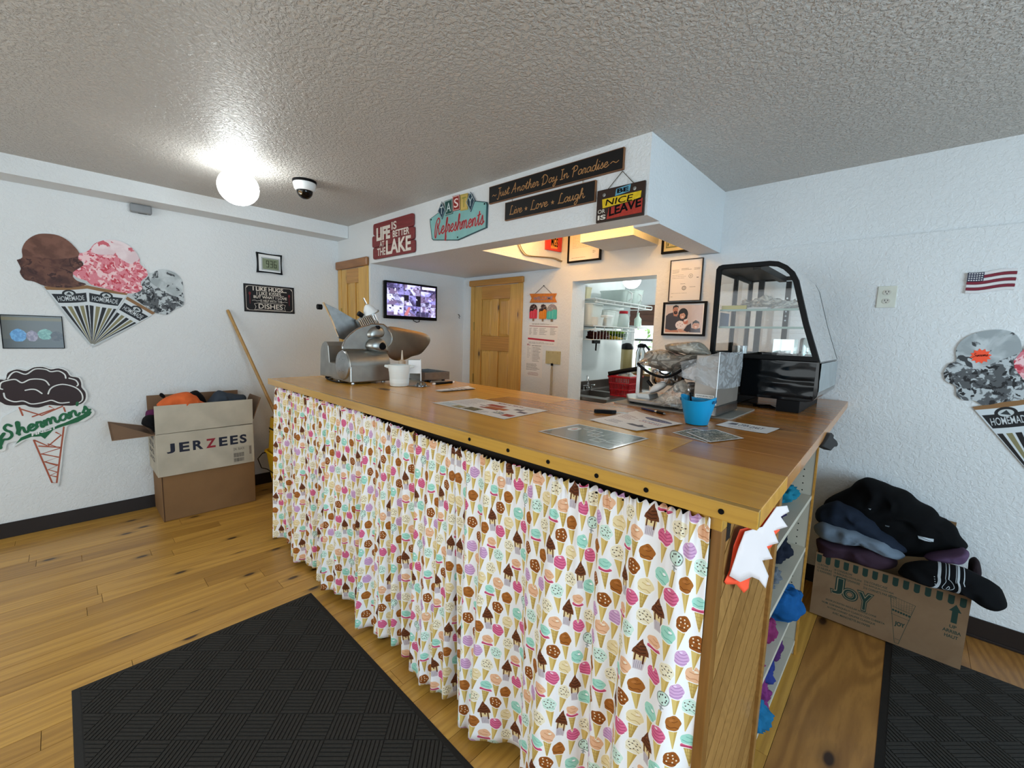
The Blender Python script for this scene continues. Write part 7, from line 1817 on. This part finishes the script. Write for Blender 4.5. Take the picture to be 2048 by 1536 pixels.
obj('rim', MB().tube([Vector(p) for p in ((bx0_, by0_, bz1), (bx1_, by0_, bz1), (bx1_, by1_, bz1), (bx0_, by1_, bz1), (bx0_, by0_, bz1))], .012, 6), M_REDP, rbk)
obj('bottom', MB().box(bx0_+e, bx1_-e, by0_+e, by1_-e, sz+.001, sz+.007), M_REDP, rbk)
tag(obj('black_tool', MB().tube([Vector((-2.10, 3.59, bz1+.02)), Vector((-1.98, 3.66, bz1+.055)), Vector((-1.86, 3.74, bz1+.085))], .022, 8), M_BLACK, smooth=True), 'black handled tool lying across the red basket', 'tool')
tag(obj('white_cloth', cloth((-1.98, 3.74, sz+.10), .17, .2, .10, 0, 4, .015, .8), fabric('grey_rag', '#b5b8b8'), smooth=180), 'pale crumpled cloth in the red basket', 'cloth')
# wire shelves and what stands on them
M_WIRE = flat('white_wire', '#d8dcdc', .35)
def wire_shelf(label, x0, x1, y0, y1, z, lip):
    r = thing('wire_shelf', label, 'shelf', (x0, (y0+y1)/2, z))
    m = MB(); n = int((y1-y0)/.028)
    for i in range(n+1): m.tube([Vector((x0, y0+(y1-y0)*i/n, z)), Vector((x1, y0+(y1-y0)*i/n, z))], .0022, 4)
    o = obj('wire', m, M_WIRE, r); o['kind'] = 'stuff'
    m = MB()
    for zz in (z, z-lip): m.tube([Vector((x1, y0, zz)), Vector((x1, y1, zz)), Vector((x0, y1, zz))], .006, 6)
    obj('rail', m, M_WIRE, r)
    m = MB()
    for i in range(int((y1-y0)/.16)+1): m.tube([Vector((x1, y0+.03+.16*i, z)), Vector((x1, y0+.03+.16*i, z-lip))], .005, 5)
    obj('upright', m, M_WIRE, r)
    return r
wire_shelf('upper white wire shelf on the kitchen wall', KX+.005, -2.12, 3.32, 4.46, 1.80, .032)
wire_shelf('lower white wire shelf with a deep front over the kitchen sink', KX+.005, -2.12, 3.32, 4.10, 1.555, .034)
bk = thing('wire_basket', 'wire basket hanging below the lower kitchen shelf', 'basket', (-2.3, 3.7, 1.42))
m = MB()
for i in range(15): m.tube([Vector((-2.12, 3.33+.055*i, 1.43)), Vector((-2.12, 3.33+.055*i, 1.52))], .002, 4)
for i in range(15): m.tube([Vector((KX+.01, 3.33+.055*i, 1.43)), Vector((-2.12, 3.33+.055*i, 1.43))], .002, 4)
for zz in (1.43, 1.52): m.tube([Vector((KX+.01, 3.32, zz)), Vector((-2.12, 3.32, zz)), Vector((-2.12, 4.12, zz)), Vector((KX+.01, 4.12, zz))], .0038, 5)
obj('wire', m, M_WIRE, bk)['kind'] = 'stuff'
obj('mesh_tray', MB().box(KX+.015, -2.125, 3.325, 4.11, 1.426, 1.429), flat('tray_grey', '#9aa0a0', .5), bk)
M_BIN = flat('milky_bin', '#e4ece9', .35, var=.03, Alpha=.86); M_JUG = flat('clear_jug', '#cfdcd8', .15, var=.04, Alpha=.6); M_LID = flat('red_lid', '#b01f2c', .4)
def bin_(label, x, y, z, w, d, h, mat=None, lid=None, group=None, name='storage_bin'):
    t = thing(name, label, 'container', (x, y, z)); m = MB(); f_ = F((x, y, z), (1, 0, 0), (0, 1, 0))
    L = lambda s_, zz: [Vector((x+a*s_, y+b*s_, z+zz)) for a, b in rrect(-w/2, w/2, -d/2, d/2, min(w, d)*.18, 3)]
    loops = [L(.88, .003), L(.9, .008), L(1, h), L(1.04, h+.003), L(1.04, h+.012), L(.97, h+.012), L(.86, .012)]; n = len(loops[0])
    m.add([p for l in loops for p in l], [(k*n+i, k*n+(i+1) % n, (k+1)*n+(i+1) % n, (k+1)*n+i) for k in range(len(loops)-1) for i in range(n)]+[tuple(range(n-1, -1, -1))])
    obj('body', m, mat or M_BIN, t, smooth=40)
    if lid: obj('lid', MB().prism(f_, rrect(-w*.53, w*.53, -d*.53, d*.53, min(w, d)*.18, 3), h+.0125, h+.028), lid, t, bevel=.003)
    return t
bin_('large milky bin low on the lower kitchen shelf, nearest the doorway', -2.32, 3.46, 1.56, .30, .22, .19)
bin_('second milky bin on the lower kitchen shelf', -2.30, 3.68, 1.56, .30, .17, .14)
bin_('milky bin with a white label, middle of the lower shelf', -2.33, 3.86, 1.56, .26, .15, .16)
bin_('small white tub at the front of the lower shelf', -2.165, 3.60, 1.56, .09, .12, .075, flat('white_tub_plastic', '#d9dfdd', .4), M_WHITE, name='tub')
bin_('small white tub beside it, nearer the doorway', -2.165, 3.44, 1.56, .09, .11, .065, flat('white_tub_plastic', '#d9dfdd', .4), None, name='tub')
j = thing('red_lid_jar', 'clear jar with a bright red lid on the lower kitchen shelf', 'jar', (-2.20, 3.985, 1.56))
obj('body', MB().lathe((-2.20, 3.985, 1.56), [(.06, 0), (.068, .01), (.068, .11), (.05, .135), (.045, .14)], 24), M_JUG, j, smooth=True); obj('lid', MB().lathe((-2.20, 3.985, 1.70), [(.05, 0), (.052, .004), (.052, .026), (0, .028)], 24), M_LID, j, smooth=True)
for k, (x_, y_, w_, d_, h_) in enumerate(((-2.30, 4.02, .30, .22, .12), (-2.32, 4.27, .30, .22, .15))):
    t = bin_(['clear low bin on the upper kitchen shelf', 'clear jug shaped bin at the far end of the upper shelf'][k], x_, y_, 1.803, w_, d_, h_, M_JUG)
    obj('handle', MB().tube([Vector((x_+w_/2+.004, y_-.03, 1.83)), Vector((x_+w_/2+.035, y_-.03, 1.85)), Vector((x_+w_/2+.035, y_-.03, 1.90)), Vector((x_+w_/2+.006, y_-.03, 1.92))], .007, 6), M_WHITE, t, smooth=True)
bin_('cream and white carton on the upper shelf, nearest the doorway', -2.34, 3.44, 1.803, .16, .10, .10, flat('cream_pack', '#d9cfa8', .5), M_WHITE, name='carton')
def pack(label, x, y, z, L, w, h, col, rot, sd): tag(obj('snack_pack', cloth((x, y, z), L, w, h, rot, sd, .01, .6), flat('pack_'+col[1:], col, .35, var=.25, scale=30), smooth=60), label, 'pack')
pack('green pack on top of the pile in the wire basket', -2.25, 3.88, 1.485, .22, .16, .035, '#6f9a1c', .3, 2); pack('yellow pack at the bottom of the wire basket', -2.24, 3.80, 1.43, .24, .2, .03, '#b5a020', .1, 5)
pack('dark red pack in the wire basket, toward the doorway', -2.27, 3.64, 1.43, .2, .16, .075, '#4a1c18', .2, 7); pack('dark green pack between yellow and green ones', -2.25, 3.90, 1.458, .22, .18, .03, '#2c4a1c', .2, 9)
tag(obj('clear_beaker', MB().lathe((-2.20, 4.04, 1.431), [(.03, 0), (.038, .11), (.036, .11), (.028, .003)], 20), M_JUG, smooth=True), 'clear beaker at the far end of the wire basket', 'cup')
tag(obj('black_spatula', MB().tube([Vector((-2.13, 3.40, 1.425)), Vector((-2.12, 3.38, 1.33))], .008, 6).box(-2.135, -2.115, 3.33, 3.44, 1.395, 1.425), M_BLACK), 'black utensil hanging from the wire basket', 'utensil')
tag(obj('spray_bottle', MB().lathe((-2.20, 4.32, 1.58), [(.035, 0), (.038, .01), (.038, .08), (.015, .11), (.012, .13), (.014, .135), (.014, .15), (0, .15)], 18), flat('pale_bottle', '#cfe3d6', .35), smooth=True), 'pale green bottle in front of the brown blind', 'bottle')
sb2 = thing('window_ledge', 'narrow white ledge carrying the pale green bottle', 'shelf', (-2.2, 4.3, 1.56)); obj('ledge', MB().box(-2.5, -2.14, 4.20, 4.44, 1.562, 1.579), M_WHITE, sb2); obj('bracket', MB().tube([Vector((-2.3, 4.45, 1.57)), Vector((-2.3, 4.52, 1.80))], .006, 6), M_WIRE, sb2)
# urn and thermos on a side counter
sc_ = thing('side_counter', 'low kitchen counter beyond the sink', 'counter', (-2.6, 4.86, 0)); obj('top', MB().box(-3.28, -1.7, 4.62, KY-.06, 1.02, 1.05), flat('wood_laminate', '#8a6a40', .5), sc_); obj('cabinet', MB().box(-3.28, -1.75, 4.66, KY-.06, 0, 1.02), flat('grey_cabinet', '#6a6a68', .5), sc_)
ur = thing('drinks_urn', 'tall tan drinks urn with a black lid in the kitchen', 'urn', (-2.53, 4.74, 1.05))
obj('body', MB().lathe((-2.53, 4.74, 1.05), [(.075, 0), (.078, .01), (.078, .26), (.07, .27)], 24), flat('tan_urn', '#8d7f54', .4), ur, smooth=True); obj('lid', MB().lathe((-2.53, 4.74, 1.32), [(.08, 0), (.08, .02), (.06, .06), (.02, .075), (0, .075)], 24), M_BLACK, ur, smooth=True)
th_ = thing('thermos_jug', 'steel thermos jug with a black handle before the window', 'jug', (-2.35, 4.75, 1.05))
obj('body', MB().lathe((-2.35, 4.75, 1.05), [(.06, 0), (.062, .01), (.062, .24), (.045, .28), (.045, .30), (0, .31)], 24), M_CHROME, th_, smooth=True); obj('handle', MB().tube([Vector((-2.37, 4.72, 1.36)), Vector((-2.30, 4.73, 1.38)), Vector((-2.25, 4.74, 1.33)), Vector((-2.22, 4.745, 1.22))], .014, 8), M_BLACK, th_, smooth=True); obj('lid', MB().lathe((-2.35, 4.75, 1.345), [(.047, 0), (.047, .03), (.02, .05), (0, .05)], 20), M_BLACK, th_, smooth=True)
kl = thing('kitchen_globe_lamp', 'lit white globe lamp on the kitchen ceiling', 'lamp', (-2.29, 4.3, KC))
obj('lamp_base', MB().lathe((-2.29, 4.3, KC), [(.04, -.26), (.045, -.24), (.012, -.22), (.012, -.02), (.06, -.01), (.06, 0)], 20), M_WHITE, kl, smooth=True); obj('globe', MB().sphere((-2.29, 4.3, 2.085), .098, 28, 16), emit('lit_kitchen_globe', (.96, 1.0, 1.0), KLAMP_STRENGTH), kl, smooth=180)

# ------------------------------------------------------------------ waffle cone carton with clothes, at the right
c6 = cr(1580, 940, 3.84)
jb = thing('cone_carton', 'brown waffle cone carton heaped with clothes by the right wall', 'box', (.02, 2.87, .010))
JX0, JX1, JY0, JY1, JZ0, JZ1 = -.262, .303, 2.692, 3.062, .010, .352
fj = FY(JY0)
cb = (JX0, JX1, JZ0, JZ1); c = Canvas(cb, 2600, '#7d6248'); w, h = cb[1]-cb[0], cb[3]-cb[2]
c.poly([(JX0, JZ0), (JX1, JZ0), (JX1, JZ1), (JX0, JZ1)], mottled('#80654b', '#775c43', 7, .5, .5))
G_ = '#1d332b'
n_ = 15
for k in range(n_):
    x0_ = JX0+w*(k+.12)/n_; x1_ = x0_+w/n_*.55; y1_ = JZ1-h*.025; y0_ = JZ1-h*.125; rr_ = (x1_-x0_)/2
    c.poly([(x0_, y1_), (x0_, y0_)]+[((x0_+x1_)/2+rr_*math.cos(PI+PI*i/8), y0_+rr_*math.sin(PI+PI*i/8)*.9) for i in range(9)]+[(x1_, y1_)], G_)
def tl(txt, u0, u1, v0, v1, b=.01): c.text(txt, (JX0+w*u0, JX0+w*u1, JZ0+h*v0, JZ0+h*v1), G_, b)
for i, txt in enumerate(('12 ROWS', '12 HILERAS', '12 RANGEES')): tl(txt, .02, .02+(.08, .11, .11)[i], .80-.05*i, .832-.05*i)
for i, txt in enumerate(('18 CONES/ROW', '18 BARQUILLOS/HILERA', '18 CORNETS/RANGEE')): tl(txt, .145, .145+(.13, .20, .19)[i], .795-.05*i, .828-.05*i)
for i, txt in enumerate(('216 CONES/CASE', '216 BARQUILLOS/CAJA', '216 CORNETS PAR BOITE')): tl(txt, .36, .36+(.155, .20, .22)[i], .765-.05*i, .798-.05*i)
for col, bo, dx__ in ((G_, .11, 0), ('#8d7a60', .055, 0), (G_, .02, 0)):
    vs, fs = text2d('J', bo); 
    for ch, u0, u1, v0, v1 in (('J', .13, .235, .42, .72), ('O', .215, .335, .40, .60), ('Y', .32, .44, .32, .62)):
        e_ = (bo-.11)*.16*w
        c.text(ch, (JX0+w*u0-e_, JX0+w*u1+e_, JZ0+h*v0-e_, JZ0+h*v1+e_), col, bo)
for i, (txt, u0, u1) in enumerate((('#5228 JACKETED REGULAR WAFFLE CONE', .11, .47), ('NUM. 5228 BARQUILLO CLASICO CON CUBIERTA', .085, .53), ('N 5228 CORNET GAUFRE CLASSIQUE', .13, .47), ('AVEC MANCHETTE EN PAPIER', .17, .44))): tl(txt, u0, u1, .285-.058*i, .318-.058*i, .015)
p_ = lambda u, v: (JX0+w*u, JZ0+h*v)
L_ = lambda pts, t_=.0016: c.line([p_(u, v) for u, v in pts], t_, G_)
L_([(.54, .70), (.70, .66)]); L_([(.54, .70), (.605, .03), (.63, .03), (.70, .66)]); L_([(.555, .55), (.685, .52)]); L_([(.56, .44), (.68, .42)]); L_([(.605, .09), (.632, .09)])
for k in range(7): c.ell(*p_(.57+.017*k, .50-.003*k), .0042, .0055, G_)
for k in range(9):
    L_([(.545+.017*k, .70-.004*k), (.555+.016*k, .53)], .0006)
for k in range(4): L_([(.545, .68-.035*k), (.62, .60-.02*k), (.69, .65-.035*k)], .0006)
tl('JOY', .59, .655, .27, .35, .04)
c.poly([p_(u, v) for u, v in ((.925, .86), (.96, .76), (.942, .76), (.942, .60), (.908, .60), (.908, .76), (.89, .76))], G_)
tl('UP', .905, .945, .525, .57, .02); tl('ARRIBA', .87, .975, .455, .50, .02); tl('HAUT', .885, .962, .385, .43, .02)
obj('front_wall', MB().prism(fj, [(JX0, JZ0), (JX1, JZ0), (JX1, JZ1+.004), (JX0, JZ1)], -.005, 0, cb), c.mat('cone_carton_print', .75), jb)
obj('back_wall', MB().box(JX0, JX1, JY1-.005, JY1, JZ0, JZ1), M_CARD, jb)
obj('side_wall', MB().box(JX0, JX0+.005, JY0+.0052, JY1-.0052, JZ0, JZ1), M_CARD, jb); obj('side_wall', MB().box(JX1-.005, JX1, JY0+.0052, JY1-.0052, JZ0, JZ1), M_CARD, jb)
obj('bottom', MB().box(JX0, JX1, JY0+.006, JY1-.006, JZ0-.001, JZ0+.004), M_CARD, jb)
obj('back_flap', MB().box(JX0+.02, JX1-.05, JY1+.001, JY1+.006, JZ1, JZ1+.22), M_CARD, jb)
def jp6(f, *p): return f.px(c6(*p))
F1, F2, F3 = FY(2.93), FY(2.80), FY(2.745)
M_BJ = fabric('black_fleece', '#0b0c0e'); M_NV = fabric('navy_fleece', '#1f2735'); M_GR = fabric('heather_grey', '#6d7a88'); M_MV = fabric('mauve_jersey', '#3c2b37')
hbx = F1.box(c6((200, 40), (1420, 700)))
c = Canvas(hbx, 1500, '#2b2c2e')
q = F1.px(c6((978, 432), (985, 458), (1095, 492), (1098, 468))); c.poly(q, '#c9ced2'); c.line([q[0], q[2]], .002, '#6a7076')
q = F1.px(c6((615, 235), (640, 240), (632, 250))); c.poly(q, '#9aa0a4'); q = F1.px(c6((740, 355), (775, 362), (770, 370), (742, 364))); c.poly(q, '#7a8084')
M_HOOD = c.mat('black_fleece_printed', .95, Specular_IOR_Level=.1)
for n_ in M_HOOD.node_tree.nodes:
    if n_.type == 'TEX_IMAGE':
        mul = M_HOOD.node_tree.nodes.new('ShaderNodeGamma'); mul.inputs[1].default_value = 1.5
        M_HOOD.node_tree.links.new(n_.outputs[0], mul.inputs[0]); M_HOOD.node_tree.links.new(mul.outputs[0], M_HOOD.node_tree.nodes['Principled BSDF'].inputs['Base Color'])
o = garment('black_hoodie', 'big black hoodie heaped on top of the waffle cone carton', 'hoodie', pillow(F1, jp6(F1, (255, 240), (330, 190), (420, 150), (480, 120), (520, 75), (560, 60), (640, 75), (740, 120), (820, 145), (900, 165), (960, 215), (1050, 280), (1130, 330), (1190, 385), (1240, 395), (1300, 460), (1360, 540), (1385, 600), (1250, 640), (1000, 660), (700, 640), (400, 520), (280, 400)), 0.0, .115, 3, .030, 8, 16, .85, 3, (1, 1), hbx), M_HOOD)
garment('navy_sweatshirt', 'dark navy folded sweatshirt on the left of the carton pile', 'sweatshirt', pillow(F2, jp6(F2, (190, 300), (255, 265), (330, 235), (400, 255), (500, 290), (620, 370), (720, 450), (830, 530), (910, 600), (890, 650), (760, 600), (600, 520), (450, 450), (300, 400), (200, 390)), 0, .07, 6, .018, 10, 12, 1), M_NV)
garment('grey_sweatshirt', 'light heather grey sweatshirt between navy and mauve ones', 'sweatshirt', pillow(F3, jp6(F3, (175, 430), (220, 395), (300, 395), (420, 430), (540, 480), (660, 520), (760, 565), (850, 620), (900, 655), (860, 690), (740, 630), (600, 575), (450, 560), (300, 530), (200, 500)), 0, .06, 8, .018, 11, 12, 1), M_GR)
garment('mauve_sweatshirt', 'dusky mauve sweatshirt lowest at the left of the carton pile', 'sweatshirt', pillow(F3, jp6(F3, (190, 530), (220, 515), (350, 545), (500, 580), (650, 590), (760, 630), (850, 690), (790, 770), (650, 740), (450, 690), (300, 660), (210, 640)), .0, .058, 10, .016, 10, 12, 1), M_MV)
garment('mauve_shirt', 'mauve folded shirt poking out under the black hoodie', 'shirt', pillow(F2, jp6(F2, (1000, 660), (1100, 640), (1270, 620), (1370, 605), (1385, 660), (1340, 720), (1260, 700), (1100, 690)), 0, .06, 12, .008, 12, 8, 1), fabric('mauve_cotton', '#5a4560'))
garment('dark_shirt', 'dark brown shirt edge at the right rim of the carton', 'shirt', pillow(F1, jp6(F1, (1370, 690), (1430, 670), (1460, 700), (1480, 800), (1420, 850), (1360, 800)), 0, .05, 14, .006, 12, 7, 1), fabric('brown_cotton', '#2a2024'))
Fs = FY(2.70)
slv = jp6(Fs, (800, 790), (850, 720), (900, 690), (1000, 680), (1130, 690), (1280, 720), (1370, 760), (1480, 810), (1560, 840), (1620, 900), (1660, 1020), (1640, 1050), (1580, 1068), (1480, 1040), (1400, 960), (1370, 930), (1200, 890), (1000, 840))
sbx = Fs.box(c6((780, 660), (1680, 1090)))
c = Canvas(sbx, 2000, '#101113')
def pr(pts, w_=.004): c.line(spline(Fs.px(c6(*pts)), 4), w_, '#b4bcc2')
pr(((1100, 700), (1130, 730), (1140, 800), (1110, 840), (1060, 855)), .010); pr(((1120, 710), (1180, 705), (1240, 740), (1280, 800), (1290, 860), (1260, 890), (1200, 885), (1130, 860)), .007)
pr(((1140, 720), (1200, 720), (1250, 760), (1265, 810)), .002); pr(((1180, 760), (1230, 800), (1250, 850), (1190, 860), (1160, 840), (1190, 800), (1180, 760)), .002); pr(((1190, 850), (1210, 835), (1215, 850), (1195, 860)), .002); pr(((1040, 690), (1120, 695), (1200, 705), (1260, 715)), .002); pr(((1300, 745), (1330, 835)), .003)
for k in range(7):
    q = Fs.px(c6((1098+2*k, 710+18*k)))[0]; c.ell(q[0], q[1], .0022, .0022, '#b4bcc2', n=8)
    q = Fs.px(c6((1300+5*k, 750+14*k)))[0]; c.ell(q[0], q[1], .0016, .0016, '#b4bcc2', n=8)
garment('printed_sleeve', 'black sleeve with white bandana print hanging over the carton rim', 'sleeve', pillow(Fs, slv, .02, .056, 16, .016, 9, 12, .6, 3, (1, 1), sbx), c.mat('bandana_sleeve', .95, Specular_IOR_Level=.1))

# ------------------------------------------------------------------ clothes on the shelves at the counter end
def shelf_cloth(label, y, z, L, w_, h_, col, sd, x=-.33, rot=0.0, layers=0):
    x = x-.025 if z > .01 else x-.02
    tag(obj('folded_garment', cloth((x, y, z+.001), L*.92, w_*.82, h_*.85, rot, sd, .009, .85, layers), fabric('fabric_'+col[1:], col), smooth=180), label, 'garment')
shelf_cloth('turquoise shirt on the top shelf of the counter end', 2.08, .776, .20, .20, .09, '#1b6f86', 2, -.36, .2, 2)
shelf_cloth('purple shirt folded flat on the top shelf', 1.86, .776, .18, .20, .045, '#2c2446', 3, -.35, .3)
shelf_cloth('purple and pink shirt standing at the front of the top shelf', 1.69, .776, .15, .12, .16, '#4a3160', 4, -.35, .1)
shelf_cloth('blue shirt behind the orange star card on the top shelf', 1.585, .776, .18, .10, .2, '#2c587a', 5, -.38, .1)
shelf_cloth('navy shirt with white lettering on the middle shelf', 2.02, .531, .20, .24, .14, '#171c29', 6, -.35, .1)
shelf_cloth('grey rolled garment on the middle shelf', 1.79, .531, .18, .17, .08, '#5c6168', 7, -.335, .4)
shelf_cloth('dark garment at the near end of the middle shelf', 1.62, .531, .18, .14, .11, '#2e2834', 8, -.36)
shelf_cloth('bright blue shirt spilling off the lower shelf', 2.03, .286, .22, .22, .17, '#17528a', 9, -.30, .2)
shelf_cloth('deep pink shirt in the lower shelf', 1.81, .286, .18, .16, .12, '#7c2c58', 10, -.33, .3)
shelf_cloth('teal shirt on top of pink ones in the lower shelf', 1.73, .40, .16, .14, .08, '#1a5a6a', 11, -.345, .1)
shelf_cloth('wine shirt near the board panel, lower shelf', 1.60, .42, .17, .10, .09, '#5e2040', 12, -.345, .1)
shelf_cloth('mauve shirt under the wine one, lower shelf', 1.61, .286, .18, .12, .12, '#7c3058', 20, -.33, .1)
shelf_cloth('purple shirt on the bottom shelf, far end', 2.05, .071, .18, .18, .13, '#4f2a5c', 13, -.34, .3)
shelf_cloth('blue violet shirt on the bottom shelf', 1.87, .071, .18, .15, .15, '#2c3878', 14, -.335, .2)
shelf_cloth('pink shirt on the bottom shelf, near the panel', 1.72, .071, .19, .14, .14, '#78306a', 15, -.32, .1)
shelf_cloth('sky blue shirt spilling from the bottom shelf near the panel', 1.59, .071, .20, .13, .17, '#1f6790', 16, -.305, .2)
Fn = FX(-.235)
a0_, b0_ = 1.98, .60
m = MB()
for i, txt in enumerate(('LAKE LIFE', 'TAWAS BAY', 'EST 1985')): put_text(m, FX(-.2385), txt, (1.94, 2.07, .635-.022*i, .65-.022*i), 0, .01, 0, .25)
# star card taped to the counter end
fst = F((-.250, 1.0, 0), Vector((.21, .98, 0)).normalized(), (0, 0, 1))
wq = fst.px([(1521, 1052), (1549, 1012), (1570, 1010), (1574, 1022), (1557, 1032), (1571, 1052), (1543, 1060), (1553, 1084), (1529, 1091), (1541, 1116), (1520, 1119), (1533, 1150), (1527, 1175), (1514, 1158), (1500, 1152), (1478, 1163), (1459, 1152), (1476, 1095), (1488, 1062)])
t = thing('star_card', 'large white and orange starburst card hanging at the counter corner', 'card', (-.23, 1.1, .85))
def curled(P, c0, bend, mat, nm):
    mb = MB(); n = len(P)
    am = sum(p[0] for p in P)/n
    f_ = lambda a, b, e: fst.pt(a, b, c0+e-bend*max(0, am-a)**2)
    tb = bpy.data.meshes.new('t'); import bmesh as bm_
    b_ = bm_.new(); vs = [b_.verts.new((p[0], p[1], 0)) for p in P]; fc__ = b_.faces.new(vs); bm_.ops.triangulate(b_, faces=[fc__]); 
    for _ in range(2): bm_.ops.subdivide_edges(b_, edges=b_.edges[:], cuts=1, use_grid_fill=True)
    b_.verts.index_update()
    V = [(v.co.x, v.co.y) for v in b_.verts]; Fs_ = [tuple(v.index for v in f.verts) for f in b_.faces]; b_.free(); bpy.data.meshes.remove(tb)
    mb.add([f_(a, b, 0) for a, b in V], Fs_)
    o = obj(nm, mb, mat, t, smooth=180); md = o.modifiers.new('thick', 'SOLIDIFY'); md.thickness = .0012; return o
curled(wq, .004, .2, flat('white_card_stock', '#e3d8d6', .6, var=.03), 'white_sheet')
oq = fst.px([(1521, 1052), (1549, 1012), (1560, 1022), (1562, 1058), (1566, 1062), (1550, 1078), (1553, 1088), (1548, 1097), (1535, 1105), (1541, 1116), (1520, 1125), (1524, 1150), (1519, 1160), (1510, 1150), (1505, 1163), (1503, 1180), (1494, 1189), (1480, 1172), (1461, 1173), (1458, 1168), (1468, 1145), (1476, 1095), (1488, 1062)])
curled(oq, -.008, .2, M_NEON, 'orange_sheet')
# black clip under the counter edge
k6 = cr(1580, 760, 9.6)
fk = FX(-.205)
P = fk.px(k6((580, 1270), (640, 1180), (730, 1030), (760, 1010), (800, 1050), (790, 1100), (860, 1160), (882, 1215), (865, 1270), (810, 1280), (745, 1350)))
t = thing('black_hook', 'small black moulded hook under the right counter edge', 'hook', fk.pt(P[0][0], P[-1][1], 0))
obj('hook', MB().prism(fk, P, -.02, .008), M_BLACK, t, bevel=.003)
obj('mount', MB().prism(fk, [(P[0][0]-.004, P[0][1]), (P[2][0], P[2][1]), (P[2][0]+.01, P[2][1]-.03), (P[-1][0]-.02, P[-1][1]+.01)], -.045, -.02), M_BLACK, t)
